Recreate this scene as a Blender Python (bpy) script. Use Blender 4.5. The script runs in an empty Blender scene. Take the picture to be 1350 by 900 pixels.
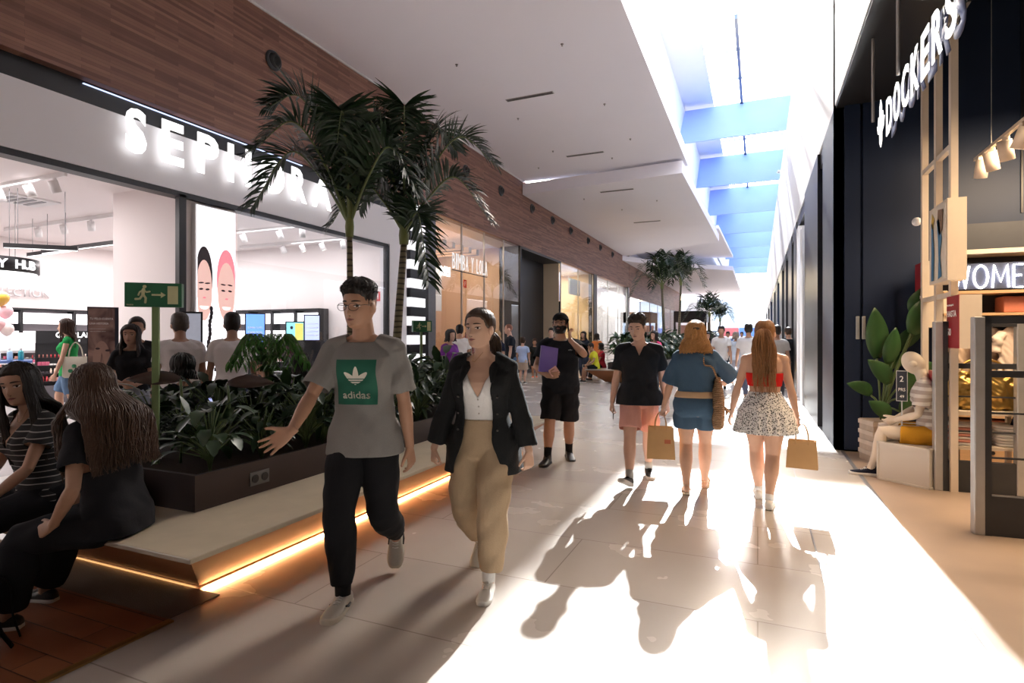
import bpy, bmesh, math, random
import numpy as np
from mathutils import Vector as V, Matrix, Quaternion
from math import sin, cos, pi, radians as R, sqrt, atan2
rnd = random.Random(7)
C = bpy.context.scene.collection
SC = bpy.context.scene

# ---------------------------------------------------------------- camera frame numbers
EYE = 1.5; YAW = R(23.36); FPX = 750.0; U0 = 675.0; V0 = 445.0
FW = V((-sin(YAW), cos(YAW), 0)); RT = V((cos(YAW), sin(YAW), 0))
def at(u, D, z=0.0):
    p = FW*D + RT*(D*(u-U0)/FPX); return V((p.x, p.y, z))
def ground(u, v): return at(u, FPX*EYE/(v-V0))
def zat(v, D): return EYE - (v-V0)*D/FPX
def onX(u, X):
    t = (u-U0)/FPX; D = X/(FW.x+RT.x*t); return D, D*(FW.y+RT.y*t)
def onY(u, Y):
    t = (u-U0)/FPX; D = Y/(FW.y+RT.y*t); return D, D*(FW.x+RT.x*t)

# ---------------------------------------------------------------- materials
MATS = {}
def mat(name, col, rough=.6, metal=0, var=.12, scale=12, bump=0, emit=0, ecol=None, spec=.5, trans=0, sheen=0, stretch=None, coat=0):
    if name in MATS: return MATS[name]
    m = bpy.data.materials.new(name); m.use_nodes = True
    nt = m.node_tree; b = nt.nodes['Principled BSDF']; L = nt.links.new
    b.inputs['Roughness'].default_value = rough; b.inputs['Metallic'].default_value = metal
    b.inputs['Specular IOR Level'].default_value = spec
    if trans: b.inputs['Transmission Weight'].default_value = trans
    if sheen: b.inputs['Sheen Weight'].default_value = sheen
    if coat: b.inputs['Coat Weight'].default_value = coat
    tc = nt.nodes.new('ShaderNodeTexCoord'); mp = nt.nodes.new('ShaderNodeMapping')
    L(tc.outputs['Object'], mp.inputs['Vector'])
    if stretch: mp.inputs['Scale'].default_value = stretch
    n = nt.nodes.new('ShaderNodeTexNoise'); n.inputs['Scale'].default_value = scale; n.inputs['Detail'].default_value = 3
    L(mp.outputs[0], n.inputs['Vector'])
    mx = nt.nodes.new('ShaderNodeMix'); mx.data_type = 'RGBA'
    c = list(col)+[1]
    mx.inputs['A'].default_value = [max(0, x*(1-var)) for x in col]+[1]
    mx.inputs['B'].default_value = [min(1, x*(1+var)) for x in col]+[1]
    L(n.outputs['Fac'], mx.inputs['Factor']); L(mx.outputs['Result'], b.inputs['Base Color'])
    if bump:
        bp = nt.nodes.new('ShaderNodeBump'); bp.inputs['Strength'].default_value = bump; bp.inputs['Distance'].default_value = .01
        L(n.outputs['Fac'], bp.inputs['Height']); L(bp.outputs[0], b.inputs['Normal'])
    if emit:
        b.inputs['Emission Color'].default_value = list(ecol or col)+[1]; b.inputs['Emission Strength'].default_value = emit
    MATS[name] = m
    return m
def srgb(r, g, b):
    f = lambda c: (c/255/12.92) if c/255 <= .04045 else ((c/255+.055)/1.055)**2.4
    return (f(r), f(g), f(b))

# ---------------------------------------------------------------- mesh builder
class MB:
    def __init__(s): s.v = []; s.f = []
    def add(s, vs, fs):
        o = len(s.v); s.v += [tuple(p) for p in vs]; s.f += [tuple(i+o for i in f) for f in fs]; return s
    def box(s, x0, x1, y0, y1, z0, z1, M=None):
        vs = [V((x, y, z)) for x in (x0, x1) for y in (y0, y1) for z in (z0, z1)]
        if M: vs = [M @ p for p in vs]
        return s.add(vs, [(0,1,3,2),(4,6,7,5),(0,4,5,1),(2,3,7,6),(0,2,6,4),(1,5,7,3)])
    def rings(s, rings, cap=True, closed=True):
        n = len(rings[0]); vs = [p for r in rings for p in r]; fs = []
        for i in range(len(rings)-1):
            for j in range(n if closed else n-1):
                k = (j+1) % n
                fs.append((i*n+j, i*n+k, (i+1)*n+k, (i+1)*n+j))
        if cap and closed:
            fs.append(tuple(range(n))[::-1]); fs.append(tuple((len(rings)-1)*n+j for j in range(n)))
        return s.add(vs, fs)
    def tube(s, pts, rad, seg=10, cap=True, round_=False, flat=1.0, up=None):
        pts = [V(p) for p in pts]
        if not hasattr(rad, '__len__'): rad = [rad]*len(pts)
        rad = list(rad)
        if round_:
            d0 = (pts[0]-pts[1]).normalized(); d1 = (pts[-1]-pts[-2]).normalized()
            a, b, r0, r1 = pts[0], pts[-1], rad[0], rad[-1]
            pts = [a+d0*r0*.95, a+d0*r0*.7] + pts + [b+d1*r1*.7, b+d1*r1*.95]
            rad = [r0*.3, r0*.72] + rad + [r1*.72, r1*.3]
        rr = []; prev = None
        for i, p in enumerate(pts):
            t = (pts[min(i+1, len(pts)-1)]-pts[max(i-1, 0)])
            t = t.normalized() if t.length > 1e-9 else V((0,0,1))
            if prev is None:
                a = V(up) if up else (V((0,0,1)) if abs(t.z) < .9 else V((1,0,0)))
                a = (a - t*a.dot(t)).normalized()
            else:
                a = (prev - t*prev.dot(t)); a = a.normalized() if a.length > 1e-6 else prev
            prev = a; b = t.cross(a)
            rr.append([p + (a*cos(q)*flat + b*sin(q))*rad[i] for q in [2*pi*k/seg for k in range(seg)]])
        return s.rings(rr, cap)
    def lathe(s, prof, c=(0,0,0), seg=24, M=None):
        rr = [[V((c[0]+r*cos(a), c[1]+r*sin(a), c[2]+z)) for a in [2*pi*k/seg for k in range(seg)]] for r, z in prof]
        if M: rr = [[M @ p for p in r] for r in rr]
        return s.rings(rr)
    def ell(s, c, r, seg=16, M=None):
        n = seg//2+1
        rr = []
        for i in range(1, n):
            a = pi*i/n
            rr.append([V((r[0]*sin(a)*cos(b), r[1]*sin(a)*sin(b), -r[2]*cos(a))) for b in [2*pi*k/seg for k in range(seg)]])
        rr = [[(M @ p if M else p)+V(c) for p in q] for q in rr]
        return s.rings(rr)
    def prism(s, poly, n, th):                     # 3-D outline extruded along n by th
        n = V(n).normalized()*th; k = len(poly); a = [V(p) for p in poly]; b = [p+n for p in a]
        return s.add(a+b, [tuple(range(k))[::-1], tuple(range(k, 2*k))]+[(i, (i+1) % k, (i+1) % k+k, i+k) for i in range(k)])
    def mesh(s, name='m'):
        me = bpy.data.meshes.new(name); me.from_pydata([tuple(p) for p in s.v], [], s.f); me.update(); return me
    def build(s, name, m, parent=None, smooth=False, bevel=0, solid=0, fixn=True, loc=None):
        me = s.mesh(name)
        if fixn:
            bm = bmesh.new(); bm.from_mesh(me); bmesh.ops.recalc_face_normals(bm, faces=bm.faces); bm.to_mesh(me); bm.free()
        return put(name, me, m, parent, smooth, bevel, solid, loc)
def put(name, me, m, parent=None, smooth=False, bevel=0, solid=0, loc=None):
    o = bpy.data.objects.new(name, me); C.objects.link(o)
    for k in (m if isinstance(m, (list, tuple)) else [m]): me.materials.append(k)
    if smooth:
        me.polygons.foreach_set('use_smooth', [True]*len(me.polygons))
    if parent: o.parent = parent
    if loc is not None: o.location = loc
    if bevel:
        b = o.modifiers.new('b', 'BEVEL'); b.width = bevel; b.segments = 2; b.limit_method = 'ANGLE'
    if solid:
        b = o.modifiers.new('s', 'SOLIDIFY'); b.thickness = solid; b.offset = 0
    return o
def B(x0, x1, y0, y1, z0, z1): return MB().box(x0, x1, y0, y1, z0, z1)
def tag(o, label=None, cat=None, group=None, kind=None):
    if label: o['label'] = label
    if cat: o['category'] = cat
    if group: o['group'] = group
    if kind: o['kind'] = kind
    return o
def struct(o): o['kind'] = 'structure'; return o
def empty(name, loc=(0,0,0), rz=0, label=None, cat=None, group=None):
    o = bpy.data.objects.new(name, None); C.objects.link(o); o.location = loc; o.rotation_euler = (0, 0, rz); o.empty_display_size = .2
    return tag(o, label, cat, group)
def dup(o, loc=None, rz=None, label=None, group=None, scale=None, parent=None):
    c = o.copy(); C.objects.link(c)
    if parent: c.parent = parent
    if loc is not None: c.location = loc
    if rz is not None: c.rotation_euler = (o.rotation_euler.x, o.rotation_euler.y, rz)
    if scale is not None: c.scale = (scale,)*3 if not hasattr(scale, '__len__') else scale
    if label: c['label'] = label
    if group: c['group'] = group
    for ch in list(o.children):
        dup(ch, parent=c)
    return c
def textmesh(s, h, depth=.02, off=0.0, w=None):
    """text in the local x/z plane, bottom left at 0,0, facing -y, cap height h"""
    cu = bpy.data.curves.new('t', 'FONT'); cu.body = s; cu.size = 1; cu.extrude = 0; cu.offset = off; cu.resolution_u = 3
    o = bpy.data.objects.new('t', cu); C.objects.link(o)
    dg = bpy.context.evaluated_depsgraph_get(); me = bpy.data.meshes.new_from_object(o.evaluated_get(dg))
    bpy.data.objects.remove(o); bpy.data.curves.remove(cu)
    bm = bmesh.new(); bm.from_mesh(me)
    r = bmesh.ops.extrude_face_region(bm, geom=bm.faces[:])
    bmesh.ops.translate(bm, verts=[g for g in r['geom'] if isinstance(g, bmesh.types.BMVert)], vec=(0,0,1))
    bmesh.ops.recalc_face_normals(bm, faces=bm.faces)
    xs = [v.co.x for v in bm.verts]; ys = [v.co.y for v in bm.verts]
    x0, x1, y0, y1 = min(xs), max(xs), min(ys), max(ys)
    ky = h/(y1-y0); kx = (w/(x1-x0)) if w else ky
    for v in bm.verts:
        v.co = V(((v.co.x-x0)*kx, -v.co.z*depth, (v.co.y-y0)*ky))
    bmesh.ops.recalc_face_normals(bm, faces=bm.faces)
    bm.to_mesh(me); bm.free(); me.materials.clear()
    return me
def letters(s, h, w, depth, m, parent, off=0.0, name='letter', gap=.12, widths=None):
    """one mesh for each letter along local x"""
    wd = {'I': .35, 'W': 1.25, 'M': 1.15, ' ': .45, 'Y': .9, 'L': .75, 'E': .8, 'S': .85, 'i': .3, '&': 1.1}
    tot = sum(wd.get(c, .9) for c in s)+gap*(len(s)-1); x = 0; k = w/tot; out = []
    for c in s:
        q = wd.get(c, .9)*k
        if c != ' ':
            o = put(name, textmesh(c, h, depth, off, q), m, parent); o.location = (x, 0, 0); out.append(o)
        x += q+gap*k
    return out
def remesh(mb, voxel, it=2):
    o = bpy.data.objects.new('t', mb.mesh('t')); C.objects.link(o)
    r = o.modifiers.new('r', 'REMESH'); r.mode = 'VOXEL'; r.voxel_size = voxel
    if it:
        s = o.modifiers.new('s', 'SMOOTH'); s.factor = .5; s.iterations = it
    dg = bpy.context.evaluated_depsgraph_get(); me = bpy.data.meshes.new_from_object(o.evaluated_get(dg))
    m0 = o.data; bpy.data.objects.remove(o); bpy.data.meshes.remove(m0)
    return me
def coords(me):
    a = np.empty(len(me.vertices)*3, 'f'); me.vertices.foreach_get('co', a); return a.reshape(-1, 3)
def setco(me, a): me.vertices.foreach_set('co', a.astype('f').ravel()); me.update()
def normals(me):
    a = np.empty(len(me.vertices)*3, 'f'); me.vertices.foreach_get('normal', a); return a.reshape(-1, 3)
def wrinkle(me, amp, seed=0, f=1.0):
    p = coords(me); n = normals(me); x, y, z = p[:,0]*f, p[:,1]*f, p[:,2]*f; s = seed*1.7
    w = np.sin(z*31+4*np.sin(x*9+s)+3*np.sin(y*11+s*2)) * (.5+.5*np.sin(x*13+z*5+s))
    w += .7*np.sin(x*27+z*19+3*np.sin(z*8+s)+y*14) * (.5+.5*np.sin(z*9-y*12+s*3))
    w += .35*np.sin(x*61+z*37+y*45+s)*np.sin(z*23+s)
    setco(me, p+n*(w*amp)[:, None])
def cut(me, pred):
    bm = bmesh.new(); bm.from_mesh(me)
    bm.normal_update(); d = [f for f in bm.faces if pred(f.calc_center_median(), f.normal)]
    bmesh.ops.delete(bm, geom=d, context='FACES')
    bv = [v for v in bm.verts if v.is_boundary]
    for _ in range(8):
        nw = []
        for v in bv:
            nb = [e.other_vert(v).co for e in v.link_edges if e.is_boundary]
            nw.append(v.co*.4+(nb[0]+nb[1])*.3 if len(nb) == 2 else v.co.copy())
        for v, c in zip(bv, nw): v.co = c
    bm.to_mesh(me); bm.free(); return me
def lerp_table(tab, t):
    if t <= tab[0][0]: return list(tab[0][1:])
    for a, b in zip(tab, tab[1:]):
        if t <= b[0]:
            k = (t-a[0])/(b[0]-a[0]); k = k*k*(3-2*k)*.5+k*.5
            return [p+(q-p)*k for p, q in zip(a[1:], b[1:])]
    return list(tab[-1][1:])
def bez(pts, n):
    """Catmull-Rom through pts"""
    pts = [V(p) for p in pts]; P = [pts[0]*2-pts[1]]+pts+[pts[-1]*2-pts[-2]]; out = []
    m = len(pts)-1
    for i in range(n+1):
        t = i/n*m; k = min(int(t), m-1); t -= k; a, b, c, d = P[k:k+4]
        out.append(((b*2)+(c-a)*t+(a*2-b*5+c*4-d)*t*t+(b*3-a-c*3+d)*t*t*t)*.5)
    return out
SHADE_TR = .25; SUN = 17; SKY = .8; EXPO = 1.12
# ---------------------------------------------------------------- people
MT = [(.450,.040,.045,0),(.472,.078,.062,-.002),(.50,.092,.068,-.006),(.53,.095,.069,-.006),(.57,.089,.062,-.001),(.61,.083,.058,.002),(.66,.087,.061,.002),(.71,.097,.067,.003),(.755,.105,.070,.004),(.79,.106,.064,0),(.812,.084,.053,-.004),(.828,.055,.044,-.006),(.84,.038,.038,-.004)]
FT = [(.450,.040,.045,0),(.472,.086,.064,-.004),(.50,.101,.073,-.008),(.53,.101,.072,-.008),(.57,.089,.061,-.001),(.615,.073,.052,.002),(.66,.077,.056,.004),(.71,.087,.066,.010),(.745,.091,.071,.012),(.785,.092,.060,.002),(.81,.076,.049,-.004),(.826,.050,.040,-.006),(.84,.033,.034,-.004)]
HT = [(-.50,.26,.02,.06),(-.48,.33,.06,.13),(-.43,.375,.10,.19),(-.36,.385,.14,.235),(-.28,.385,.20,.268),(-.18,.385,.29,.292),(-.08,.378,.36,.31),(.02,.372,.40,.323),(.10,.382,.412,.328),(.22,.365,.40,.315),(.34,.31,.355,.272),(.42,.22,.27,.205),(.47,.13,.17,.13),(.50,.03,.05,.03)]
ARM = [(0,.0285),(.2,.0285),(.5,.0255),(.9,.0215),(1.0,.021),(1.2,.0235),(1.45,.0215),(1.8,.0160),(2.0,.0150)]
LEG = [(0,.053),(.2,.054),(.55,.046),(.9,.035),(1.0,.0335),(1.15,.0335),(1.35,.0350),(1.7,.0250),(1.9,.0200),(2.0,.0195)]
def S(a, e=2/2.3): return (abs(a)**e)*(1 if a >= 0 else -1)
def ga(a, b): return math.exp(-(a*a+b*b))
def fbump(x, z):
    b = .105*ga(x/.052, (z+.155)/.060) + .060*ga(x/.040, (z+.06)/.10) - .040*(ga((x-.145)/.09, (z-.005)/.055)+ga((x+.145)/.09, (z-.005)/.055))
    b += .020*ga(x/.25, (z-.085)/.045) + .028*ga(x/.10, (z+.262)/.028) + .026*ga(x/.085, (z+.312)/.028) - .018*ga(x/.12, (z+.287)/.010) - .016*ga(x/.13,(z+.365)/.03)
    b += .030*ga(x/.10, (z+.43)/.05) + .016*(ga((x-.2)/.08, (z+.12)/.08)+ga((x+.2)/.08, (z+.12)/.08))
    return b
def head_pt(z, ph, off=0):
    yf, yb, wx = lerp_table(HT, z)
    c, s = cos(ph), sin(ph)
    x = wx*S(s); y = (yf if c > 0 else yb)*S(c)
    if c > 0: y += fbump(x, z)*min(1, c*2)
    if off:
        n = V((x/.33**2, y/.4**2, max(z, -.1)/.5**2*(1 if z > 0 else .4))); n.normalize(); return V((x, y, z))+n*off
    return V((x, y, z))
def face_y(x, z):
    yf, yb, wx = lerp_table(HT, z); q = min(.999, abs(x)/wx)
    return yf*(1-q**2.3)**(1/2.3)+fbump(x, z)
def head_shell(off, nz=30, na=44):
    rr = []
    for i in range(nz+1):
        z = -.5*cos(pi*i/nz); z = max(-.4999, min(.4999, z))
        rr.append([head_pt(z, 2*pi*k/na, off(z, (2*pi*k/na+pi) % (2*pi)-pi)) for k in range(na)])
    return rr
def ss(a, b, x):
    t = max(0, min(1, (x-a)/(b-a))); return t*t*(3-2*t)
def hairline(ph, front=.27, back=-.34, temple=-.04):
    a = abs(ph)*180/pi
    return lerp_table([(0, front), (35, front-.02), (55, front-.10), (68, temple), (82, temple-.05), (92, .02), (104, .0), (118, back*.6), (140, back), (180, back)], a)[0]

class Fig:
    def __init__(s, H=1.75, sex='m', w=1.0, belly=0, lean=0, side=0, twist=0, hip=None, head=(0,0,0), hk=1.07, arms=None, legs=None, hands=None, limb=1.0, sit=False, neckfwd=.0, prone=0):
        s.H, s.sex, s.w, s.belly, s.limb, s.hk = H, sex, w, belly, limb, hk
        s.T = MT if sex == 'm' else FT
        s.lean, s.side, s.twist = R(lean), R(side), R(twist)
        s.hipz = (.53 if hip is None else hip)
        # spine centres from .45 to .86 (fractions of H, standing heights)
        s.sp = {}
        p = V((0, 0, s.hipz)); s.zs = [.38+.01*i for i in range(51)]
        i0 = 15; s.sp[i0] = p.copy()
        def dirn(z):
            k = max(0, min(1, (z-.53)/.14)); return (Matrix.Rotation(-s.lean*k, 3, 'X') @ Matrix.Rotation(s.side*k, 3, 'Y')) @ V((0, 0, 1))
        q = p.copy()
        for i in range(i0+1, len(s.zs)): q = q+dirn(s.zs[i]-.005)*.01; s.sp[i] = q.copy()
        q = p.copy()
        for i in range(i0-1, -1, -1): q = q-V((0,0,.01)); s.sp[i] = q.copy()
        # joints
        s.sh = {}; s.el = {}; s.wr = {}; s.hipj = {}; s.kn = {}; s.an = {}; s.legs = legs; s.hands = hands or {}
        shw = (.103 if sex == 'm' else .088)*(.5+.5*w)
        UA, FA, TH, SH = .168, .148, .242, .236
        for g in (1, -1):
            c, u, v, n = s.frame(.795)
            s.sh[g] = c+u*g*shw+n*.002
            a = (arms or {}).get(g) or dict(w=(g*.16, .03, .46), p=(g*.5, -1, 0))
            s.el[g], s.wr[g] = s.ik(s.sh[g], V(a['w']), UA, FA, V(a['p']))
            c, u, v, n = s.frame(.52)
            s.hipj[g] = c+u*g*.050*(.6+.4*w)-V((0,0,.01))
            l = (legs or {}).get(g) or dict(a=(g*.05, 0, .045), yaw=-g*8, pitch=0)
            s.kn[g], s.an[g] = s.ik(s.hipj[g], V(l['a']), TH, SH, V(l.get('p', (g*.08, 1, 0))))
        # head frame
        c, u, v, n = s.frame(.84)
        s.nb = s.frame(.815)[0]
        hy, hp, hr = [R(a) for a in head]
        rot = Matrix((u, v, n)).transposed() @ Matrix.Rotation(hy, 3, 'Z') @ Matrix.Rotation(hp, 3, 'X') @ Matrix.Rotation(hr, 3, 'Y')
        # a head keeps level when the trunk leans
        lev = Matrix.Rotation(R(0), 3, 'X')
        s.hr = rot
        s.piv = c+n*.022+v*(.004+neckfwd)
        s.hc = s.piv + rot @ (V((0, .012, .078))*hk)
        s.hh = .133*hk
    def frame(s, z):
        i = max(0, min(len(s.zs)-1.001, (z-.38)/.01)); k = int(i); t = i-k
        c = s.sp[k].lerp(s.sp[k+1], t); n = (s.sp[k+1]-s.sp[k]).normalized()
        tw = s.twist*max(0, min(1, (z-.53)/.22))
        u = V((cos(tw), sin(tw), 0)); u = (u-n*u.dot(n)).normalized(); v = n.cross(u)
        return c, u, v, n
    @staticmethod
    def ik(a, b, l1, l2, pole):
        d = b-a; L = d.length
        if L > (l1+l2)*.998: d = d*((l1+l2)*.998/L); b = a+d; L = d.length
        if L < abs(l1-l2)+.03: d = d.normalized()*(abs(l1-l2)+.03); b = a+d; L = d.length
        x = (l1*l1-l2*l2+L*L)/(2*L); h = sqrt(max(0, l1*l1-x*x)); dn = d.normalized()
        p = pole-dn*pole.dot(dn); p = p.normalized() if p.length > 1e-5 else V((0,1,0))
        return a+dn*x+p*h, b
    def tor(s, z, e=0, seg=30, ex=2.35, flare=0, hold=False):
        rx, ry, cy = lerp_table(s.T, max(z, .505) if hold else z); c, u, v, n = s.frame(z)
        bel = s.belly*max(0, 1-abs(z-.615)/.09)
        rx = rx*s.w+e/s.H+bel*.35+flare; ry = ry*(.4+.6*s.w)+e/s.H+bel*.5+flare*.8; c = c+v*(cy+bel*.45)
        out = []
        for k in range(seg):
            a = 2*pi*k/seg; out.append((c+u*rx*S(cos(a), 2/ex)+v*ry*S(sin(a), 2/ex))*s.H)
        return out
    def torso(s, mb, z0, z1, e=0, n=16, flare=None, hold=False):
        f = e if callable(e) else (lambda z: e)
        return mb.rings([s.tor(z0+(z1-z0)*i/n, f(z0+(z1-z0)*i/n), flare=(flare(z0+(z1-z0)*i/n) if flare else 0), hold=hold) for i in range(n+1)])
    def armp(s, g, t):
        A = s.sh[g].lerp(s.el[g], t) if t <= 1 else s.el[g].lerp(s.wr[g], t-1); return A
    def legp(s, g, t):
        A = s.hipj[g].lerp(s.kn[g], t) if t <= 1 else s.kn[g].lerp(s.an[g], min(1.2, t-1))
        if t <= 1: A = A+V((0, .012*sin(pi*t), 0))*.6
        else:
            d = (s.an[g]-s.kn[g]); b = V((0,1,0)); b = (b-d.normalized()*b.dot(d.normalized())); A = A-b*.010*sin(pi*min(1, (t-1)))
        return A
    def arm(s, mb, g, t0, t1, e=0, n=12, k=1.0, flatend=False):
        f = e if callable(e) else (lambda t: e); ts = [t0+(t1-t0)*i/n for i in range(n+1)]
        kk = (1 if s.sex == 'm' else .88)*s.limb*k
        return mb.tube([s.armp(g, t)*s.H for t in ts], [lerp_table(ARM, t)[0]*s.H*kk+f(t) for t in ts], 16, round_=not flatend)
    def leg(s, mb, g, t0, t1, e=0, n=14, k=1.0, flatend=False, off=0):
        f = e if callable(e) else (lambda t: e); ts = [t0+(t1-t0)*i/n for i in range(n+1)]
        kk = s.limb*k*(1.0 if s.sex == 'm' else 1.02)
        return mb.tube([s.legp(g, t)*s.H+V((g*off*ss(0, .6, t), 0, 0)) for t in ts], [lerp_table(LEG, t)[0]*s.H*kk+f(t) for t in ts], 18, round_=not flatend)
    def hp(s, p): return (s.hc+(s.hr @ V(p))*s.hh)*s.H
    def hand(s, mb, g, fine=True):
        h = s.hands.get(g, {}); W = s.wr[g]*s.H; k = s.H/1.75*(1 if s.sex == 'm' else .9)
        d = V(h.get('d', (s.wr[g]-s.el[g]))).normalized(); th = V(h.get('t', (-g*.25, 1, 0))); th = (th-d*th.dot(d)).normalized()
        n = d.cross(th)*(-1 if g > 0 else 1); curl = h.get('curl', .35); sp = h.get('spread', .0)
        fr = lambda a, b, c: W+(d*a+th*b+n*c)*k
        def rr(a, w, t, c=0):
            return [fr(a, w*S(cos(q), .75), c+t*S(sin(q), .85)) for q in [2*pi*i/12 for i in range(12)]]
        mb.rings([rr(-.03, .022, .018), rr(0, .025, .018), rr(.03, .035, .016), rr(.065, .042, .014), rr(.092, .043, .012), rr(.102, .036, .008)])
        for i, (b, L) in enumerate([(.033, .068), (.011, .077), (-.011, .072), (-.033, .056)]):
            a0 = curl*(.8+.12*i); q = 0; p = V((.088, b*.93, 0)); pts = [V((.06, b*.85, 0)), p.copy()]; sd = sp*(1.5-i)*.16
            for j, fr_ in enumerate((.45, .30, .25)):
                q += a0*(.9 if j == 0 else 1.1); p = p+V((cos(q)*cos(sd), sin(sd), sin(q)))*L*fr_; pts.append(p.copy())
            mb.tube([fr(*q2) for q2 in pts], [.0085*k, .0092*k, .0086*k, .0078*k, .0066*k], 8 if fine else 6, round_=True)
        ta = h.get('thumb', .55); p0 = V((.012, .022, .002)); p1 = p0+V((.034, .024, .006)); p2 = p1+V((cos(ta)*.030, sin(ta)*.030, .010)); p3 = p2+V((cos(ta*.6)*.024, sin(ta*.6)*.024, .008))
        mb.tube([fr(*p0), fr(*p1), fr(*p2), fr(*p3)], [.013*k, .0125*k, .0098*k, .0078*k], 8, round_=True)
        s.hands.setdefault(g, {})['grip'] = fr(.085, 0, .028)
    def foot_frame(s, g):
        l = (s.legs or {}).get(g) or {}
        M = Matrix.Rotation(R(l.get('yaw', -g*8)), 3, 'Z') @ Matrix.Rotation(R(l.get('pitch', 0)), 3, 'X')
        return s.an[g]*s.H, M
    def foot(s, mb, g, e=0, zb=None, zt=None, tall=0, x0=-.27, sc=1.0):
        A, M = s.foot_frame(g); L = .158*s.H*sc; ah = .045*s.H; k = L/.275*(1 if s.sex == 'm' else .92)
        tab = [(0,.018,.012,.05),(.04,.028,0,.068),(.14,.034,0,.082+tall),(.28,.035,0,.088+tall),(.42,.037,0,.066),(.55,.042,0,.052),(.70,.046,0,.043),(.84,.043,0,.036),(.94,.032,.003,.030),(.99,.016,.008,.022)]
        rr = []
        for t, w, a, b in tab:
            lo, hi = (a if zb is None else zb), (b if zt is None else zt)
            y = (t+x0)*L; w = (w+e)*k; hi = hi*k+e; lo = lo*k-e*.5; cz = (lo+hi)/2; hz = (hi-lo)/2
            rr.append([A+M @ V((w*S(cos(q), .8), y, cz-ah+hz*S(sin(q), .75 if zb is None else .35))) for q in [2*pi*i/16 for i in range(16)]])
        mb.rings(rr)
    def body(s, skin, parent, voxel=.006, shod=True, detail=True, sleeveless=True):
        mb = MB()
        s.torso(mb, .452, .84, 0, 22)
        c = s.frame(.83)[0]
        mb.tube([s.frame(.80)[0]*s.H, c*s.H, s.piv.lerp(s.hc, .1)*s.H, s.piv.lerp(s.hc, .55)*s.H], [.046*s.H, (.037 if s.sex == 'm' else .031)*s.H*(.5+.5*s.limb), (.034 if s.sex == 'm' else .0285)*s.H, (.032 if s.sex == 'm' else .027)*s.H], 16)
        for g in (1, -1):                                        # trapezius, shoulder, buttock
            mb.tube([s.frame(.838)[0].lerp(s.piv, .3)*s.H, (s.frame(.818)[0]+(s.sh[g]-s.frame(.795)[0])*.5)*s.H, (s.sh[g]+s.frame(.8)[3]*.004)*s.H], [.026*s.H, .024*s.H, .026*s.H*s.limb], 12, round_=True)
            s.arm(mb, g, -.04, 2.0); s.leg(mb, g, -.02, 2.0); s.hand(mb, g, detail)
            mb.ell(s.armp(g, 0)*s.H, (.031*s.H*s.limb,)*3, 14)
            if not s.sit_: mb.ell((s.hipj[g]+V((g*.004, -.030, -.004)))*s.H, (.05*s.H*s.w, .047*s.H, .052*s.H), 14)
            s.foot(mb, g, -.004 if shod else 0)
            mb.tube([s.legp(g, 1.9)*s.H, s.an[g]*s.H-V((0,0,.012*s.H))], [.0205*s.H, .021*s.H], 12, round_=True)
            if s.sex == 'f':
                cc, u, v, n = s.frame(.735); mb.ell((cc+u*g*.042*s.w+v*(.058))*s.H, (.034*s.H, .030*s.H, .034*s.H), 14)
        mb.rings([[s.hp(p) for p in r] for r in head_shell(lambda z, p: 0)])
        for g in (1, -1):
            q = Matrix.Rotation(g*R(-18), 3, 'Z') @ Matrix.Rotation(R(-8), 3, 'X')
            mb.ell(s.hp((g*.328, -.02, -.055)), (.018*s.H*s.hk/1.25*1.0, .018*s.H*s.hk/1.25*1.35, .0185*s.H*s.hk), 12, s.hr @ q @ Matrix.Diagonal((.55, 1, 1)))
        me = remesh(mb, voxel, 2)
        return put('body', me, skin, parent, True)
    sit_ = False
    def patch(s, name, cx, cz, rx, rz, m, parent, eps=.010, shape=None, tilt=0, seg=20):
        mb = MB(); rr = []
        for q in (1.0, .7, .35, .02):
            r = []
            for i in range(seg):
                a = 2*pi*i/seg; x, z = cos(a), sin(a)
                if shape == 'eye': z *= (1-abs(x)**1.6*.75)
                if shape == 'brow': z = z*(.5+.35*(1-x if cx > 0 else 1+x)*.8)+.55*(1-x*x)
                if shape == 'lips': z = z*(1-abs(x)**1.5*.7)+.12*(abs(x)-.2)
                X, Z = cx+(x*cos(tilt)-z*sin(tilt)*rz/rx)*rx*q, cz+(z*cos(tilt))*rz*q+x*sin(tilt)*rx*q
                r.append(s.hp((X, face_y(X, Z)+eps, Z)))
            rr.append(r)
        mb.rings(rr, cap=False); mb.add(rr[-1], [tuple(range(seg))])
        return mb.build(name, m, parent, True, fixn=True, solid=.0008)
    def face(s, parent, brow=None, lip=(.35,.12,.10), iris=(.03,.015,.01), look=0, lid=.8):
        mw = mat('eye_white', (.75,.73,.70), .3, var=.03); mi = mat('iris_%.3f' % iris[0], iris, .15, var=.1); ml = mat('lips_%.2f_%.2f' % lip[:2], lip, .45, var=.1)
        mbw = mat('brow_%.2f' % (brow or (.02,.012,.01))[0], brow or (.02,.012,.01), .8); mk = mat('lash', (.015,.01,.01), .6)
        for g in (1, -1):
            e = s.patch('eye', g*.148, .0, .070, .030*lid, mw, parent, .006, 'eye', g*.06)
            s.patch('iris', g*.148+look*.02, .0, .026, .027*lid, mi, e, .012)
            s.patch('eyelash', g*.150, .026*lid, .076, .012, mk, e, .014, 'brow', g*.05)
            s.patch('eyebrow', g*.150, .105, .095, .020, mbw, parent, .008, 'brow', -g*.03)
            s.patch('nostril', g*.028, -.207, .014, .008, mk, parent, .004)
        s.patch('lips', 0, -.287, .105, .036, ml, parent, .007, 'lips')
        s.patch('mouth_line', 0, -.287, .095, .005, mk, parent, .012)
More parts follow.
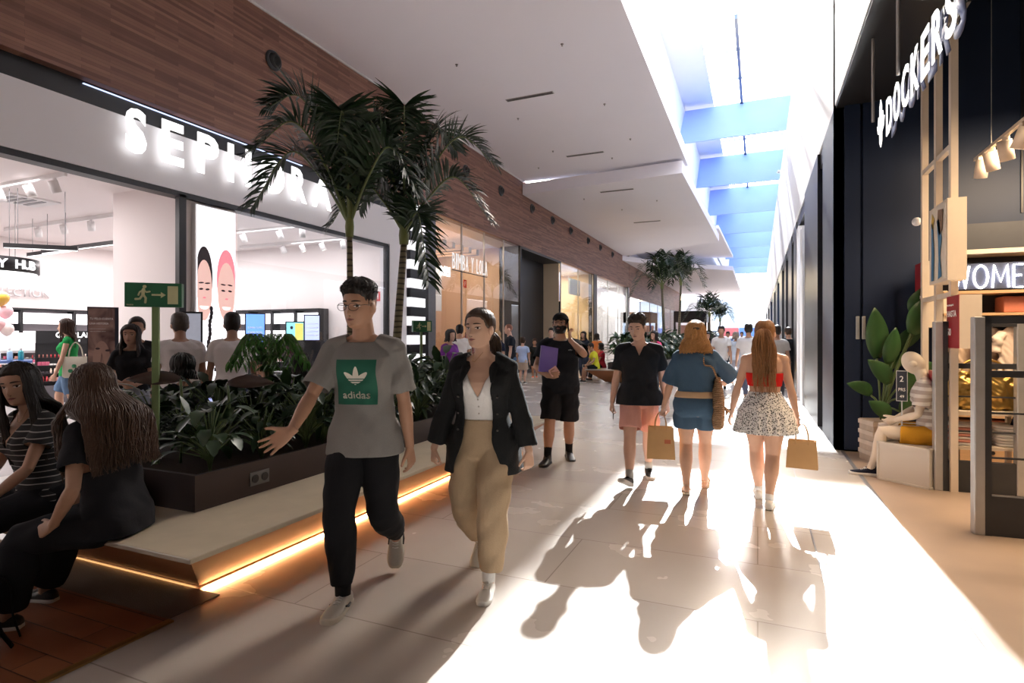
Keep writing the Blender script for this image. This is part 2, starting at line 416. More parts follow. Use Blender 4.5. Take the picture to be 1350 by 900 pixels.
    def shell(s, name, wfun, th, m, parent, sink=.04, noise=.0, voxel=None, nz=40, na=72):
        r2 = random.Random(5)
        def off(z, p):
            w = wfun(z, p); return -sink+(th+sink)*w+(noise*(sin(p*23+z*9)*.5+sin(p*41-z*17)*.5)*w if noise else 0)
        mb = MB().rings([[s.hp(p) for p in r] for r in head_shell(off, nz, na)])
        return mb.build(name, m, parent, True)
    def hair_cap(s, m, parent, th=.05, top=.0, name='hair', front=.27, back=-.34, temple=-.04, tufts=0, tl=.12, seed=1, sides=1.0, tuft_z=.12, sweep=0):
        def w(z, p):
            h = hairline(p, front, back, temple); k = ss(h-.035, h+.03, z)
            tt = (sides+(1-sides)*ss(.1, .3, z)); return k*tt+k*top/th*ss(.2, .45, z)
        o = s.shell(name, w, th, m, parent, noise=.012)
        if tufts:
            r2 = random.Random(seed); mb = MB()
            for i in range(tufts):
                z = tuft_z+(.49-tuft_z)*(r2.random()**.7); p = r2.uniform(-pi, pi)
                if z < hairline(p, front, back, temple)+.03: continue
                a = head_pt(z, p, th*.4+top*ss(.2, .45, z)); n = V((a.x, a.y, a.z+.25)).normalized(); side = V((r2.uniform(-1, 1)+sweep, r2.uniform(-.3, 1), r2.uniform(-.3, .3)))
                b = a+n*tl*.55+side*tl*.25; c = a+n*tl*.75+side*tl*.7
                mb.tube([s.hp(a), s.hp(b), s.hp(c)], [.02*s.hh*s.H*1.3, .017*s.hh*s.H*1.3, .003*s.hh*s.H], 5)
            if mb.v: mb.build('hair_tufts', m, o, True, fixn=False)
        return o
    def locks(s, m, parent, n=110, length=1.3, phi0=65, z0=.30, rad=.045, wave=.03, curve=.02, spread=1.12, seed=3, back=.5, name='hair_locks', taper=.35, fwd=None, lenvar=.12, phis=None, frizz=0):
        r2 = random.Random(seed); mb = MB()
        for i in range(n):
            ph = (phi0+(360-2*phi0)*r2.random())*pi/180
            if phis: ph = r2.uniform(*phis)*pi/180
            zz = z0*r2.uniform(.3, 1.35); L = length*(1+r2.uniform(-lenvar, lenvar)); pts = []; rad_ = []
            N = 12; pa = r2.uniform(0, 6.3); lay = r2.uniform(.0, .05)
            for k in range(N+1):
                t = k/N; z = zz-(zz+L)*t
                q = head_pt(max(z, -.12), ph, .035+lay)
                if z < -.12:
                    f = 1+(spread-1)*min(1, (-.12-z)/.5); q = V((q.x*f, q.y*f, z))
                    if cos(ph) < .25:
                        kk = ss(-.35, -.8, z) if False else ss(.35, .8, -z); q.y = q.y*(1-kk)+min(q.y, -back+.02*sin(pa))*kk
                    elif fwd: kk = ss(.35, .8, -z); q.y = q.y*(1-kk)+max(q.y, fwd)*kk
                wv = wave*ss(.1, .9, t); q = q+V((sin(pa+t*14)*wv, cos(pa*1.3+t*12)*wv*.5, 0))+V((r2.uniform(-1,1), r2.uniform(-1,1), 0))*frizz
                pts.append(s.hp(q)); rad_.append(rad*s.hh*s.H*(1-(1-taper)*t**2)*(.5+.5*ss(0, .15, t)))
            mb.tube(pts, rad_, 6)
        return mb.build(name, m, parent, True, fixn=False)
    def tail(s, m, parent, start=(0,-.42,.15), end=(0,-.62,-1.2), n=50, rad=.035, w=.12, wave=.03, seed=4, mid=(0,-.72,-.1), name='ponytail', taper=.3):
        r2 = random.Random(seed); mb = MB(); P0, P1, P2 = V(start), V(mid), V(end)
        for i in range(n):
            dx = V((r2.uniform(-1, 1), r2.uniform(-1, 1), r2.uniform(-.4, .4))); pa = r2.uniform(0, 6.3); L = r2.uniform(.85, 1.05); pts = []; rad_ = []
            for k in range(11):
                t = k/10*L; p = P0*(1-t)**2+P1*2*t*(1-t)+P2*t*t; ww = w*(.25+1.1*sin(min(1, t*1.25)*pi*.62))
                q = p+V((dx.x*ww, dx.y*ww*.6, dx.z*ww)); q.x += sin(pa+t*13)*wave*t; q.z += 0
                pts.append(s.hp(q)); rad_.append(rad*s.hh*s.H*(1-(1-taper)*(k/10)**2))
            mb.tube(pts, rad_, 6)
        return mb.build(name, m, parent, True, fixn=False)
    def garment(s, name, mb, m, parent, voxel=.007, cutf=None, wr=.003, seed=0, solid=.003, it=2, wf=1.0):
        me = remesh(mb, voxel, it)
        if wr: wrinkle(me, wr, seed, wf)
        if cutf: cut(me, cutf)
        return put(name, me, m, parent, True, solid=solid)
    def endcut(s, specs):
        """specs: (kind, side, t): opens the end of a sleeve or leg at the point t of that limb"""
        pl = []
        for k, g, t in specs:
            f = s.armp if k == 'a' else s.legp; pl.append((f(g, t)*s.H, (f(g, t)-f(g, t-.05)).normalized(), (.10 if k == 'a' else .15)*s.H/1.75))
        def pr(c, n):
            for p, d, r in pl:
                q = c-p; h = q.dot(d)
                if n.dot(d) > .75 and abs(h) < .02 and (q-d*h).length < r: return True
            return False
        return pr
    def tlocal(s, c, z):
        cc, u, v, n = s.frame(z); q = V(c)/s.H-cc; return q.dot(u), q.dot(v), q.dot(n)
    def shirt(s, m, parent, name='t_shirt', hem=.455, sleeve=.62, e=.012, se=.016, flare=.0, voxel=.008, neck=.83, wr=.004, seed=0, vneck=None, hemf=None, cutx=None, bust=True, top=.834, sfl=.012, solid=.003):
        mb = MB(); ef = (lambda z: e*(1+.5*ss(.62, .5, z) if False else 1)*(1 if z < .79 else .55))
        s.torso(mb, hem-.02, top, ef, 22, flare=(lambda z: flare*ss(0, 1, (.66-z)/.2)), hold=True)
        for g in (1, -1):
            mb.tube([s.frame(.834)[0].lerp(s.piv, .1)*s.H, (s.frame(.82)[0]+(s.sh[g]-s.frame(.795)[0])*.55)*s.H, (s.sh[g]+s.frame(.8)[3]*.006)*s.H], [.026*s.H+e*.3, .026*s.H+e*.5, .030*s.H*s.limb+e*.6], 12, round_=True)
            if sleeve:
                s.arm(mb, g, -.02, sleeve, lambda t: se+sfl*ss(.1, sleeve, t), flatend=True)
            if s.sex == 'f' and bust:
                cc, u, v, n = s.frame(.735); mb.ell((cc+u*g*.040*s.w+v*(.058))*s.H, (.036*s.H+e*.5, .030*s.H+e*.6, .035*s.H+e*.5), 14)
        pr = s.endcut([('a', g, sleeve) for g in (1, -1)]) if sleeve else (lambda c, n: False)
        hz = s.frame(hem)[0]; hn = s.frame(hem)[3]
        def cf(c, n):
            if pr(c, n): return True
            q = V(c)/s.H
            if (q-hz).dot(hn) < (hemf(s.tlocal(c, hem)) if hemf else 0) and (q-hz).length < .2: return True
            if vneck:
                x, y, z = s.tlocal(c, vneck[0])
                if y > 0 and z > 0 and abs(x) < vneck[1]*z+vneck[2]: return True
            x, y, z = s.tlocal(c, neck)
            if z > 0 and sqrt(x*x+y*y) < .055 and z < .05: return True
            if cutx and cutx(V(c)): return True
            return False
        return s.garment(name, mb, m, parent, voxel, cf, wr, seed, solid)
    def pants(s, m, parent, name='trousers', top=.60, end=1.93, e=.010, ef=None, voxel=.009, wr=.004, seed=1, te=None, crotch=.0, solid=.003, off=0):
        mb = MB(); te = e if te is None else te
        s.torso(mb, .455, top+.02, te, 10)
        for g in (1, -1):
            s.leg(mb, g, -.02, end, ef or (lambda t: e), flatend=True, off=off)
            mb.ell((s.hipj[g]+V((g*.004, (-.030 if not s.sit_ else -.01), -.004)))*s.H, (.05*s.H*s.w+te, .047*s.H+te, .052*s.H+te), 14)
        if crotch: mb.tube([(s.hipj[1].lerp(s.hipj[-1], .5)-V((0,0,.02)))*s.H, (s.hipj[1].lerp(s.hipj[-1], .5)-V((0,0,crotch)))*s.H], [.05*s.H, .045*s.H], 14)
        pr = s.endcut([('l', g, end) for g in (1, -1)]); tz = s.frame(top)
        def cf(c, n):
            if pr(c, n): return True
            q = V(c)/s.H-tz[0]; return q.dot(tz[3]) > 0 and q.length < .2
        return s.garment(name, mb, m, parent, voxel, cf, wr, seed, solid)
    def skirt(s, m, parent, z0=.60, z1=.44, fl=.05, pleats=22, amp=.006, name='skirt', e=.008):
        mb = MB(); rr = []; N = 96; n = 16
        for i in range(n+1):
            t = i/n; z = z0-(z0-z1)*t; zz = max(z, .50); rx, ry, cy = lerp_table(s.T, zz); c, u, v, nn = s.frame(z)
            rx = rx*s.w+e/s.H+fl*t**1.1; ry = ry*(.4+.6*s.w)+e/s.H+fl*t**1.1+ (.010 if s.sex=='f' else 0)*ss(0,.5,t)
            r = []
            for k in range(N):
                a = 2*pi*k/N; am = amp*t*sin(a*pleats)+amp*.6*t*sin(a*7+1)
                r.append((c+v*cy+u*(rx+am)*cos(a)+v*(ry+am)*sin(a))*s.H)
            rr.append(r)
        mb.rings(rr, cap=False)
        return mb.build(name, m, parent, True, solid=.003)
    def shoes(s, m, sole=None, name='shoe', e=.004, tall=.0, sc=1.0, laces=None, swoosh=None, thick=.024, sock=None):
        parent = s.root
        for g in (1, -1):
            mb = MB(); s.foot(mb, g, e, tall=tall, sc=sc); me = remesh(mb, .006, 2)
            A, M = s.foot_frame(g); ah = .045*s.H
            o = put(name, me, m, parent, True)
            mb = MB(); s.foot(mb, g, e+.004, zb=-.004, zt=thick, sc=sc); mb.build('sole', sole or m, o, True, bevel=.004)
            if laces:
                mb = MB(); L = .158*s.H*sc; k = L/.275
                for j in range(5):
                    y = (.08+.055*j)*L*1.0; t = (y/L+.27); zt = lerp_table([(.28,.088+tall),(.42,.066),(.55,.052),(.7,.043)], t)[0]*k-ah+e*1.6
                    w = .018*k
                    mb.tube([A+M @ V((-w, y, zt-.006)), A+M @ V((0, y+.006, zt+.003)), A+M @ V((w, y, zt-.006))], .0035, 6)
                mb.build('laces', laces, o, True)
            if swoosh:
                L = .158*s.H*sc
                for sd in (1, -1):
                    mb = MB(); x = sd*(.040*L/.275+e)
                    mb.tube([A+M @ V((x*.93, -.02*L, .028-ah)), A+M @ V((x*1.0, .10*L, .016-ah+.01)), A+M @ V((x*1.03, .22*L, .040-ah))], [.006, .008, .005], 6).build('side_mark', swoosh, o, True)
            if sock:
                mb = MB(); mb.tube([s.legp(g, 2.0)*s.H-V((0,0,.01)), s.legp(g, 2-sock[1])*s.H], [.0215*s.H+.004, lerp_table(LEG, 2-sock[1])[0]*s.H+.005], 14); mb.build('sock', sock[0], parent, True)
def skin(name, col): return mat('skin_'+name, col, .55, var=.06, scale=25)
def hairm(name, col): return mat('hair_'+name, col, .45, var=.35, scale=60, spec=.35)
def cloth(name, col, rough=.9, var=.08, scale=90, bump=.15, sheen=0): return mat('cloth_'+name, col, rough, var=var, scale=scale, bump=bump, spec=.2, sheen=sheen)
def LM(**k): return k
def gp(root, pl):                                          # world point of a point given in the person's own frame
    return Matrix.Rotation(root.rotation_euler.z, 4, 'Z') @ V(pl) + root.location
# ---------------------------------------------------------------- the people near the camera
from mathutils.bvhtree import BVHTree
def bvh_of(o):
    me = o.data; return BVHTree.FromPolygons([v.co for v in me.vertices], [tuple(p.vertices) for p in me.polygons])
def conform(me, tree, eps, o=V((0,0,0)), back=False):
    for v in me.vertices:
        x, y, z = v.co.x+o.x, v.co.y, v.co.z+o.z; d = -1 if back else 1
        h = tree.ray_cast(V((x, d, z)), V((0, -d, 0)))
        v.co = V((x, (h[0].y if h[0] else 0)+d*(eps+abs(y)), z))
    me.update(); return me
def grid(x0, x1, z0, z1, n=16, m=16):
    mb = MB(); mb.v = [(x0+(x1-x0)*i/n, 0, z0+(z1-z0)*j/m) for i in range(n+1) for j in range(m+1)]
    mb.f = [(i*(m+1)+j, (i+1)*(m+1)+j, (i+1)*(m+1)+j+1, i*(m+1)+j+1) for i in range(n) for j in range(m)]
    return mb
def figure(u, D, heading, label, group=None, z=0, xy=None, **k):
    p = at(u, D, z) if xy is None else V((xy[0], xy[1], z))
    root = empty('person', p, R(heading), label, 'person', group)
    f = Fig(**k); f.sit_ = k.get('sit', False); f.root = root
    return f, root
black_c = cloth('black', (.012,.012,.014)); dark_denim = cloth('black_denim', (.016,.017,.018), .95, .25, 140, .4)
white_c = cloth('white', (.72,.71,.70)); white_rub = mat('white_rubber', (.70,.69,.66), .5)
black_leather = mat('black_leather', (.02,.02,.02), .45); gold = mat('gold_metal', (.8,.55,.2), .25, 1)
glassm = mat('dark_glasses_metal', (.05,.04,.04), .3, .8)
def glasses(f, root, lens=None, m=None, y=.47, rx=.125, rz=.085):
    mb = MB()
    for g in (1, -1):
        mb.tube([f.hp((g*.150+rx*cos(a), y-.03*abs(cos(a))*(1 if g*cos(a) > 0 else 0), -.01+rz*sin(a))) for a in [2*pi*i/20 for i in range(21)]], .0016, 6)
        mb.tube([f.hp((g*.272, y-.03, .02)), f.hp((g*.345, .30, .03)), f.hp((g*.352, -.02, .0)), f.hp((g*.35, -.10, -.06))], .0018, 6)
    mb.tube([f.hp((-.03, y, .02)), f.hp((0, y+.01, .035)), f.hp((.03, y, .02))], .0016, 6)
    return mb.build('glasses', m or glassm, root, True)

# ---- man in the grey printed tee, walking towards us
f, r = figure(481, 3.34, 199, 'young man in grey t-shirt with green printed square, one hand held out open',
  H=1.80, w=.95, lean=2, twist=0, head=(-16, -3, 0), hip=.522,
  arms={1: dict(w=(.150, .205, .560), p=(.45, -1, -.3)), -1: dict(w=(-.148, -.02, .452), p=(-.3, -1, 0))},
  legs={1: dict(a=(.035, .10, .045), yaw=-4, pitch=0), -1: dict(a=(-.05, -.185, .135), yaw=8, pitch=-62)},
  hands={1: dict(d=(.75, .35, -.55), t=(.45, -.1, .85), curl=.16, spread=1, thumb=.8), -1: dict(curl=.5)})
sk = skin('tan', (.43,.235,.15))
bd = f.body(sk, r, .0042); f.face(r, (.012,.008,.006), (.36,.15,.12))
f.hair_cap(hairm('black', (.012,.009,.008)), r, th=.035, top=.05, sides=.5, tufts=520, tl=.09, front=.29, tuft_z=.24, temple=-.05)
glasses(f, r)
gt = f.shirt(cloth('grey_melange', (.23,.22,.212), .95, .12, 220, .25), r, hem=.468, sleeve=.80, e=.019, se=.020, sfl=.022, flare=.026, voxel=.007, wr=.0062, seed=2, neck=.828)
tr = bvh_of(gt); z0 = .640*1.80; w2 = .115; ox = -.02+.022
def trefoil():
    mb = MB(); n = 24
    def leaf(cx, cz, L, w, a):
        o = []
        for i in range(n):
            t = 2*pi*i/n; x = w*sin(t)*(1 if cos(t) < 0 else 1-.25*cos(t)); y = L*cos(t); o.append((cx+x*cos(a)+y*sin(a), 0, cz-x*sin(a)+y*cos(a)))
        return o
    for L, w, a, px, pz in ((.052, .017, 0, 0, .035), (.048, .017, .85, .030, .022), (.048, .017, -.85, -.030, .022)):
        o = leaf(px, pz, L, w, a); k = len(mb.v); mb.v += [(px, 0, pz)]+o; mb.f += [(k, k+1+i, k+1+(i+1) % n) for i in range(n)]
    return mb
mg = mat('green_print', (.008,.10,.062), .8); mw_ = mat('cream_print', (.72,.68,.60), .8)
pr = grid(ox-w2, ox+w2, z0-.03, z0+.225); g_ = put('printed_square', conform(pr.mesh('p'), tr, .0035), mg, r, True)
def pput(name, mb, m, eps, o, par):
    me = mb if isinstance(mb, bpy.types.Mesh) else mb.mesh('p')
    return put(name, conform(me, tr, eps, V(o)), m, par)
pput('printed_trefoil', trefoil(), mw_, .0055, (ox, 0, z0+.10), g_)
for i in range(3):
    pput('trefoil_stripe', grid(-.075+.004*i, .075-.004*i, .003, .0075, 10, 1), mg, .0070, (ox, 0, z0+.085+i*.013), g_)
tx = textmesh('adidas', .042, .0, .016, .158)
bm = bmesh.new(); bm.from_mesh(tx); bmesh.ops.subdivide_edges(bm, edges=[e for e in bm.edges if e.calc_length() > .012], cuts=2, use_grid_fill=False); bmesh.ops.triangulate(bm, faces=bm.faces); bm.to_mesh(tx); bm.free()
for v in tx.vertices: v.co.x = .158-v.co.x                # he faces us: his right is our left
pput('printed_word', tx, mw_, .0055, (ox-.079, 0, z0+.005), g_)
f.pants(cloth('black_jersey', (.012,.012,.014)), r, top=.56, end=1.90, ef=lambda t: .010+.016*sin(pi*min(1, t/2))+.010*ss(1.1, 1.9, t), te=.003, voxel=.008, wr=.004, off=.006)
f.shoes(mat('offwhite_leather', (.50,.47,.42), .5), mat('cream_sole', (.55,.50,.42), .6), laces=white_c, swoosh=black_leather, sock=(black_c, .25))
# ---- woman with the open black jacket
f, r = figure(637, 3.52, 192, 'woman in open black denim jacket, white buttoned vest and beige high-waisted trousers',
  H=1.655, sex='f', w=1.0, lean=1, head=(-20, 1, 2), hip=.525,
  arms={1: dict(w=(.185, .03, .485), p=(.5, -1, 0)), -1: dict(w=(-.185, .03, .475), p=(-.5, -1, 0))},
  legs={1: dict(a=(.055, -.17, .10), yaw=-6, pitch=-38), -1: dict(a=(-.042, .09, .045), yaw=3)},
  hands={1: dict(d=(.0, .1, -1), t=(-.6, .7, 0), curl=.8), -1: dict(d=(0, .1, -1), t=(.6, .7, 0), curl=.7)})
skf = skin('light', (.56,.35,.25))
f.body(skf, r, .0042); f.face(r, (.05,.03,.02), (.42,.17,.15), lid=.85)
hb = hairm('brown', (.05,.028,.016))
f.hair_cap(hb, r, th=.045, front=.30, back=-.34, temple=.02)
f.tail(hb, r, start=(0,-.40,-.10), mid=(-.1,-.60,-.15), end=(-.15,-.56,-.95), n=40, w=.10)
vst = f.shirt(white_c, r, name='vest', hem=.585, sleeve=0, e=.008, voxel=.007, wr=.0015, vneck=(.695, .50, .0), bust=True, top=.82,
   hemf=lambda q: (-.020*(1-min(1, abs(abs(q[0])-.030)/.030)) if q[1] > 0 else .0))
tr = bvh_of(vst)
for i in range(4):
    c = conform(MB().ell((0,0,0), (.006,.002,.006), 10).mesh('b'), tr, .001, V((0, 0, (.605+.026*i)*1.655))); put('button', c, mat('vest_button', (.45,.42,.38), .4), r, True)
def jk(c):
    x, y, z = f.tlocal(c, .62); return y > 0 and abs(x) < .052+.035*ss(-.06, -.18, z)
f.shirt(dark_denim, r, name='denim_jacket', hem=.418, sleeve=1.86, e=.034, se=.021, sfl=.008, flare=.022, voxel=.0085, wr=.006, seed=5, top=.838, cutx=jk, solid=.005, bust=False)
mb = MB()
for g in (1, -1):
    a = f.frame(.838); b = f.frame(.80); c_ = f.frame(.755)
    pts = [(a[0]-a[2]*.040+a[1]*g*.012)*f.H, (a[0]-a[2]*.018+a[1]*g*.046)*f.H, (b[0]+b[2]*.055+b[1]*g*.052)*f.H, (c_[0]+c_[2]*.098+c_[1]*g*.058)*f.H]
    mb.tube(bez(pts, 8), [.016,.020,.022,.024,.026,.027,.024,.018,.010], 8, flat=.35, up=(g*.6, .5, .6))
mb.build('collar', dark_denim, r, True)
for g in (1, -1):
    for z in (.70, .64, .58, .52):
        q = f.frame(z); MB().ell((q[0]+q[1]*g*.073+q[2]*.082)*f.H, (.007,.004,.007), 8).build('jacket_button', mat('dark_metal_button', (.12,.11,.10), .35, .9), r, True)
f.pants(cloth('beige_twill', (.42,.31,.20), .9, .1, 140, .2), r, top=.612, end=1.87, ef=lambda t: .012+.022*ss(0, .8, t)-.002*ss(1.2, 1.9, t), te=.012, voxel=.008, wr=.0045, seed=8, off=.012)
f.shoes(white_rub, white_rub, name='trainer', laces=white_c, sock=(white_c, .2))
mb = MB(); mb.tube([f.hp((.14, .10, -.62)), f.hp((.05, .30, -.84)), f.hp((-.02, .31, -.85)), f.hp((-.14, .10, -.62))], .0012, 5); mb.build('necklace', gold, r, True)

# ---- bearded man on the phone
f, r = figure(739, 6.92, 196, 'bearded man in black cap and shorts phoning with a purple folder under his arm',
  H=1.76, w=1.14, belly=.05, limb=1.12, head=(-16, 9, 0), twist=2,
  arms={1: dict(w=(.075, .175, .60), p=(1, -.5, -.4)), -1: dict(w=(-.070, .080, .835), p=(-1, .2, -1.0))},
  legs={1: dict(a=(.085, .10, .045), yaw=-14), -1: dict(a=(-.055, -.10, .05), yaw=12, pitch=-6)},
  hands={1: dict(d=(-.75, .5, .1), t=(0, .3, 1), curl=.5), -1: dict(d=(.12, -.15, 1), t=(.3, .9, .1), curl=.55, thumb=.9)})
f.body(sk, r, .0058); f.face(r, (.01,.007,.005), (.30,.12,.1))
hk_ = hairm('black', (.012,.009,.008))
f.hair_cap(hk_, r, th=.03)
f.shell('beard', lambda z, p: ss(-.08, -.16, z)*ss(1.85, 1.5, abs(p))*(1-.0)*(1-ga(p/.30, (z+.285)/.035)*1.2)*(1-ss(-.22,-.17,z)*ss(.75,.35,abs(p))*ss(-.20,-.12,z)), .045, hk_, r)
cap = f.shell('cap', lambda z, p: ss(.12, .17, z)*(1), .075, cloth('cap_black', (.012,.012,.013)), r, sink=.05)
mb = MB(); rr = []
for y, w in ((.34, .27), (.50, .26), (.62, .20), (.70, .10)): rr.append([f.hp((w*sin(a)*1.0, y*(.6+.4*cos(a)), .205-.10*(y-.34)-.04*sin(a)**2)) for a in [pi*(i/8-.5) for i in range(9)]])
mb.rings(rr, cap=False, closed=False); mb.build('brim', black_c, cap, True, solid=.004)
glasses(f, r)
f.shirt(cloth('navy_black', (.012,.014,.018)), r, name='polo_shirt', hem=.475, sleeve=.66, e=.022, se=.024, sfl=.016, flare=.012, wr=.006, voxel=.009, seed=3)
f.pants(black_c, r, name='shorts', top=.57, end=.93, ef=lambda t: .026+.022*ss(.2, 1, t), te=.016, wr=.007, seed=4)
for g in (1, -1):
    q = f.legp(g, .62)*f.H; B(q.x+g*.085-.02, q.x+g*.085+.02, q.y-.06, q.y+.06, q.z-.09, q.z+.08).build('cargo_pocket', black_c, r, bevel=.012)
f.shoes(black_leather, mat('black_sole', (.02,.02,.02), .7), name='boot', tall=.05, sock=(black_c, .32), sc=1.08)
mb = MB()
for i in range(3): mb.box(-.055+.017*i-.004, -.055+.017*i+.008, -.001, .001, 0, .012+.006*(i % 2))
me = mb.mesh('x'); conform(me, bvh_of([c for c in r.children if c.name.startswith('polo')][0]), .003, V((-.085, 0, .765*1.76))); put('chest_logo', me, white_c, r)
ph = gp(r, f.hp((-.405, .10, -.10)))
o = B(-.005, .005, -.038, .038, -.075, .075).build('mobile_phone', mat('phone_black', (.01,.01,.012), .15), bevel=.004); o.location = ph; o.rotation_euler = (R(15), 0, r.rotation_euler.z+R(8))
tag(o, 'black mobile phone held to the ear of the bearded man', 'phone')
B(-.0062, -.005, -.034, .034, -.07, .07).build('screen', mat('phone_screen', (.02,.02,.03), .05), o)
q = gp(r, (.135, .235, .705*1.76))
fo = empty('ring_binder', q, r.rotation_euler.z+R(28), 'purple folder clamped under the arm of the bearded man', 'folder')
mp_ = mat('purple_plastic', (.13,.09,.36), .3, spec=.6)
a = B(-.11, .11, -.012, -.009, -.155, .155).build('cover', mp_, fo, bevel=.001); B(-.11, .11, .009, .012, -.155, .155).build('cover', mp_, fo, bevel=.001); B(-.112, -.108, -.012, .012, -.155, .155).build('spine', mp_, fo)
B(-.10, .105, -.008, .008, -.15, .15).build('paper_stack', mat('paper', (.7,.7,.68), .8), fo)
fo.rotation_euler = (R(8), R(-10), fo.rotation_euler.z)
q = gp(r, f.hands[1]['grip'])
o = MB().box(-.05, .05, -.002, .002, -.035, .06).box(-.035, .055, .003, .005, -.03, .055).build('paper_note', mat('pink_paper', (.75,.45,.38), .8)); o.location = q+V((0, -.02, .03)); o.rotation_euler = (R(20), R(35), r.rotation_euler.z)
tag(o, 'folded pink and white paper slips in the hand of the bearded man', 'paper')

# ---- man in the black polo and pink shorts
f, r = figure(843, 5.93, 190, 'man in black v-neck polo and pink shorts, looking down to the side',
  H=1.705, w=1.06, limb=1.06, head=(-20, -13, 0), 
  arms={1: dict(w=(.165, .02, .475), p=(.3, -1, 0)), -1: dict(w=(-.165, -.01, .475), p=(-.3, -1, 0))},
  legs={1: dict(a=(.055, .17, .062), yaw=-22, pitch=22), -1: dict(a=(-.055, -.16, .055), yaw=10, pitch=-8)},
  hands={1: dict(curl=.8), -1: dict(curl=.7)})
skp = skin('fair', (.58,.36,.27))
f.body(skp, r, .0058); f.face(r, (.02,.012,.008), (.42,.20,.17), lid=.45)
f.hair_cap(hairm('dark_brown', (.025,.015,.010)), r, th=.03, top=.05, sides=.6, tufts=220, tl=.12, front=.29, tuft_z=.26)
ps = f.shirt(cloth('navy_black', (.012,.014,.018)), r, name='polo_shirt', hem=.475, sleeve=.72, e=.024, se=.018, sfl=.012, flare=.030, wr=.005, voxel=.0085, seed=6, vneck=(.77, .42, .0))
mb = MB()
for g in (1, -1):
    a, b, c_ = f.frame(.838), f.frame(.815), f.frame(.785)
    mb.tube(bez([(a[0]-a[2]*.034)*f.H, (a[0]+a[1]*g*.038)*f.H, (b[0]+b[2]*.040+b[1]*g*.034)*f.H, (c_[0]+c_[2]*.072+c_[1]*g*.012)*f.H], 8), [.014,.016,.018,.019,.019,.018,.016,.012,.006], 8, flat=.4)
mb.build('collar', MATS['cloth_navy_black'], r, True)
f.pants(cloth('pink_cotton', (.62,.32,.27), .9, .08), r, name='shorts', top=.57, end=.80, ef=lambda t: .010+.030*ss(.15, .8, t), te=.008, wr=.005, seed=9)
f.shoes(mat('black_mesh', (.02,.02,.022), .6), mat('white_foam', (.6,.58,.55), .6), name='running_shoe', laces=black_c, sock=(cloth('grey_sock', (.45,.45,.44)), .18))
q = gp(r, f.hands[1]['grip']-V((0,.0,.03)))
o = B(-.004, .004, -.036, .036, -.075, .075).build('mobile_phone', MATS['phone_black'], bevel=.003); o.location = q; o.rotation_euler = (R(20), 0, r.rotation_euler.z); tag(o, 'black mobile phone hanging in the hand of the man in pink shorts', 'phone')

# ---- paper carrier bags
kraft = mat('kraft_paper', (.50,.30,.13), .8, var=.1, scale=9); kraft_in = mat('kraft_inside', (.35,.21,.10), .9)
def carrier(loc, rz, w, d, h, label, logo=True, mk=None, tilt=0):
    mk = mk or kraft
    b = empty('paper_bag', loc, rz, label, 'bag', None)
    mb = MB(); t = .88
    for (x0, y0, x1, y1) in ((-1,-1,1,-1), (1,-1,1,1), (1,1,-1,1), (-1,1,-1,-1)):
        side = x0 == x1; m_ = [(x0*w/2, y0*d/2, 0), (x1*w/2, y1*d/2, 0), (x1*w/2*t, y1*d/2*.75, h), (x0*w/2*t, y0*d/2*.75, h)]
        if side:
            k = len(mb.v); mid0 = (x0*w/2, 0, 0); mid1 = (x0*w/2*t*.86, 0, h)
            mb.v += [m_[0], mid0, m_[1], m_[2], mid1, m_[3]]; mb.f += [(k, k+1, k+4, k+5), (k+1, k+2, k+3, k+4)]
        else: mb.add(m_, [(0,1,2,3)])
    mb.add([(-w/2,-d/2,0), (w/2,-d/2,0), (w/2,d/2,0), (-w/2,d/2,0)], [(0,1,2,3)])
    o = mb.build('bag_body', mk, b, solid=.0015)
    for sy in (-1, 1):
        MB().tube(bez([(-w*.2, sy*d*.38, h-.03), (-w*.19, sy*d*.36, h+.05), (-w*.10, sy*d*.12, h+.125), (0, sy*.006, h+.14), (w*.10, sy*d*.12, h+.125), (w*.19, sy*d*.36, h+.05), (w*.2, sy*d*.38, h-.03)], 16), .0045, 6).build('handle', mk, b, True)
    if logo:
        for sy in (-1, 1):
            l_ = B(w*.12, w*.34, sy*d/2*.86-.002, sy*d/2*.86+.002, h*.48, h*.62).build('printed_label', mat('label_red', (.45,.12,.05), .7), b); l_.rotation_euler = (0,0,0)
    return b

# ---- woman in the blue denim playsuit, seen from behind
f, r = figure(917, 5.55, 4, 'woman from behind in a blue denim playsuit with tan belt and blond hair',
  H=1.63, sex='f', w=1.14, limb=1.10, head=(4, 0, 0), 
  arms={1: dict(w=(.135, .15, .63), p=(1, -.35, -.5)), -1: dict(w=(-.195, .01, .47), p=(-.4, -1, 0))},
  legs={1: dict(a=(.05, .12, .05), yaw=-6, pitch=10), -1: dict(a=(-.05, -.06, .055), yaw=5, pitch=-12)},
  hands={1: dict(d=(-.5, .6, .3), t=(0, .2, 1), curl=.6), -1: dict(curl=1.25, thumb=.3)})
skw = skin('warm', (.60,.36,.25))
f.body(skw, r, .006, shod=False)
bl = hairm('blond', (.42,.22,.08))
f.hair_cap(bl, r, th=.075, front=.27, back=-.40)
f.locks(bl, r, n=640, length=.70, phi0=44, wave=.12, rad=.022, z0=.36, spread=1.5, back=.46, lenvar=.22, frizz=.014)
f.tail(bl, r, start=(0,-.40,.30), mid=(0,-.58,.10), end=(.0,-.50,-.25), n=24, w=.12, name='gathered_hair'); MB().ell(f.hp((0,-.52,.20)), (.035,.015,.014), 10).build('hair_clip', mat('clip_brown', (.04,.02,.01), .3), r, True)
dn = cloth('blue_denim', (.055,.105,.17), .9, .14, 160, .3)
f.shirt(dn, r, name='playsuit_top', hem=.59, sleeve=1.0, e=.030, se=.028, sfl=.022, wr=.007, voxel=.0085, seed=11)
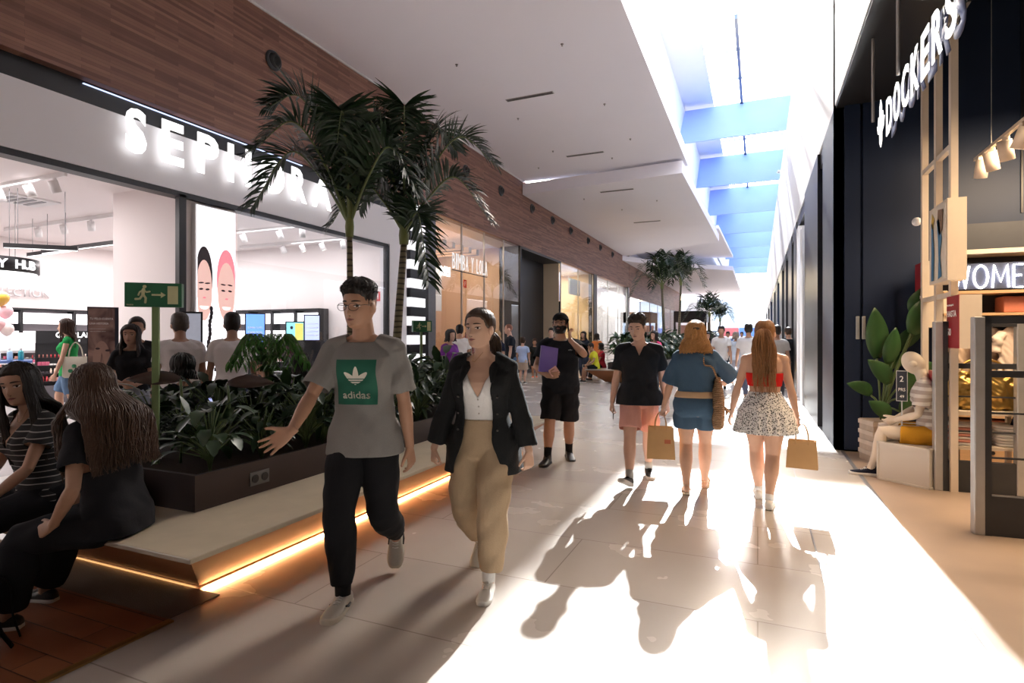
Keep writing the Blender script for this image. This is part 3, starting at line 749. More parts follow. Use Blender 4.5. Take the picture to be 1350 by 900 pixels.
f.pants(dn, r, name='playsuit_shorts', top=.60, end=.52, ef=lambda t: .016+.022*ss(0, .5, t), te=.024, wr=.004, seed=12, crotch=.055)
mb = MB(); f.torso(mb, .566, .602, .034, 4); mb.build('belt', mat('tan_leather', (.50,.34,.20), .6), r, True)
mb = MB()
for g in (1, -1):
    A, M = f.foot_frame(g); ah = .045*f.H
    mb.rings([[A+M @ V((.036*S(cos(q), .8)*k_, y, -ah+hz*S(sin(q), .5)-.012)) for q in [2*pi*i/16 for i in range(16)]] for y, k_, hz in ((-.07,.5,.01),(-.05,.9,.012),(0,.95,.012),(.08,1.15,.011),(.16,1.1,.010),(.195,.5,.008))])
    mb.tube([A+M @ V((x, -.045*sqrt(max(0, 1-(x/.034)**2)), -.01)) for x in (-.034, -.02, 0, .02, .034)], .005, 6)
    mb.tube([A+M @ V((-.045, .10, -ah+.01)), A+M @ V((-.02, .10, -ah+.058)), A+M @ V((.02, .10, -ah+.058)), A+M @ V((.045, .10, -ah+.01))], .010, 6, flat=.5)
mb.build('sandals', mat('cream_leather', (.65,.55,.42), .6), r, True)
# crochet shoulder bag on her right hip
bg = empty('crochet_bag', gp(r, (.205, -.02, .62)), r.rotation_euler.z, 'brown crochet shoulder bag on the right hip of the woman in the denim playsuit', 'bag')
mc = bpy.data.materials.new('crochet'); mc.use_nodes = True; nt = mc.node_tree; bs = nt.nodes['Principled BSDF']; bs.inputs['Roughness'].default_value = .95
tc = nt.nodes.new('ShaderNodeTexCoord'); wv = nt.nodes.new('ShaderNodeTexWave'); wv.bands_direction = 'Z'; wv.inputs['Scale'].default_value = 18; wv.inputs['Distortion'].default_value = 2.5; wv.inputs['Detail Scale'].default_value = 6
cr = nt.nodes.new('ShaderNodeValToRGB'); cr.color_ramp.elements[0].color = (.20,.11,.055,1); cr.color_ramp.elements[1].color = (.40,.25,.14,1)
nt.links.new(tc.outputs['Object'], wv.inputs['Vector']); nt.links.new(wv.outputs['Fac'], cr.inputs['Fac']); nt.links.new(cr.outputs[0], bs.inputs['Base Color'])
bp = nt.nodes.new('ShaderNodeBump'); bp.inputs['Distance'].default_value = .01; nt.links.new(wv.outputs['Fac'], bp.inputs['Height']); nt.links.new(bp.outputs[0], bs.inputs['Normal'])
mb = MB(); rr = []
for z, w, d in ((0,.06,.03),(.03,.13,.05),(.15,.165,.06),(.30,.15,.055),(.42,.11,.04),(.50,.05,.025)):
    rr.append([V((d*S(sin(a), .8)*(1+.05*sin(a*5+z*20)), w*S(cos(a), .8), z)) for a in [2*pi*i/28 for i in range(28)]])
mb.rings(rr); me = remesh(mb, .008, 1); wrinkle(me, .006, 3, 2); put('bag_body', me, mc, bg, True)
a = f.frame(.81); A_ = (a[0]+a[1]*.055+a[3]*.030)*f.H-V((.205, -.02, .62)); 
for dy in (-.012, .012):
    MB().tube(bez([(0, -.03+dy, .46), (-.05, -.135+dy, .60), ((A_.x-.01), -.125+dy, A_.z-.12), (A_.x, A_.y+dy, A_.z+.012), (A_.x+.02, .10+dy, A_.z-.12), (-.03, .115+dy, .58), (0, .04+dy, .46)], 24), .010, 8, flat=.6).build('strap', mc, bg, True)
MB().tube([(.05, .02, .22), (.09, .02, .18), (.07, .0, .13)], [.01,.022,.004], 8).build('tassel', mc, bg, True)
q = gp(r, f.hands[-1]['grip']); carrier((q.x-.03, q.y-.0, q.z-.43), R(12), .27, .15, .31, 'large brown paper bag with red label carried by the woman in denim')

# ---- woman in red top and speckled skirt
f, r = figure(1008, 5.10, 0, 'woman from behind in red one-strap top and speckled skirt with long ponytail',
  H=1.63, sex='f', w=1.06, limb=1.08, head=(-6, 0, 0),
  arms={1: dict(w=(.165, .03, .47), p=(.4, -1, 0)), -1: dict(w=(-.178, .04, .475), p=(-.6, -1, 0))},
  legs={1: dict(a=(.022, -.06, .05), yaw=-4, pitch=-4), -1: dict(a=(-.03, .14, .05), yaw=3, pitch=6)},
  hands={1: dict(curl=1.3, thumb=.3), -1: dict(curl=.4)})
f.body(skw, r, .006)
gb = hairm('ginger_blond', (.30,.14,.055))
f.hair_cap(gb, r, th=.05, front=.28, back=-.36)
f.tail(gb, r, start=(0,-.42,.12), mid=(.02,-.80,-.05), end=(.06,-.56,-2.15), n=260, w=.30, wave=.055, rad=.022)
MB().tube([f.hp((.06*cos(a), -.50+.02*sin(a), .10+.06*sin(a))) for a in [2*pi*i/12 for i in range(13)]], .007, 6).build('hair_tie', gb, r, True)
red = cloth('red_rib', (.62,.015,.012), .8, .08, 120, .3)
mb = MB(); f.torso(mb, .655, .735, .006, 12)
for g in (1, -1):
    cc, u, v, n = f.frame(.735); mb.ell((cc+u*g*.042+v*.056)*f.H, (.036*f.H, .034*f.H, .032*f.H), 14)
def ct(c, n): z = f.tlocal(c, .66)[2]; return z < -.004 or z > .068
f.garment('crop_top', mb, red, r, .007, ct, .0015, 1)
q = [f.frame(.72), f.frame(.77), f.frame(.815)]
MB().tube(bez([(q[0][0]-q[0][1]*.045-q[0][2]*.072)*f.H, (q[1][0]-q[1][1]*.050-q[1][2]*.062)*f.H, (q[2][0]-q[2][1]*.058-q[2][2]*.030)*f.H, (q[2][0]-q[2][1]*.060+q[2][3]*.012+q[2][2]*.012)*f.H, (q[1][0]-q[1][1]*.055+q[1][2]*.065)*f.H, (q[0][0]-q[0][1]*.045+q[0][2]*.095)*f.H], 16), .012, 8, flat=.35, up=(0, 1, .3)).build('shoulder_strap', red, r, True)
ms = bpy.data.materials.new('speckled_fabric'); ms.use_nodes = True; nt = ms.node_tree; bs = nt.nodes['Principled BSDF']; bs.inputs['Roughness'].default_value = .9
tc = nt.nodes.new('ShaderNodeTexCoord'); vo = nt.nodes.new('ShaderNodeTexVoronoi'); vo.inputs['Scale'].default_value = 78; cr = nt.nodes.new('ShaderNodeValToRGB'); cr.color_ramp.interpolation = 'CONSTANT'
cr.color_ramp.elements[0].color = (.02,.02,.02,1); cr.color_ramp.elements[1].color = (.80,.78,.76,1); cr.color_ramp.elements[1].position = .40
nt.links.new(tc.outputs['Object'], vo.inputs['Vector']); nt.links.new(vo.outputs['Distance'], cr.inputs['Fac']); nt.links.new(cr.outputs[0], bs.inputs['Base Color'])
f.skirt(ms, r, .625, .405, .052, 20, .006)
f.shoes(white_rub, white_rub, name='trainer', laces=white_c, sock=(white_c, .12))
q = f.wr[-1]*f.H; MB().tube([q+V((.020*cos(a), .022*sin(a), .03)) for a in [2*pi*i/16 for i in range(17)]], .007, 6).build('watch', black_leather, r, True)
q = gp(r, f.hands[1]['grip']); carrier((q.x+.05, q.y, q.z-.37), R(-6), .25, .13, .24, 'small tan paper bag carried by the woman in the speckled skirt', False)

# ---- two women seated on the near end of the bench
f, r = figure(0, 0, 115, 'woman in black with long wavy brown hair sitting on the bench end, back turned', xy=(-3.20, 1.98),
  H=1.66, sex='f', w=1.12, hip=.335, lean=9, sit=True, twist=-18, head=(-4, -4, 0), limb=1.05,
  arms={1: dict(w=(.11, .17, .36), p=(1, -.6, -.2)), -1: dict(w=(-.13, .10, .335), p=(-.8, -1, 0))},
  legs={1: dict(a=(.10, .30, .045), yaw=-12, p=(.05, .3, 1)), -1: dict(a=(-.09, .27, .045), yaw=8, p=(-.05, .3, 1))}, hands={-1: dict(d=(.1, .8, -.4), curl=.6)})
f.body(skin('olive', (.36,.20,.13)), r, .0055, detail=True)
bh = hairm('chestnut', (.05,.024,.013))
f.hair_cap(bh, r, th=.07, front=.29)
f.locks(bh, r, n=1100, length=1.75, phi0=42, wave=.075, rad=.019, z0=.36, spread=2.0, back=.60, lenvar=.14)
f.shirt(cloth('black_cotton', (.013,.013,.016)), r, hem=.475, sleeve=.62, e=.016, se=.018, wr=.004, voxel=.009)
f.pants(MATS['cloth_black_cotton'], r, top=.57, end=1.90, ef=lambda t: .018+.02*ss(.8, 1.8, t), te=.012, wr=.004)
f.shoes(black_leather, white_rub, name='trainer', laces=white_c)
ha = figure(0, 0, 168, 'young woman with long dark hair and striped black top seated at the left edge', xy=(-3.98, 2.02),
  H=1.64, sex='f', w=1.0, hip=.338, lean=6, sit=True, twist=14, head=(28, -4, 4),
  arms={1: dict(w=(.10, .17, .36), p=(1, -.6, -.2)), -1: dict(w=(-.09, .17, .36), p=(-1, -.8, 0))},
  legs={1: dict(a=(.07, .28, .045), p=(.05, .3, 1)), -1: dict(a=(-.07, .26, .045), p=(-.05, .3, 1))})
f, r = ha
f.body(skin('olive_light', (.40,.225,.15)), r, .005); f.face(r, (.012,.008,.006), (.33,.11,.10), lid=.9)
dh = hairm('near_black', (.014,.010,.008))
f.hair_cap(dh, r, th=.06, front=.30, temple=.05)
f.locks(dh, r, n=480, length=1.6, phi0=62, wave=.03, rad=.028, z0=.38, spread=1.2, back=.55)
f.locks(dh, r, n=90, length=1.75, wave=.03, rad=.03, z0=.38, spread=1.15, fwd=.36, phis=(48, 92), name='front_locks'); f.locks(dh, r, n=90, length=1.75, wave=.03, rad=.03, z0=.38, spread=1.15, fwd=.36, phis=(-92, -48), name='front_locks')
mst = bpy.data.materials.new('striped_knit'); mst.use_nodes = True; nt = mst.node_tree; bs = nt.nodes['Principled BSDF']; bs.inputs['Roughness'].default_value = .9
def stripes(nt, bs, ca, cb, scale, pos, axis='Z'):
    tc = nt.nodes.new('ShaderNodeTexCoord'); wv = nt.nodes.new('ShaderNodeTexWave'); wv.bands_direction = axis; wv.inputs['Scale'].default_value = scale; wv.inputs['Distortion'].default_value = .6; wv.inputs['Detail'].default_value = 0
    cr = nt.nodes.new('ShaderNodeValToRGB'); cr.color_ramp.interpolation = 'CONSTANT'; cr.color_ramp.elements[0].color = (*ca, 1); cr.color_ramp.elements[1].color = (*cb, 1); cr.color_ramp.elements[1].position = pos
    nt.links.new(tc.outputs['Object'], wv.inputs['Vector']); nt.links.new(wv.outputs['Fac'], cr.inputs['Fac']); nt.links.new(cr.outputs[0], bs.inputs['Base Color'])
stripes(nt, bs, (.014,.014,.016), (.30,.29,.28), 9, .93)
f.shirt(mst, r, name='striped_top', hem=.475, sleeve=.5, e=.012, se=.02, wr=.004, voxel=.008, vneck=(.72, .45, 0))
f.pants(MATS['cloth_black_cotton'], r, top=.57, end=1.90, e=.014, wr=.004)
f.shoes(white_rub, white_rub, name='trainer')
mb = MB(); mb.tube([f.hp((.12, .12, -.62)), f.hp((.03, .34, -.90)), f.hp((-.03, .34, -.90)), f.hp((-.12, .12, -.62))], .0012, 5); mb.build('necklace', gold, r, True)
# ---------------------------------------------------------------- the setting
XL, XR = -9.0, .95
def nodemat(name, rough=.6, metal=0, spec=.5):
    m = bpy.data.materials.new(name); m.use_nodes = True; nt = m.node_tree; b = nt.nodes['Principled BSDF']
    b.inputs['Roughness'].default_value = rough; b.inputs['Metallic'].default_value = metal; b.inputs['Specular IOR Level'].default_value = spec
    return m, nt, b
def N(nt, t, **k):
    n = nt.nodes.new(t)
    for a, v in k.items(): setattr(n, a, v)
    return n
def brickmat(name, c1, c2, mortar, w, h, msize, rough=.4, axes='XY', var=.3, bumpd=.002, off=.5, nscale=1.2, spec=.5, rvar=.0):
    m, nt, b = nodemat(name, rough, 0, spec); L = nt.links.new
    tc = N(nt, 'ShaderNodeTexCoord'); sp = N(nt, 'ShaderNodeSeparateXYZ'); cb = N(nt, 'ShaderNodeCombineXYZ'); L(tc.outputs['Object'], sp.inputs[0])
    L(sp.outputs[axes[0]], cb.inputs[0]); L(sp.outputs[axes[1]], cb.inputs[1])
    br = N(nt, 'ShaderNodeTexBrick'); br.offset = off; br.inputs['Color1'].default_value = (*c1, 1); br.inputs['Color2'].default_value = (*c2, 1); br.inputs['Mortar'].default_value = (*mortar, 1)
    br.inputs['Scale'].default_value = 1; br.inputs['Brick Width'].default_value = w; br.inputs['Row Height'].default_value = h; br.inputs['Mortar Size'].default_value = msize; br.inputs['Mortar Smooth'].default_value = .1
    L(cb.outputs[0], br.inputs['Vector'])
    n1 = N(nt, 'ShaderNodeTexNoise'); n1.inputs['Scale'].default_value = nscale; n1.inputs['Detail'].default_value = 4; n1.inputs['Roughness'].default_value = .5; L(cb.outputs[0], n1.inputs['Vector'])
    mr = N(nt, 'ShaderNodeMapRange'); mr.inputs['From Min'].default_value = .15; mr.inputs['From Max'].default_value = .85; mr.inputs['To Min'].default_value = 1-var; mr.inputs['To Max'].default_value = 1+var; L(n1.outputs['Fac'], mr.inputs[0])
    mx = N(nt, 'ShaderNodeVectorMath', operation='MULTIPLY'); L(br.outputs['Color'], mx.inputs[0]); L(mr.outputs[0], mx.inputs[1]); L(mx.outputs[0], b.inputs['Base Color'])
    bp = N(nt, 'ShaderNodeBump'); bp.inputs['Strength'].default_value = .6; bp.inputs['Distance'].default_value = bumpd; bp.invert = True; L(br.outputs['Fac'], bp.inputs['Height']); L(bp.outputs[0], b.inputs['Normal'])
    if rvar:
        m2 = N(nt, 'ShaderNodeMapRange'); m2.inputs['From Min'].default_value = .15; m2.inputs['From Max'].default_value = .85; m2.inputs['To Min'].default_value = rough-rvar; m2.inputs['To Max'].default_value = rough+rvar; L(n1.outputs['Fac'], m2.inputs[0]); L(m2.outputs[0], b.inputs['Roughness'])
    return m
m_floor = brickmat('floor_concrete_tiles', (.46,.415,.375), (.51,.46,.415), (.32,.28,.25), 2.4, .82, .004, .26, 'XY', .06, .002, .5, 1.4, .5, .05)
m_floor2 = brickmat('shop_floor_concrete', (.36,.27,.20), (.40,.30,.23), (.30,.22,.17), 30, 30, .004, .38, 'XY', .3, .001, .5, 1.1, .4, .1)
m_wood = brickmat('wall_wood_strips', (.16,.070,.046), (.32,.160,.108), (.10,.04,.03), 1.1, .052, .0012, .5, 'YZ', .12, .002, .37, 3)
m_woodfl = brickmat('wood_floor_boards', (.33,.125,.055), (.20,.07,.03), (.02,.01,.006), 2.2, .145, .003, .35, 'XY', .25, .002, .4, 2)
m_white = mat('white_plaster', (.80,.79,.79), .7, var=.02, scale=1.5)
m_lilac = mat('ceiling_plaster', (.90,.875,.93), .75, var=.02, scale=.7)
m_black = mat('black_powdercoat', (.012,.012,.014), .4); m_navy = mat('navy_panel', (.011,.021,.050), .5, var=.15, scale=1.2, spec=.3)
m_fascia = mat('fascia_white_panel', (.82,.80,.82), .45, var=.02, scale=.8); m_inner = mat('shop_white_wall', (.82,.76,.75), .6, var=.02, scale=1)
m_grey = mat('grey_metal', (.20,.20,.21), .4, .6); m_alu = mat('brushed_aluminium', (.50,.49,.47), .35, .7)
m_glass = bpy.data.materials.new('clear_glass'); m_glass.use_nodes = True; nt = m_glass.node_tree; nt.nodes.remove(nt.nodes['Principled BSDF'])
lw_ = N(nt, 'ShaderNodeLayerWeight'); lw_.inputs[0].default_value = .5; pw_ = N(nt, 'ShaderNodeMath', operation='POWER'); pw_.inputs[1].default_value = 3.0; ad_ = N(nt, 'ShaderNodeMath', operation='MULTIPLY_ADD'); ad_.inputs[1].default_value = .55; ad_.inputs[2].default_value = .05; nt.links.new(lw_.outputs['Facing'], pw_.inputs[0]); nt.links.new(pw_.outputs[0], ad_.inputs[0])
g1 = N(nt, 'ShaderNodeBsdfTransparent'); g2 = N(nt, 'ShaderNodeBsdfGlossy'); g2.inputs['Roughness'].default_value = .01; mxs = N(nt, 'ShaderNodeMixShader')
g1.inputs[0].default_value = (.93,.95,.96,1)
nt.links.new(ad_.outputs[0], mxs.inputs[0]); nt.links.new(g1.outputs[0], mxs.inputs[1]); nt.links.new(g2.outputs[0], mxs.inputs[2]); nt.links.new(mxs.outputs[0], nt.nodes['Material Output'].inputs[0])

struct(B(-9.6, XR+.1, -6, 120, -.1, 0).build('floor', m_floor))
struct(B(XR+.1, 8, -6, 8.7, -.1, 0).build('floor', m_floor2))
struct(B(-20, -9.6, -2, 13.1, -.1, 0).build('floor', mat('shop_tile', (.48,.46,.45), .25, var=.05, scale=2)))
struct(B(-15, -9.6, 13.1, 60, -.1, 0).build('floor', mat('warm_shop_floor', (.42,.33,.26), .35, var=.1, scale=2)))
struct(B(XR+.1, 6, 8.7, 90, -.1, 0).build('floor', mat('far_shop_floor', (.3,.3,.31), .35, var=.1, scale=2)))
# drainage slot and threshold strip
struct(B(.372, .384, -6, 30, 0, .003).build('trim_1', m_grey)); struct(B(.425, .433, -6, 4.4, 0, .003).build('trim_2', mat('teal_joint', (.10,.17,.18), .6)))
struct(B(XR+.06, XR+.10, -6, 8.7, 0, .004).build('trim_3', m_grey))
# wood boards and coir mat by the bench end
struct(B(-9.0, -2.87, -6, 2.05, 0, .006).build('floor_boards', m_woodfl))
struct(B(-2.87, -2.83, -6, 2.05, 0, .010).build('trim_4', mat('brass_trim', (.45,.28,.10), .35, .8)))
mat_ = B(-9.0, -2.88, 2.05, 2.37, 0, .004).build('entrance_mat', mat('coir_mat', (.20,.155,.12), .95, var=.35, scale=240, bump=.6)); tag(mat_, 'dark brown fibre mat lying along the end of the bench', 'mat')

# left wall
struct(B(-20, 9, -6.3, -6, 0, 13.5).build('wall_sky_block', mat('beige_plaster', (.34,.315,.30), .7, var=.04, scale=1)))  # unseen wall added behind the camera to keep out sky light
struct(B(-20, -18.7, -6, 13, 0, 4.4).build('wall_shop_outer', m_white))
wl = struct(B(XL-.3, XL, -6, 43.4, 5.3, 8.05).build('wall_left', m_wood))
struct(B(XL-.3, XL-.16, -6, 13.3, 4.93, 5.3).build('trim_5', m_black))
struct(B(XL-.16, XL-.13, 5.2, 9.6, 5.25, 5.262).build('trim_6', mat('cove_light', (.5,.6,1), emit=.7, ecol=(.55,.65,1))))
struct(B(XL-.3, XL, -6, 13.2, 3.99, 4.93).build('wall_left_fascia', m_fascia))
struct(B(XL-.25, XL-.02, -6, 12.6, 3.90, 3.99).build('trim_7', m_black))
struct(B(-20, XL-.25, -2, 13.0, 4.2, 4.4).build('ceiling_shop', m_inner))
struct(B(-18.7, -18.5, -2, 13.0, 0, 4.2).build('wall_shop_back', m_inner))
struct(B(-18.5, XL-.05, 12.9, 13.1, 0, 4.2).build('wall_shop_far', m_inner))
struct(B(-18.5, XL-.05, -2, -1.8, 0, 4.2).build('wall_shop_near', m_inner))
struct(B(-11.1, XL-.12, 6.83, 7.84, 0, 4.2).build('wall_shop_pier', m_inner))
struct(B(XL-.12, XL-.02, 6.63, 6.76, 0, 3.95).build('trim_8', m_black)); struct(B(XL-.12, XL-.02, 12.50, 12.62, 0, 3.95).build('trim_9', m_black))
struct(B(XL-.3, XL, 12.62, 13.42, 0, 3.99).build('wall_left_pier', m_fascia))
struct(B(XL-.3, XL, 13.2, 13.5, 3.99, 5.3).build('wall_left_pier', m_fascia))
w1 = struct(B(XL-.06, XL-.045, 7.84, 12.5, .02, 3.92).build('window_1', m_glass))
# black and white striped column
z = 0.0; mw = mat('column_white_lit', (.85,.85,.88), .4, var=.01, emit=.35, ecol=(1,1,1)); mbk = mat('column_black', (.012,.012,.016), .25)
sc_ = empty('striped_column', (XL, 13.95, 0), 0, 'tall black and white striped column beside the white cosmetics shop front', 'column')
sc_m = MB().box(-.25, .10, -.5, .45, 0, 5.28).build('column_core', mbk, sc_)
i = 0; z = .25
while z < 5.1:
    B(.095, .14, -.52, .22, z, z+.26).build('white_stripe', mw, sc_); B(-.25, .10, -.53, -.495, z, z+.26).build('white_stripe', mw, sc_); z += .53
struct(B(XL-.3, XL+.02, 14.45, 14.95, 0, 5.3).build('wall_left_pier', m_grey))
# bimba store
warm = mat('warm_shop_wall', (.72,.52,.38), .7, var=.05, scale=1)
def store(y0, y1, xb, zt, wallm, n):
    struct(B(xb-.15, xb, y0, y1, 0, zt).build('wall_shop_back', wallm)); struct(B(xb, XL-.1, y0-.1, y0, 0, zt).build('wall_shop_near', wallm)); struct(B(xb, XL-.1, y1, y1+.1, 0, zt).build('wall_shop_far', wallm)); struct(B(xb, XL-.3, y0, y1, zt, zt+.12).build('ceiling_shop', m_inner))
def window(n, y0, y1, z0, z1, x=XL-.04, ny=4, fm=None, zb=None):
    g = struct(B(x-.012, x, y0, y1, z0, z1).build('window_%d' % n, m_glass))
    for k in range(ny+1):
        y = y0+(y1-y0)*k/ny; B(x-.03, x+.02, y-.02, y+.02, z0, z1).build('window_frame', fm or m_alu, g)
    B(x-.03, x+.02, y0, y1, z0, z0+.05).build('window_sill', fm or m_alu, g)
    if zb: B(x-.03, x+.02, y0, y1, zb-.02, zb+.02).build('window_frame', fm or m_alu, g)
    return g
store(15.0, 21.8, -13.5, 5.3, warm, 2); window(2, 15.0, 21.8, 0, 5.28, ny=4)
struct(B(-11.6, -11.5, 15.1, 19.6, 2.55, 4.3).build('wall_shop_band', m_white))
struct(B(XL-1.0, XL-.9, 21.8, 27.0, 0, 5.3).build('wall_left_recess', m_black)); struct(B(XL-.9, XL, 21.8, 27.0, 5.2, 5.3).build('ceiling_recess', m_black)); struct(B(XL-.9, XL, 21.7, 21.85, 0, 5.3).build('wall_left_return', m_black))
struct(B(XL-.9, XL, 21.8, 27.0, 0, .012).build('floor_recess', mat('dark_stone', (.04,.04,.045), .3)))
cream = mat('cream_shop_wall', (.80,.64,.44), .7, var=.05, scale=1)
store(27.0, 33.2, -13.0, 5.3, cream, 3); window(3, 27.05, 33.1, 0, 5.25, ny=2)
g4 = struct(B(XL-.9, XL-.02, 27.0, 27.015, 0, 5.2).build('window_4', m_glass)); B(XL-.9, XL-.05, 26.95, 27.03, 3.1, 3.3).build('window_frame', m_black, g4); B(XL-.22, XL-.05, 26.95, 27.03, 0, 3.2).build('window_frame', m_black, g4)
struct(B(XL-.3, XL+.03, 33.1, 33.8, 0, 5.3).build('wall_left_pier', m_black))
silver = mat('silver_lit_wall', (.80,.76,.74), .35, var=.03, scale=1)
store(33.8, 42.7, -11.5, 5.3, silver, 4); window(5, 33.8, 42.7, 0, 5.25, ny=3)
struct(B(XL-.3, XL+.03, 42.7, 43.0, 0, 5.3).build('wall_left_pier', m_black)); struct(B(XL-.3, XL, 43.0, 43.4, 0, 5.3).build('wall_left_pier', m_lilac))
struct(B(XL-.3, XL, 43.5, 75, 4.7, 7.1).build('wall_left_far', m_wood)); struct(B(XL-.3, XL-.02, 40, 99, 7.1, 9.3).build('wall_left_upper', m_lilac)); store(43.6, 75, -13.0, 4.7, warm, 6); window(6, 43.6, 75, 0, 4.7, ny=7, fm=mat('wood_frame', (.30,.20,.14), .5))
# raised fire and balcony strip with round ceiling nozzles on the wood wall
nz0 = None; m_noz = mat('nozzle_metal', (.07,.075,.08), .4, .5)
for i, (u, zz) in enumerate([(360, 0), (475, 0), (660, 0), (701, 0), (728, 0), (752, 0), (775, 0), (791, 0), (807, 0), (614, 0)]):
    D, Y = onX(u, XL); z = 7.1
    if nz0 is None:
        nz0 = empty('jet_nozzle', (XL, Y, z), 0, 'round black air nozzle on the wooden wall', 'air nozzle', 'round air nozzles along the wooden wall')
        MX = Matrix.Rotation(R(90), 4, 'Y'); MB().lathe([(.20,0),(.20,.03),(.17,.06),(.155,.06),(.155,-.0)], seg=24, M=MX).build('rim', m_noz, nz0, True); MB().lathe([(.001,0),(.15,.01),(.14,.06),(.10,.11),(.085,.11),(.08,.03),(.001,.03)], seg=24, M=MX @ Matrix.Rotation(R(12), 4, 'Y')).build('nozzle', mat('nozzle_dark', (.02,.02,.02), .5), nz0, True)
    else: dup(nz0, (XL, Y, z))

# ceilings
def slab(name, pts, z, th, m): return struct(MB().prism([(x, y, z) for x, y in pts], (0,0,1), th).build(name, m))
slab('ceiling', [(XL+.06, -6), (-2.42, -6), (-2.42, 22.4), (XL+.06, 22.0)], 8.0, .5, m_lilac)
struct(B(XL+.01, XL+.05, -6, 22, 7.97, 8.1).build('trim_10', m_white))
slab('ceiling', [(XL+.02, 21.9), (-2.5, 21.3), (-2.2, 37.3), (XL+.02, 41.5)], 7.45, .45, m_lilac)
slab('ceiling', [(XL, 41.0), (-6.6, 46), (-1.9, 50.8), (-1.9, 90), (XL, 90)], 7.1, .35, m_lilac)
slab('ceiling', [(XL, 40), (-2.2, 37), (-1.9, 51), (XL, 49)], 8.2, .2, m_lilac)
slab('ceiling', [(XL-.3, -6), (-3.6, -6), (-3.6, 99), (XL-.3, 99)], 9.2, .2, m_white)
struct(B(-3.8, -3.6, -6, 99, 8.5, 13.8).build('trim_11', m_white))
slab('ceiling', [(-3.6, -6), (1.6, -6), (1.6, 11.0), (-3.6, 11.0)], 9.2, .25, m_white)
m_slot = mat('slot_black', (.05,.045,.045), .5)
sl = None
for u, v, L in [(698, 127, 1.25), (771, 203, 1.25), (813, 251, 1.2), (853, 292, 1.2), (1000, 420, 0)]:
    if not L: continue
    zc = 8.0 if v < 230 else 7.45; D = FPX*(zc-EYE)/(V0-v); p = at(u, D, zc)
    if sl is None:
        sl = empty('linear_diffuser', p, 0, 'narrow black slot diffuser set in the white ceiling', 'air diffuser', 'slot diffusers in the white ceiling panels')
        B(-.68, .68, -.075, .075, -.012, 0).build('frame', mat('slot_rim', (.45,.43,.43), .5), sl)
        for k in range(3): B(-.66, .66, -.06+.045*k, -.03+.045*k, -.016, -.004).build('slot', m_slot, sl)
    else: dup(sl, p)
sp0 = None
for u, v in [(602, 85), (741, 58), (683, 156), (797, 137), (831, 183), (729, 199), (807, 208), (710, 221), (866, 264), (770, 262), (820, 276)]:
    zc = 8.0 if v < 230 else 7.45; D = FPX*(zc-EYE)/(V0-v); p = at(u, D, zc)
    if sp0 is None: sp0 = tag(MB().lathe([(.035,0),(.035,-.008),(.012,-.012),(.010,-.04),(.022,-.045),(.001,-.048)], seg=12).build('sprinkler', mat('sprinkler_metal', (.18,.15,.14), .4, .5), smooth=True), 'small sprinkler head under the white ceiling', 'sprinkler', 'sprinkler heads under the white ceiling panels'); sp0.location = p
    else: dup(sp0, p)

# skylight: louvre blades tinted with blue sky light, white glazing between, longitudinal beam
def translucent(name, col, tr, tlu=.5, em=0):
    m = bpy.data.materials.new(name); m.use_nodes = True; nt = m.node_tree; nt.nodes.remove(nt.nodes['Principled BSDF']); L = nt.links.new
    a = N(nt, 'ShaderNodeBsdfTransparent'); d = N(nt, 'ShaderNodeBsdfDiffuse'); t = N(nt, 'ShaderNodeBsdfTranslucent'); x = N(nt, 'ShaderNodeMixShader'); y = N(nt, 'ShaderNodeMixShader')
    n = N(nt, 'ShaderNodeTexNoise'); n.inputs['Scale'].default_value = 1.5; c = N(nt, 'ShaderNodeMix'); c.data_type = 'RGBA'; c.inputs['A'].default_value = (*[q*.92 for q in col], 1); c.inputs['B'].default_value = (*col, 1); L(n.outputs['Fac'], c.inputs['Factor'])
    L(c.outputs['Result'], d.inputs[0]); L(c.outputs['Result'], t.inputs[0]); x.inputs[0].default_value = tlu; y.inputs[0].default_value = 1-tr
    L(d.outputs[0], x.inputs[1]); L(t.outputs[0], x.inputs[2]); L(a.outputs[0], y.inputs[1]); L(x.outputs[0], y.inputs[2]); L(y.outputs[0], nt.nodes['Material Output'].inputs[0])
    return m
m_shade = mat('louvre_blue_white', (.34,.45,.88), .6, var=.04, scale=1.5); m_glaze = translucent('frosted_glazing', (.9,.93,1.0), .6, .6)  # pale blades; the blue of the sky light is put into their colour
for i in range(8):                                           # big fixed louvre blades, 45 degrees
    y0 = 28.8+8.9*i; q = 2.6
    mb = MB(); mb.prism([(-3.58, y0, 11.0), (1.58, y0, 11.0), (1.58, y0+q*1.07, 11.0+q), (-3.58, y0+q*1.07, 11.0+q)], (0, 1, -1), .06)
    tag(mb.build('skylight_louvre', m_shade), 'large pale louvre blade under the glass roof, blue sky light painted into its colour', 'louvre', 'louvre blades in the skylight, tinted with painted sky light')
for i in range(9):
    y0 = 23.0+8.9*i; w_ = struct(B(-2.1, 1.6, y0, y0+8.8, 13.75, 13.76).build('window_%d' % (10+i), m_glass))
    for k in range(3): B(-2.1, 1.6, y0+2.9*k-.03, y0+2.9*k+.03, 13.65, 13.75).build('glazing_bar', m_white, w_)
struct(B(-3.8, -2.12, -6, 99, 13.8, 14.0).build('ceiling_sun_block', m_white))  # opaque roof strip added to trim the sun patch on the floor
for x_ in (-.75,): struct(B(x_-.07, x_+.07, 23, 99, 13.5, 13.65).build('trim_12', m_grey))
for yb in (11.15,): struct(B(-3.6, 1.6, yb-.15, yb+.05, 9.2, 13.8).build('trim_13', m_white))
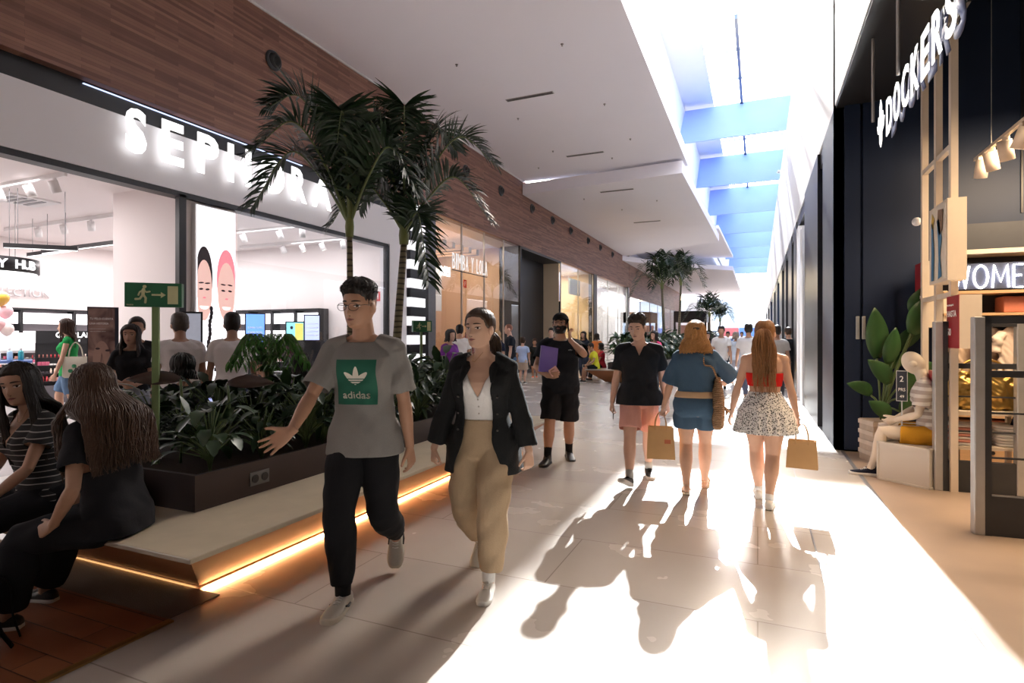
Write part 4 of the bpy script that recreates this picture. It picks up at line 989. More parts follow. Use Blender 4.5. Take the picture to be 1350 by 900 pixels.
cm_ = empty('security_camera', (.87, 24.5, 8.0), 0, 'white security camera on the bulkhead under the skylight', 'camera'); B(-.06, .08, -.03, .03, -.05, .05).build('bracket', m_white, cm_); MB().tube([(-.12, -.06, -.05), (-.12, -.30, -.09)], .06, 12).build('camera_body', m_white, cm_, True)

# right side: bulkhead, dark facade, doors
struct(B(XR, XR+.65, -6, 99, 4.6, 9.0).build('wall_right', m_white)); struct(B(1.6, 1.9, -6, 99, 9.0, 13.8).build('wall_right_upper', m_white))
struct(B(XR+.01, XR+.70, -6, 8.7, 4.56, 4.62).build('trim_16', m_black))
struct(B(XR+.02, XR+.5, 8.7, 95, 4.35, 4.62).build('trim_14', m_black))
struct(B(XR, XR+.28, 8.7, 10.3, 0, 4.6).build('wall_right_pier', m_navy)); struct(B(XR-.02, XR+.3, 10.9, 13.8, 0, 4.6).build('wall_right_pier', m_black))
yy = 13.8; k = 0
for a, b, m_ in [(17.0, 18.2, m_black), (19.4, 21.4, m_black), (23.4, 24.4, m_black), (27, 30, m_black), (33, 36, m_navy), (40, 44, m_black), (50, 55, m_navy), (62, 68, m_black), (75, 82, m_black)]:
    struct(B(XR, XR+.35, a, b, 0, 4.6).build('wall_right_pier', m_))
struct(B(XR-.04, XR+.3, 14.2, 14.9, 0, 4.0).build('wall_right_jamb', m_white)); struct(B(XR-.02, XR+.3, 15.9, 16.5, 0, 4.3).build('wall_right_jamb', m_white))
struct(B(2.2, 2.35, 10, 92, 0, 4.6).build('wall_right_shop_back', mat('pale_shop_wall', (.6,.6,.62), .6, var=.03)));
d1 = struct(B(XR+.10, XR+.115, 10.32, 10.88, .05, 3.6).build('door_1', m_glass)); B(XR+.07, XR+.15, 10.3, 10.36, 0, 3.65).build('door_frame', mat('blue_anodised', (.10,.16,.28), .3, .6), d1); B(XR+.07, XR+.15, 10.84, 10.9, 0, 3.65).build('door_frame', MATS['blue_anodised'], d1)
# dark end wall of the open shop, folding panels, handles
struct(B(XR, 9, 8.7, 8.9, 0, 6.2).build('wall_shop_navy', m_navy)); struct(B(8, 8.2, -6, 8.9, 0, 6.2).build('wall_shop_side', m_navy))
struct(B(XR+.5, 8.2, -6, 8.9, 6.0, 6.2).build('ceiling_shop_dark', mat('ceiling_dark', (.012,.016,.028), .8)))
for i, u in enumerate((1112, 1136)):
    D, X0 = onY(u, 8.66); D2, X1 = onY((1135, 1180)[i], 8.66)
    dd = struct(B(X0+.01, X1-.01, 8.63, 8.69, .03, 5.9).build('door_%d' % (2+i), m_navy)); D3, xh = onY((1131, 1139)[i], 8.6)
    hb_ = B(xh-.022, xh+.022, 8.60, 8.635, 1.48, 1.78).build('door_handle', m_alu, dd, bevel=.008)
for i, u in enumerate((1290,)): struct(B(2.9, 2.92, 8.68, 8.70, 3, 6).build('trim_15', m_black))
# far end of the mall
struct(B(-30, 30, 118, 118.4, 0, 9).build('wall_end', m_white)); 
for x0, x1, m_ in ((-6.6, -3.4, mat('far_red', (.45,.08,.07), .6)), (-3.2, .4, mat('far_blue', (.10,.18,.45), .6))):
    tag(B(x0, x1, 117.6, 118, 1.8, 3.4).build('shop_sign', m_), 'plain %s shop sign band at the far end of the mall' % ('red' if m_.name == 'far_red' else 'blue'), 'sign', 'far end shop signs')
struct(B(-12, -6.6, 78, 96, 0, 6.2).build('wall_far_block', m_white)); 
kb = empty('kiosk', (-6.3, 62, 0), 0, 'black framed kiosk with a flat roof at the far end of the corridor', 'kiosk'); B(-1.6, 1.6, -2, 2, 3.1, 4.2).build('roof', m_black, kb)
for x_ in (-1.5, 1.5):
    for y_ in (-1.9, 1.9): B(x_-.1, x_+.1, y_-.1, y_+.1, 0, 3.1).build('post', m_black, kb)
B(-1.3, 1.3, -1.0, 1.6, 0, 2.8).build('counter', mat('kiosk_pink', (.7,.45,.42), .6), kb)
# ---------------------------------------------------------------- left shops: signs and contents
glow = mat('letter_glow', (1,1,1), emit=.75, var=0); glow_s = mat('letter_glow_soft', (1,1,1), emit=.9, var=0)
# facing +x wall: local x runs towards +y
def wall_sign(name, y, z, x=XL+.12, label='', rz=R(90)):
    return empty(name, (x, y, z), rz, label, 'sign')
s_ = wall_sign('shop_sign', 5.74, 4.36, label='large white illuminated letters SEPHORA over the cosmetics shop front')
adv = [('S', 165, 193), ('E', 213, 242), ('P', 260, 288), ('H', 300, 331), ('O', 340, 375), ('R', 384, 404), ('A', 411, 437)]
for c, u0, u1 in adv:
    y0, y1 = onX(u0, XL+.12)[1], onX(u1, XL+.12)[1]
    o = put('letter', textmesh(c, .70, .012, .03, y1-y0), glow, s_); o.location = (y0-5.74, 0, 0)
for k in range(3): B(.6+1.5*k, .63+1.5*k, -.0, .28, .60, .63).build('rail_bracket', m_black, s_)
# advertising light box with two faces
ab = empty('advertising_light_box', (XL-.02, 6.93, .30), R(90), 'tall lit advertising panel with two smiling faces beside the shop entrance', 'advertising panel')
B(0, .84, 0, .10, 0, 3.55).build('frame', m_white, ab)
B(.02, .82, -.012, 0, .02, 3.53).build('lit_panel', mat('lit_panel_white', (.8,.78,.82), emit=.8, var=0), ab)
f1 = mat('poster_skin', (.85,.55,.48), emit=.30, ecol=(1,.62,.55), var=.05); f2 = mat('poster_pink', (.8,.25,.3), emit=.4, var=.1); f3 = mat('poster_dark', (.05,.03,.035), .5); f4 = mat('poster_blue', (.35,.42,.85), emit=.5, var=.2)
def ellp(cx, cz, rx, rz, n=28, a0=0, a1=2*pi, y=-.016, tilt=0):
    return [(cx+rx*cos(a)*cos(tilt)-rz*sin(a)*sin(tilt), y, cz+rx*cos(a)*sin(tilt)+rz*sin(a)*cos(tilt)) for a in [a0+(a1-a0)*i/n for i in range(n+(1 if a1-a0 < 6 else 0))]]
def flat(name, poly, m, par, th=.002): return MB().prism(poly, (0,-1,0), th).build(name, m, par)
for cx, rx, tl in ((.16, .155, .12), (.62, .18, -.10)):
    x0 = max(cx-rx, .03); 
    flat('poster_hair', [(min(.81, max(.03, p[0])), p[1], p[2]) for p in ellp(cx, 2.26, rx*1.12, .56, y=-.014)], f2 if cx > .4 else f3, ab)
    flat('poster_face', [(min(.81, max(.03, p[0])), p[1], p[2]) for p in ellp(cx, 2.04, rx*1.03, .54, y=-.018)], f1, ab)
    for ex in (-.45, .45):
        flat('poster_eye', ellp(cx+ex*rx*.9, 2.06, .042, .018, 14, y=-.022, tilt=tl), f3, ab); flat('poster_brow', ellp(cx+ex*rx*.9, 2.17, .055, .014, 14, y=-.022, tilt=tl), f3, ab)
    flat('poster_mouth', ellp(cx, 1.76, .085, .055, 18, pi, 2*pi, y=-.022), mat('poster_white', (.9,.9,.9), emit=.8, var=0), ab)
    flat('poster_nose', ellp(cx, 1.91, .03, .016, 12, y=-.022), f2, ab)
for k in range(12): flat('poster_braid', ellp(.30+.012*sin(k*1.3)-.012*k*.5, 1.72-.075*k, .035, .05, 12, y=-.022), f3, ab)
for k in range(3): flat('poster_band', [(.36, -.02, 1.10-.22*k), (.80, -.02, 1.13-.22*k), (.80, -.02, 1.06-.22*k), (.36, -.02, 1.03-.22*k)], f3, ab)
flat('poster_blue_area', [(.04, -.02, .06), (.45, -.02, .06), (.45, -.02, .42), (.04, -.02, .30)], f4, ab)
# digital totem screen in front
def screen(u, v0, v1, u1, D, m, label, zb=None, rz=None, stand=True):
    p = at((u+u1)/2, D); w_ = (u1-u)*D/FPX; z1 = zat(v0, D); z0 = zat(v1, D); r = YAW+atan2(-((u+u1)/2-U0), FPX) if rz is None else rz
    e = empty('display_screen', p, r, label, 'screen'); B(-w_/2-.02, w_/2+.02, 0, .10, 0 if stand else z0-.03, z1+.03).build('casing', m_black, e); B(-w_/2+.01, w_/2-.01, -.006, 0, z0, z1-.0).build('display', m, e); return e
e_ = screen(242, 413, 480, 264, 9.35, mat('screen_grey', (.40,.42,.50), .3, emit=.25), 'tall digital totem behind the man in the white t-shirt by the shop post')
def text_on(par, txt, h, x, z, m, w=None, y=-.008, depth=.002, off=.01, name='printed_text'):
    o = put(name, textmesh(txt, h, depth, off, w), m, par); o.location = (x, y, z); return o
pm = mat('poster_text', (.9,.88,.85), .6)
e_ = screen(325, 414, 452, 348, 15.5, mat('screen_blue', (.08,.2,.6), .3, emit=.8, ecol=(.15,.3,.9)), 'bright blue screen on the cosmetics wall, leftmost of the three screens')
for k in range(3): text_on(e_, 'ILUMINA TU PIEL', .05, -.18, 1.75-.13*k, pm, .36)
e_ = screen(378, 425, 448, 400, 14.2, mat('screen_cyan', (.15,.55,.7), .3, emit=.7, ecol=(.3,.7,.8)), 'black framed screen with cyan and yellow halves among the cosmetics')
B(.0, .19, -.010, -.006, 1.44, 1.86).build('yellow_half', mat('screen_yellow', (.6,.55,.12), .3, emit=.5, ecol=(.8,.75,.2)), e_); MB().ell((-.08, -.012, 1.75), (.035,.004,.045), 10).build('portrait', f3, e_)
e_ = screen(402, 416, 448, 421, 15.0, mat('screen_lilac', (.35,.4,.75), .3, emit=.8, ecol=(.45,.5,.9)), 'lilac screen on the cosmetics wall, rightmost of the three screens')
for k in range(4): text_on(e_, 'NUEVO SERUM', .035, -.14, 1.85-.10*k, pm, .28)
# brown face poster totem
p = at(136, 8.9); e_ = empty('poster_totem', p, YAW+atan2(-(136-U0), FPX)*-1*-1, 'free-standing brown poster totem with a face at the shop entrance', 'poster stand')
B(-.20, .20, 0, .12, 0, 1.98).build('casing', mat('totem_edge', (.02,.025,.045), .4), e_)
mp2, nt, b_ = nodemat('brown_poster', .5); tc = N(nt, 'ShaderNodeTexCoord'); n1 = N(nt, 'ShaderNodeTexNoise'); n1.inputs['Scale'].default_value = 3.5; n1.inputs['Distortion'].default_value = 1.2; cr = N(nt, 'ShaderNodeValToRGB'); cr.color_ramp.elements[0].color = (.10,.05,.045,1); cr.color_ramp.elements[0].position = .3; cr.color_ramp.elements[1].color = (.42,.27,.23,1); cr.color_ramp.elements[1].position = .7
nt.links.new(tc.outputs['Object'], n1.inputs['Vector']); nt.links.new(n1.outputs['Fac'], cr.inputs['Fac']); nt.links.new(cr.outputs[0], b_.inputs['Base Color'])
po = B(-.19, .15, -.004, 0, .02, 1.96).build('poster', mp2, e_)
for k, (t, w_) in enumerate((('TU PELO CUENTA', .30), ('UNA HISTORIA', .24))): text_on(po, t, .032, -.17, 1.78-.075*k, pm, w_, -.007)
for k in range(2): text_on(po, 'rutina de cuidado para ti', .014, -.17, 1.63-.04*k, pm, .20, -.007)
fx = mat('poster_face_tone', (.40,.25,.20), .5); flat('poster_face', ellp(-.02, 1.15, .11, .30, y=-.006), fx, po); flat('poster_eye', ellp(.06, 1.30, .035, .018, 12, y=-.010), f3, po); flat('poster_eye', ellp(-.07, 1.33, .03, .016, 12, y=-.010), f3, po); flat('poster_mouth', ellp(-.02, .98, .045, .022, 12, y=-.010), mat('poster_lip', (.35,.10,.09), .4), po); flat('poster_nose', [(-.02, -.009, 1.28), (.015, -.009, 1.10), (-.04, -.009, 1.09)], f2 and mp2, po)
# GUERLAIN tiered make-up stand and slanted tester counter
prods = []
pmats = [mat('product_%d' % i, c, .35, var=.05) for i, c in enumerate([(.5,.04,.05), (.65,.3,.25), (.05,.04,.05), (.75,.6,.5), (.55,.12,.2), (.8,.75,.72), (.3,.1,.08)])]
def product_protos():
    out = []
    for i, mm in enumerate(pmats):
        if i % 3 == 0: o = MB().lathe([(.014,0),(.016,.002),(.016,.055),(.011,.057),(.011,.085),(.001,.086)], seg=10).build('cosmetic_product', mm, smooth=True)
        elif i % 3 == 1: o = B(-.03, .03, -.02, .02, 0, .065).build('cosmetic_product', mm, bevel=.003)
        else: o = MB().lathe([(.026,0),(.028,.004),(.028,.022),(.024,.03),(.001,.031)], seg=12).build('cosmetic_product', mm, smooth=True)
        o['category'] = 'cosmetics'; out.append(o)
    return out
pp = product_protos(); used_p = set()
def place_product(k, M, label, group):
    src = pp[k % len(pp)]
    if src.name in used_p: o = dup(src)
    else: o = src; used_p.add(src.name)
    o.matrix_world = M; o['label'] = label; o['group'] = group
e_ = empty('makeup_stand', at(88, 13.3), YAW+atan2(U0-88, FPX), 'black tiered make-up stand headed GUERLAIN inside the cosmetics shop', 'display stand')
Mg = Matrix.Translation(e_.location) @ Matrix.Rotation(e_.rotation_euler.z, 4, 'Z')
B(-.62, .62, -.05, .62, 0, .40).build('plinth', mat('plinth_grey', (.10,.09,.10), .5), e_); B(-.56, .56, .10, .6, .40, 1.42).build('back_panel', m_black, e_)
B(-.56, .56, .02, .14, 1.36, 1.66).build('header', m_black, e_); text_on(e_, 'GUERLAIN', .13, -.20, 1.50, glow_s, .72, .012, .01, .02); text_on(e_, 'PARIS', .045, .05, 1.41, glow_s, .20, .012, .01, .01)
for k in range(5):
    z = .50+.18*k; y = -.02+.045*k
    B(-.56, .56, y-.06, y+.28, z-.02, z).build('shelf', m_black, e_); B(-.57, -.55, y-.06, .5, z-.02, z+.16).build('side_panel', m_black, e_)
    for j in range(15):
        place_product(j//3+k*2, Mg @ Matrix.Translation((-.50+.071*j, y-.0, z)) @ Matrix.Rotation(rnd.random(), 4, 'Z') @ Matrix.Scale(1.3, 4), 'small cosmetic product on a tier of the black make-up stand', 'products on the black make-up stand')
e_ = empty('tester_counter', at(38, 13.6), YAW+atan2(U0-38, FPX), 'make-up counter with a slanted white tester top at the left in the shop', 'counter')
Mg = Matrix.Translation(e_.location) @ Matrix.Rotation(e_.rotation_euler.z, 4, 'Z')
B(-.62, .55, 0, .6, 0, .55).build('plinth', MATS['plinth_grey'], e_); MB().prism([(-.58, -.1, 1.20), (-.58, .42, 1.62), (-.58, .46, 1.58), (-.58, -.06, 1.14)], (1,0,0), 1.1).build('tester_top', mat('tester_white', (.8,.8,.83), .3), e_)
for k in range(3):
    z = .62+.19*k; B(-.58, .52, -.05, .5, z-.02, z).build('shelf', m_black, e_)
    for j in range(11): place_product(j*2+k, Mg @ Matrix.Translation((-.52+.098*j, -.01, z)) @ Matrix.Rotation(rnd.random(), 4, 'Z'), 'small cosmetic product below the slanted white tester top', 'products on the tester counter')
B(-.60, -.56, .3, .5, .55, 1.5).build('side_panel', m_black, e_)
# blue table with bottles at the left edge
p = at(2, 10.8); e_ = empty('display_table', p, YAW+.7, 'small table with a blue top at the left edge of the shop', 'table'); B(-.55, .45, -.3, .3, 1.02, 1.07).build('table_top', mat('blue_top', (.10,.17,.40), .4), e_)
for x_ in (-.5, .4):
    for y_ in (-.25, .25): B(x_-.02, x_+.02, y_-.02, y_+.02, 0, 1.02).build('leg', m_black, e_)
for k, (dx, c, nm) in enumerate(((.28, (.03,.28,.33), 'teal'), (.12, (.35,.55,.75), 'pale blue'), (-.05, (.8,.8,.82), 'white'))):
    b_ = empty('lotion_bottle', e_.matrix_world.translation, 0, '%s lotion bottle on the blue-topped table' % nm, 'bottle'); b_.location = p+Matrix.Rotation(YAW+.7, 3, 'Z') @ V((dx, -.1, 1.07)); MB().lathe([(.04,0),(.045,.01),(.045,.16),(.02,.19)], seg=14).build('bottle_body', mat('bottle_%s' % nm.replace(' ', '_'), c, .2), b_, True); MB().lathe([(.022,.19),(.022,.24),(.001,.245)], seg=12).build('cap', m_white, b_, True)
# balloons
for k, (u, v, D, r_, c, nm) in enumerate(((1, 393, 10.5, .13, (.75,.45,.08), 'gold'), (7, 411, 10.6, .12, (.9,.55,.6), 'pink'), (-3, 428, 10.4, .12, (.85,.5,.52), 'darker pink'), (9, 434, 10.5, .11, (.95,.78,.75), 'pale'))):
    p = at(u, D, zat(v, D)); b_ = empty('balloon', p, 0, '%s balloon at the left edge of the cosmetics shop' % nm, 'balloon'); MB().lathe([(.001,-r_*1.15),(.02,-r_*1.1),(r_*.55,-r_*.85),(r_*.9,-r_*.35),(r_,.1*r_),(r_*.85,r_*.6),(r_*.45,r_*.92),(.001,r_)], seg=20).build('balloon_skin', mat('balloon_'+nm.replace(' ', '_'), c, .2), b_, True); MB().lathe([(.001,-r_*1.12),(.018,-r_*1.22),(.001,-r_*1.2)], seg=8).build('knot', MATS['balloon_'+nm.replace(' ', '_')], b_)
# wall shelving along back and end wall
def wall_bays(name, loc, rz, n, w_, h, label, lit=True):
    e = empty(name, loc, rz, label, 'shelving'); L = n*w_
    for k in range(n+1): B(k*w_-.03, k*w_+.03, -.35, 0, 0, h).build('upright', m_black, e)
    B(0, L, -.36, 0, h-.05, h).build('top_rail', m_black, e); B(0, L, -.35, 0, 0, .35).build('plinth', MATS['plinth_grey'], e); B(0, L, -.03, 0, .35, h-.05).build('back_panel', mat('bay_back', (.14,.12,.13), .5), e)
    for k in range(n):
        if lit: B(k*w_+.06, (k+1)*w_-.06, -.30, -.26, h-.42, h-.12).build('lit_header', mat('header_lit', (.9,.88,.9), emit=.9, var=0), e); B(k*w_+.06, (k+1)*w_-.06, -.33, -.29, h-.90, h-.62).build('lit_panel', MATS['header_lit'], e)
        for z in (.5, .8, 1.1): B(k*w_+.03, (k+1)*w_-.03, -.34, -.02, z, z+.02).build('shelf', mat('shelf_white', (.7,.68,.68), .4), e)
    return e
e1 = wall_bays('wall_shelving', (-18.45, 12.6, 0), R(90), 1, .9, 2.25, 'short bay of cosmetics shelving in the far corner') if False else None
e1 = wall_bays('wall_shelving', (-18.48, 6.2, 0), R(90), 5, 1.3, 2.3, 'black framed cosmetics shelving with lit white headers along the back wall')
e2 = wall_bays('wall_shelving', (onY(311, 12.85)[1], 12.88, 0), 0, 4, (onY(431, 12.85)[1]-onY(311, 12.85)[1])/4, 2.33, 'black framed cosmetics shelving with lit headers on the end wall')
for e, n_, w_, rz in ((e1, 5, 1.3, R(90)), (e2, 4, (onY(431, 12.85)[1]-onY(311, 12.85)[1])/4, 0)):
    Mg = Matrix.Translation(e.location) @ Matrix.Rotation(rz, 4, 'Z')
    for k in range(n_):
        for z in (1.12, 1.42 if False else .82):
            for j in range(6): place_product(j+k+int(z*10), Mg @ Matrix.Translation((k*w_+.15+(w_-.3)*j/5, -.22, z)) @ Matrix.Scale(1.5, 4), 'cosmetic product on the wall shelving of the cosmetics shop', 'products on the wall shelving')
rb = empty('gift_shelf', (-18.48, 5.0, 0), R(90), 'shelf of red gift boxes beside the wall shelving', 'shelving'); B(0, 1.1, -.3, 0, 0, 2.1).build('cabinet', m_white, rb)
for k in range(2):
    for z in (1.25, 1.62): tag(B(-18.42+.30, -18.42+.55, 5.12+.5*k, 5.5+.5*k, z, z+.30).build('gift_box', mat('gift_red', (.65,.05,.06), .4)), 'bright red gift box on the white shelf', 'box', 'red gift boxes on the white shelf')
# end wall: words, fire sign; back wall word
e_ = empty('wall_sign', (-18.44, 7.9, 2.62), R(90), 'white raised word on the back wall of the cosmetics shop', 'sign'); text_on(e_, 'COLLECTION', .22, 0, 0, mat('white_letters', (.75,.72,.74), .4), 1.7, 0, .03, .01, 'lettering')
D, x0 = onY(489, 12.85); fs = empty('fire_sign', (x0, 12.88, zat(397, D)), 0, 'red and white fire equipment sign on the end wall of the shop', 'sign'); mr_ = mat('sign_red', (.60,.02,.02), .4)
for k in range(2): B(.0+.13*k+.2*(k), .30+.0+.33*k, -.012, 0, 0, .26).build('sign_plate', mr_, fs)
text_on(fs, 'H', .16, .10, .05, pm, None, -.014); text_on(fs, 'E', .16, .42, .05, pm, None, -.014)
# round hanging sign (BEAUTY HUB): ring with letters
D = 10.5; p = at(-12, D, zat(350, D)); hb = empty('hanging_sign', p, 0, 'round black hanging sign with glowing letters at the left edge', 'sign')
MB().lathe([(.66,-.13),(.70,-.13),(.70,.13),(.66,.13),(.66,-.13)], seg=48).build('ring', m_black, hb, True); MB().lathe([(.60,-.14),(.66,-.14),(.66,-.12),(.60,-.12),(.60,-.14)], seg=48).build('rim_light', glow_s, hb, True)
for i, c in enumerate('BEAUTY HUB'):
    a = YAW+atan2(U0+12, FPX)-pi/2-.85+.19*i
    if c != ' ': o = put('letter', textmesh(c, .16, .01, .03), glow_s, hb); o.location = (.705*cos(a), .705*sin(a), -.08); o.rotation_euler = (0, 0, a+pi/2)
for k in range(3): MB().tube([(.6*cos(k*2.1), .6*sin(k*2.1), .12), (.6*cos(k*2.1), .6*sin(k*2.1), 4.19-p.z)], .006, 5).build('cable', m_grey, hb)
# pendant line lights
for k, (u0, v0, u1, v1, D0, D1) in enumerate([(5, 326, 103, 319, 10.2, 10.6), (56, 334, 159, 339, 12.5, 11.2), (37, 338, 93, 344, 13.0, 12.2)]):
    a, b = at(u0, D0, zat(v0, D0)), at(u1, D1, zat(v1, D1)); b.z = a.z; L = (b-a).length; e = empty('pendant_light', a, atan2(b.y-a.y, b.x-a.x), ['longest and lowest', 'second', 'shortest'][k]+' slim black linear pendant light hanging in the cosmetics shop', 'pendant light')
    B(0, L, -.03, .03, 0, .08).build('housing', m_black, e); B(.01, L-.01, -.022, .022, -.006, 0).build('light_strip', glow_s, e)
    for x_ in (.2, L-.2): MB().tube([(x_, 0, .08), (x_, 0, 4.2-a.z)], .006, 5).build('cable', m_grey, e)
# ceiling spots on rails
def spotlight(m_body, r_=.05, h_=.16):
    e = empty('track_spotlight', (0,0,0), 0, 'white', 'spotlight'); B(-.03, .03, -.012, .012, -.05, 0).build('adapter', m_body, e)
    M = Matrix.Translation((0, 0, -.05-h_*.45)) @ Matrix.Rotation(R(22), 4, 'X'); MB().lathe([(.001,h_/2),(r_,h_/2),(r_,-h_/2),(r_*.85,-h_/2),(r_*.8,-h_/2+.02),(.001,-h_/2+.02)], seg=18, M=M).build('lamp_body', m_body, e, True)
    MB().lathe([(.001,-h_/2+.012),(r_*.78,-h_/2+.012),(r_*.78,-h_/2+.022),(.001,-h_/2+.022)], seg=16, M=M).build('lens', mat('spot_lens', (1,.9,.8), emit=4, var=0), e); return e
sw = spotlight(m_white, .07, .20); sw.location = (-10.6, 5.6, 4.12); tag(sw, 'small white ceiling spotlight on the rail inside the cosmetics shop', None, 'white rail spotlights in the cosmetics shop')
for x_ in (-11.3, -12.2, -13.4, -14.4, -15.4, -16.4): dup(sw, (x_, 5.6, 4.12), rnd.uniform(-1, 1))
for x_ in (-11.6, -12.6, -13.6, -14.6, -15.6): dup(sw, (x_, 7.9, 4.12), rnd.uniform(-1, 1))
for x_ in (-9.9, -10.6, -11.8, -12.9): dup(sw, (x_, 10.4, 4.12), rnd.uniform(-1, 1))
for x_ in (-10.2, -10.9, -11.6, -12.3): dup(sw, (x_, 12.2, 4.12), rnd.uniform(-1, 1))
for y_, x0_, x1_ in ((5.6, -17, -10.3), (7.9, -17, -11.2), (10.4, -14, -9.4), (12.2, -14, -9.4)): tag(B(x0_, x1_, y_-.02, y_+.02, 4.12, 4.2).build('lighting_track', m_white), {5.6: 'white lighting track nearest the shop entrance', 7.9: 'white lighting track behind the entrance pier', 10.4: 'white lighting track over the middle of the glazed shop bay', 12.2: 'white lighting track close to the end wall'}[y_], 'lighting track')
ac = empty('ceiling_vent', (-13.2, 6.4, 4.2), 0, 'square white cassette vent in the ceiling of the cosmetics shop', 'air vent'); B(-.45, .45, -.45, .45, -.03, 0).build('frame', m_white, ac)
for k in range(4): B(-.32, .32, -.30+.16*k, -.22+.16*k, -.04, -.028).build('grille', m_grey, ac)
# BIMBA Y LOLA
y0, y1 = onX(596, XL+.05)[1], onX(642, XL+.05)[1]
s_ = wall_sign('shop_sign', y0, 3.72, XL+.05, 'BIMBA Y LOLA letters hanging on the glass shop front'); B(0, y1-y0, .0, .01, -.06, -.03).build('letter_rail', m_black, s_)
for o in letters('BIMBA Y LOLA', .50, y1-y0, .02, mat('letter_pale', (.78,.76,.74), .5, emit=.25, ecol=(1,1,1)), s_, .0, gap=.35): pass
s_ = wall_sign('shop_sign', 15.1, 3.42, XL+.05, 'small white number sign at the left end of the glass shop front'); text_on(s_, '2421', .30, 0, 0, glow_s, .62, 0, .04, .02, 'lettering')
for k in range(6): tag(B(-12.8, -9.5, 15.7+.6*k, 15.9+.6*k, 4.55-.16*k*0, 4.75).build('ceiling_slat_light', mat('timber_slat', (.45,.28,.16), .6)), 'timber ceiling baffle inside the glass-fronted bag shop', 'ceiling baffle', 'timber baffles in the bag shop')
for k in range(4): tag(B(-11.4, -11.35, 15.9+.65*k, 16.35+.65*k, 3.05, 3.09).build('strip_light', glow_s), 'short white strip light over the bag shop band', 'strip light', 'strip lights in the bag shop')
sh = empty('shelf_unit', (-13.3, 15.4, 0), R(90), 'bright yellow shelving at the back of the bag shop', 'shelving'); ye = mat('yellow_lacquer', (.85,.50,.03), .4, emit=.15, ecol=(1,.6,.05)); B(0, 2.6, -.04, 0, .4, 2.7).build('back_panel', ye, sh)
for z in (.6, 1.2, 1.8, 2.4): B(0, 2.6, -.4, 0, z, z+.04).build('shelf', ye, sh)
for k in range(8): tag(B(-13.25, -13.0, 15.55+.62*(k % 4), 15.85+.62*(k % 4), 1.24+.6*(k//4), 1.46+.6*(k//4)).build('handbag', mat('bag_%d' % (k % 3), [(.8,.25,.05), (.9,.85,.6), (.1,.1,.1)][k % 3], .5), bevel=.03), 'small handbag on the yellow shelving', 'handbag', 'handbags on the yellow shelves')
fs2 = empty('fire_sign', (-11.46, onX(611, -11.46)[1], zat(379, onX(611, -11.46)[0])), R(90), 'small red fire sign on the white band in the bag shop', 'sign'); B(0, .26, -.01, 0, 0, .34).build('sign_plate', mr_, fs2); text_on(fs2, 'F', .2, .08, .07, pm, None, -.012)
for k in range(3):
    rk = empty('clothes_rack', (-10.6-.0*k, 19.9+.55*k, 0), R(90), ['clothes rack nearest', 'clothes rack in the middle', 'clothes rack farthest'][k]+' behind the right glass pane of the bag shop', 'clothes rack'); 
    for x_ in (0, .45): MB().tube([(x_, 0, 0), (x_, 0, 1.7)], .012, 6).build('post', m_black, rk)
    MB().tube([(0, 0, 1.7), (.45, 0, 1.7)], .012, 6).build('rail', m_black, rk)
    for j in range(4): g_ = MB().rings([[V((.08+.1*j+.02*cos(a), .17*S(sin(a))*w_, z)) for a in [2*pi*i/10 for i in range(10)]] for z, w_ in ((.8,1),(1.3,.9),(1.5,1),(1.62,.4),(1.66,.1))]).build('garment', mat('garment_%d' % j, [(.6,.3,.3), (.15,.1,.1), (.7,.6,.55), (.4,.1,.12)][j], .9), rk, True)
# warm shop: cream table and pendant; silver shop: ampersand logo
e_ = empty('counter', (-11.5, 29.4, 0), 0, 'yellow-topped counter in the cream lit shop', 'counter'); B(-.5, .5, -1.6, 1.6, 0, 1.0).build('counter_base', cream, e_); B(-.55, .55, -1.65, 1.65, 1.0, 1.08).build('counter_top', ye, e_)
bb = empty('hanging_banner', (-10.3, 30.4, 3.6), R(90), 'pale lilac banner hanging in the cream lit shop window', 'banner'); B(-.45, .45, 0, .03, 0, 1.6).build('banner_cloth', mat('banner_lilac', (.55,.55,.85), .7, emit=.2), bb); B(-.5, .5, -.02, .04, 1.6, 1.66).build('rail', m_alu, bb)
struct(B(-9.9, -9.8, 31, 33.0, 4.0, 4.9).build('wall_shop_header', mat('sage_header', (.30,.33,.28), .6)))
D, Y = onX(802, -11.35); am = wall_sign('logo_sign', 38.6, .85, -11.4, 'big white ampersand logo on the silver shop wall'); text_on(am, '&', 1.7, 0, 0, glow, 2.2, 0, .1, .03, 'lettering')
s_ = wall_sign('shop_sign', 35.2, 3.6, XL+.04, 'glowing white letters on the silver shop glass'); text_on(s_, 'ATELIER', .8, 0, 0, glow_s, 5.2, 0, .05, .02, 'lettering')
struct(B(-11.4, -11.3, 34.0, 36.3, 0, 3.4).build('door_6', mat('taupe_door', (.32,.25,.22), .6)))
# far shop windows: clothes figures
for k in range(5):
    D_, Y_ = onX((843, 858, 872, 880, 886)[k], -10.2); g_ = empty('hanging_garment', (-10.2, Y_, 1.2), R(90), ['yellow', 'blue', 'cream', 'pale pink', 'red'][k]+' garment hanging in the far shop window', 'garment'); mm = mat('far_garment_%d' % k, [(.75,.5,.05), (.06,.10,.4), (.75,.68,.55), (.8,.5,.45), (.5,.08,.08)][k], .8)
    MB().rings([[V((.5*w_*S(cos(a)), .12*S(sin(a)), z)) for a in [2*pi*i/12 for i in range(12)]] for z, w_ in ((0,1),(.8,.8),(1.3,1.1),(1.6,.9),(1.75,.25))]).build('garment_body', mm, g_, True); MB().tube([(0,0,1.75),(0,0,3.3)], .015, 5).build('hanger_wire', m_grey, g_)
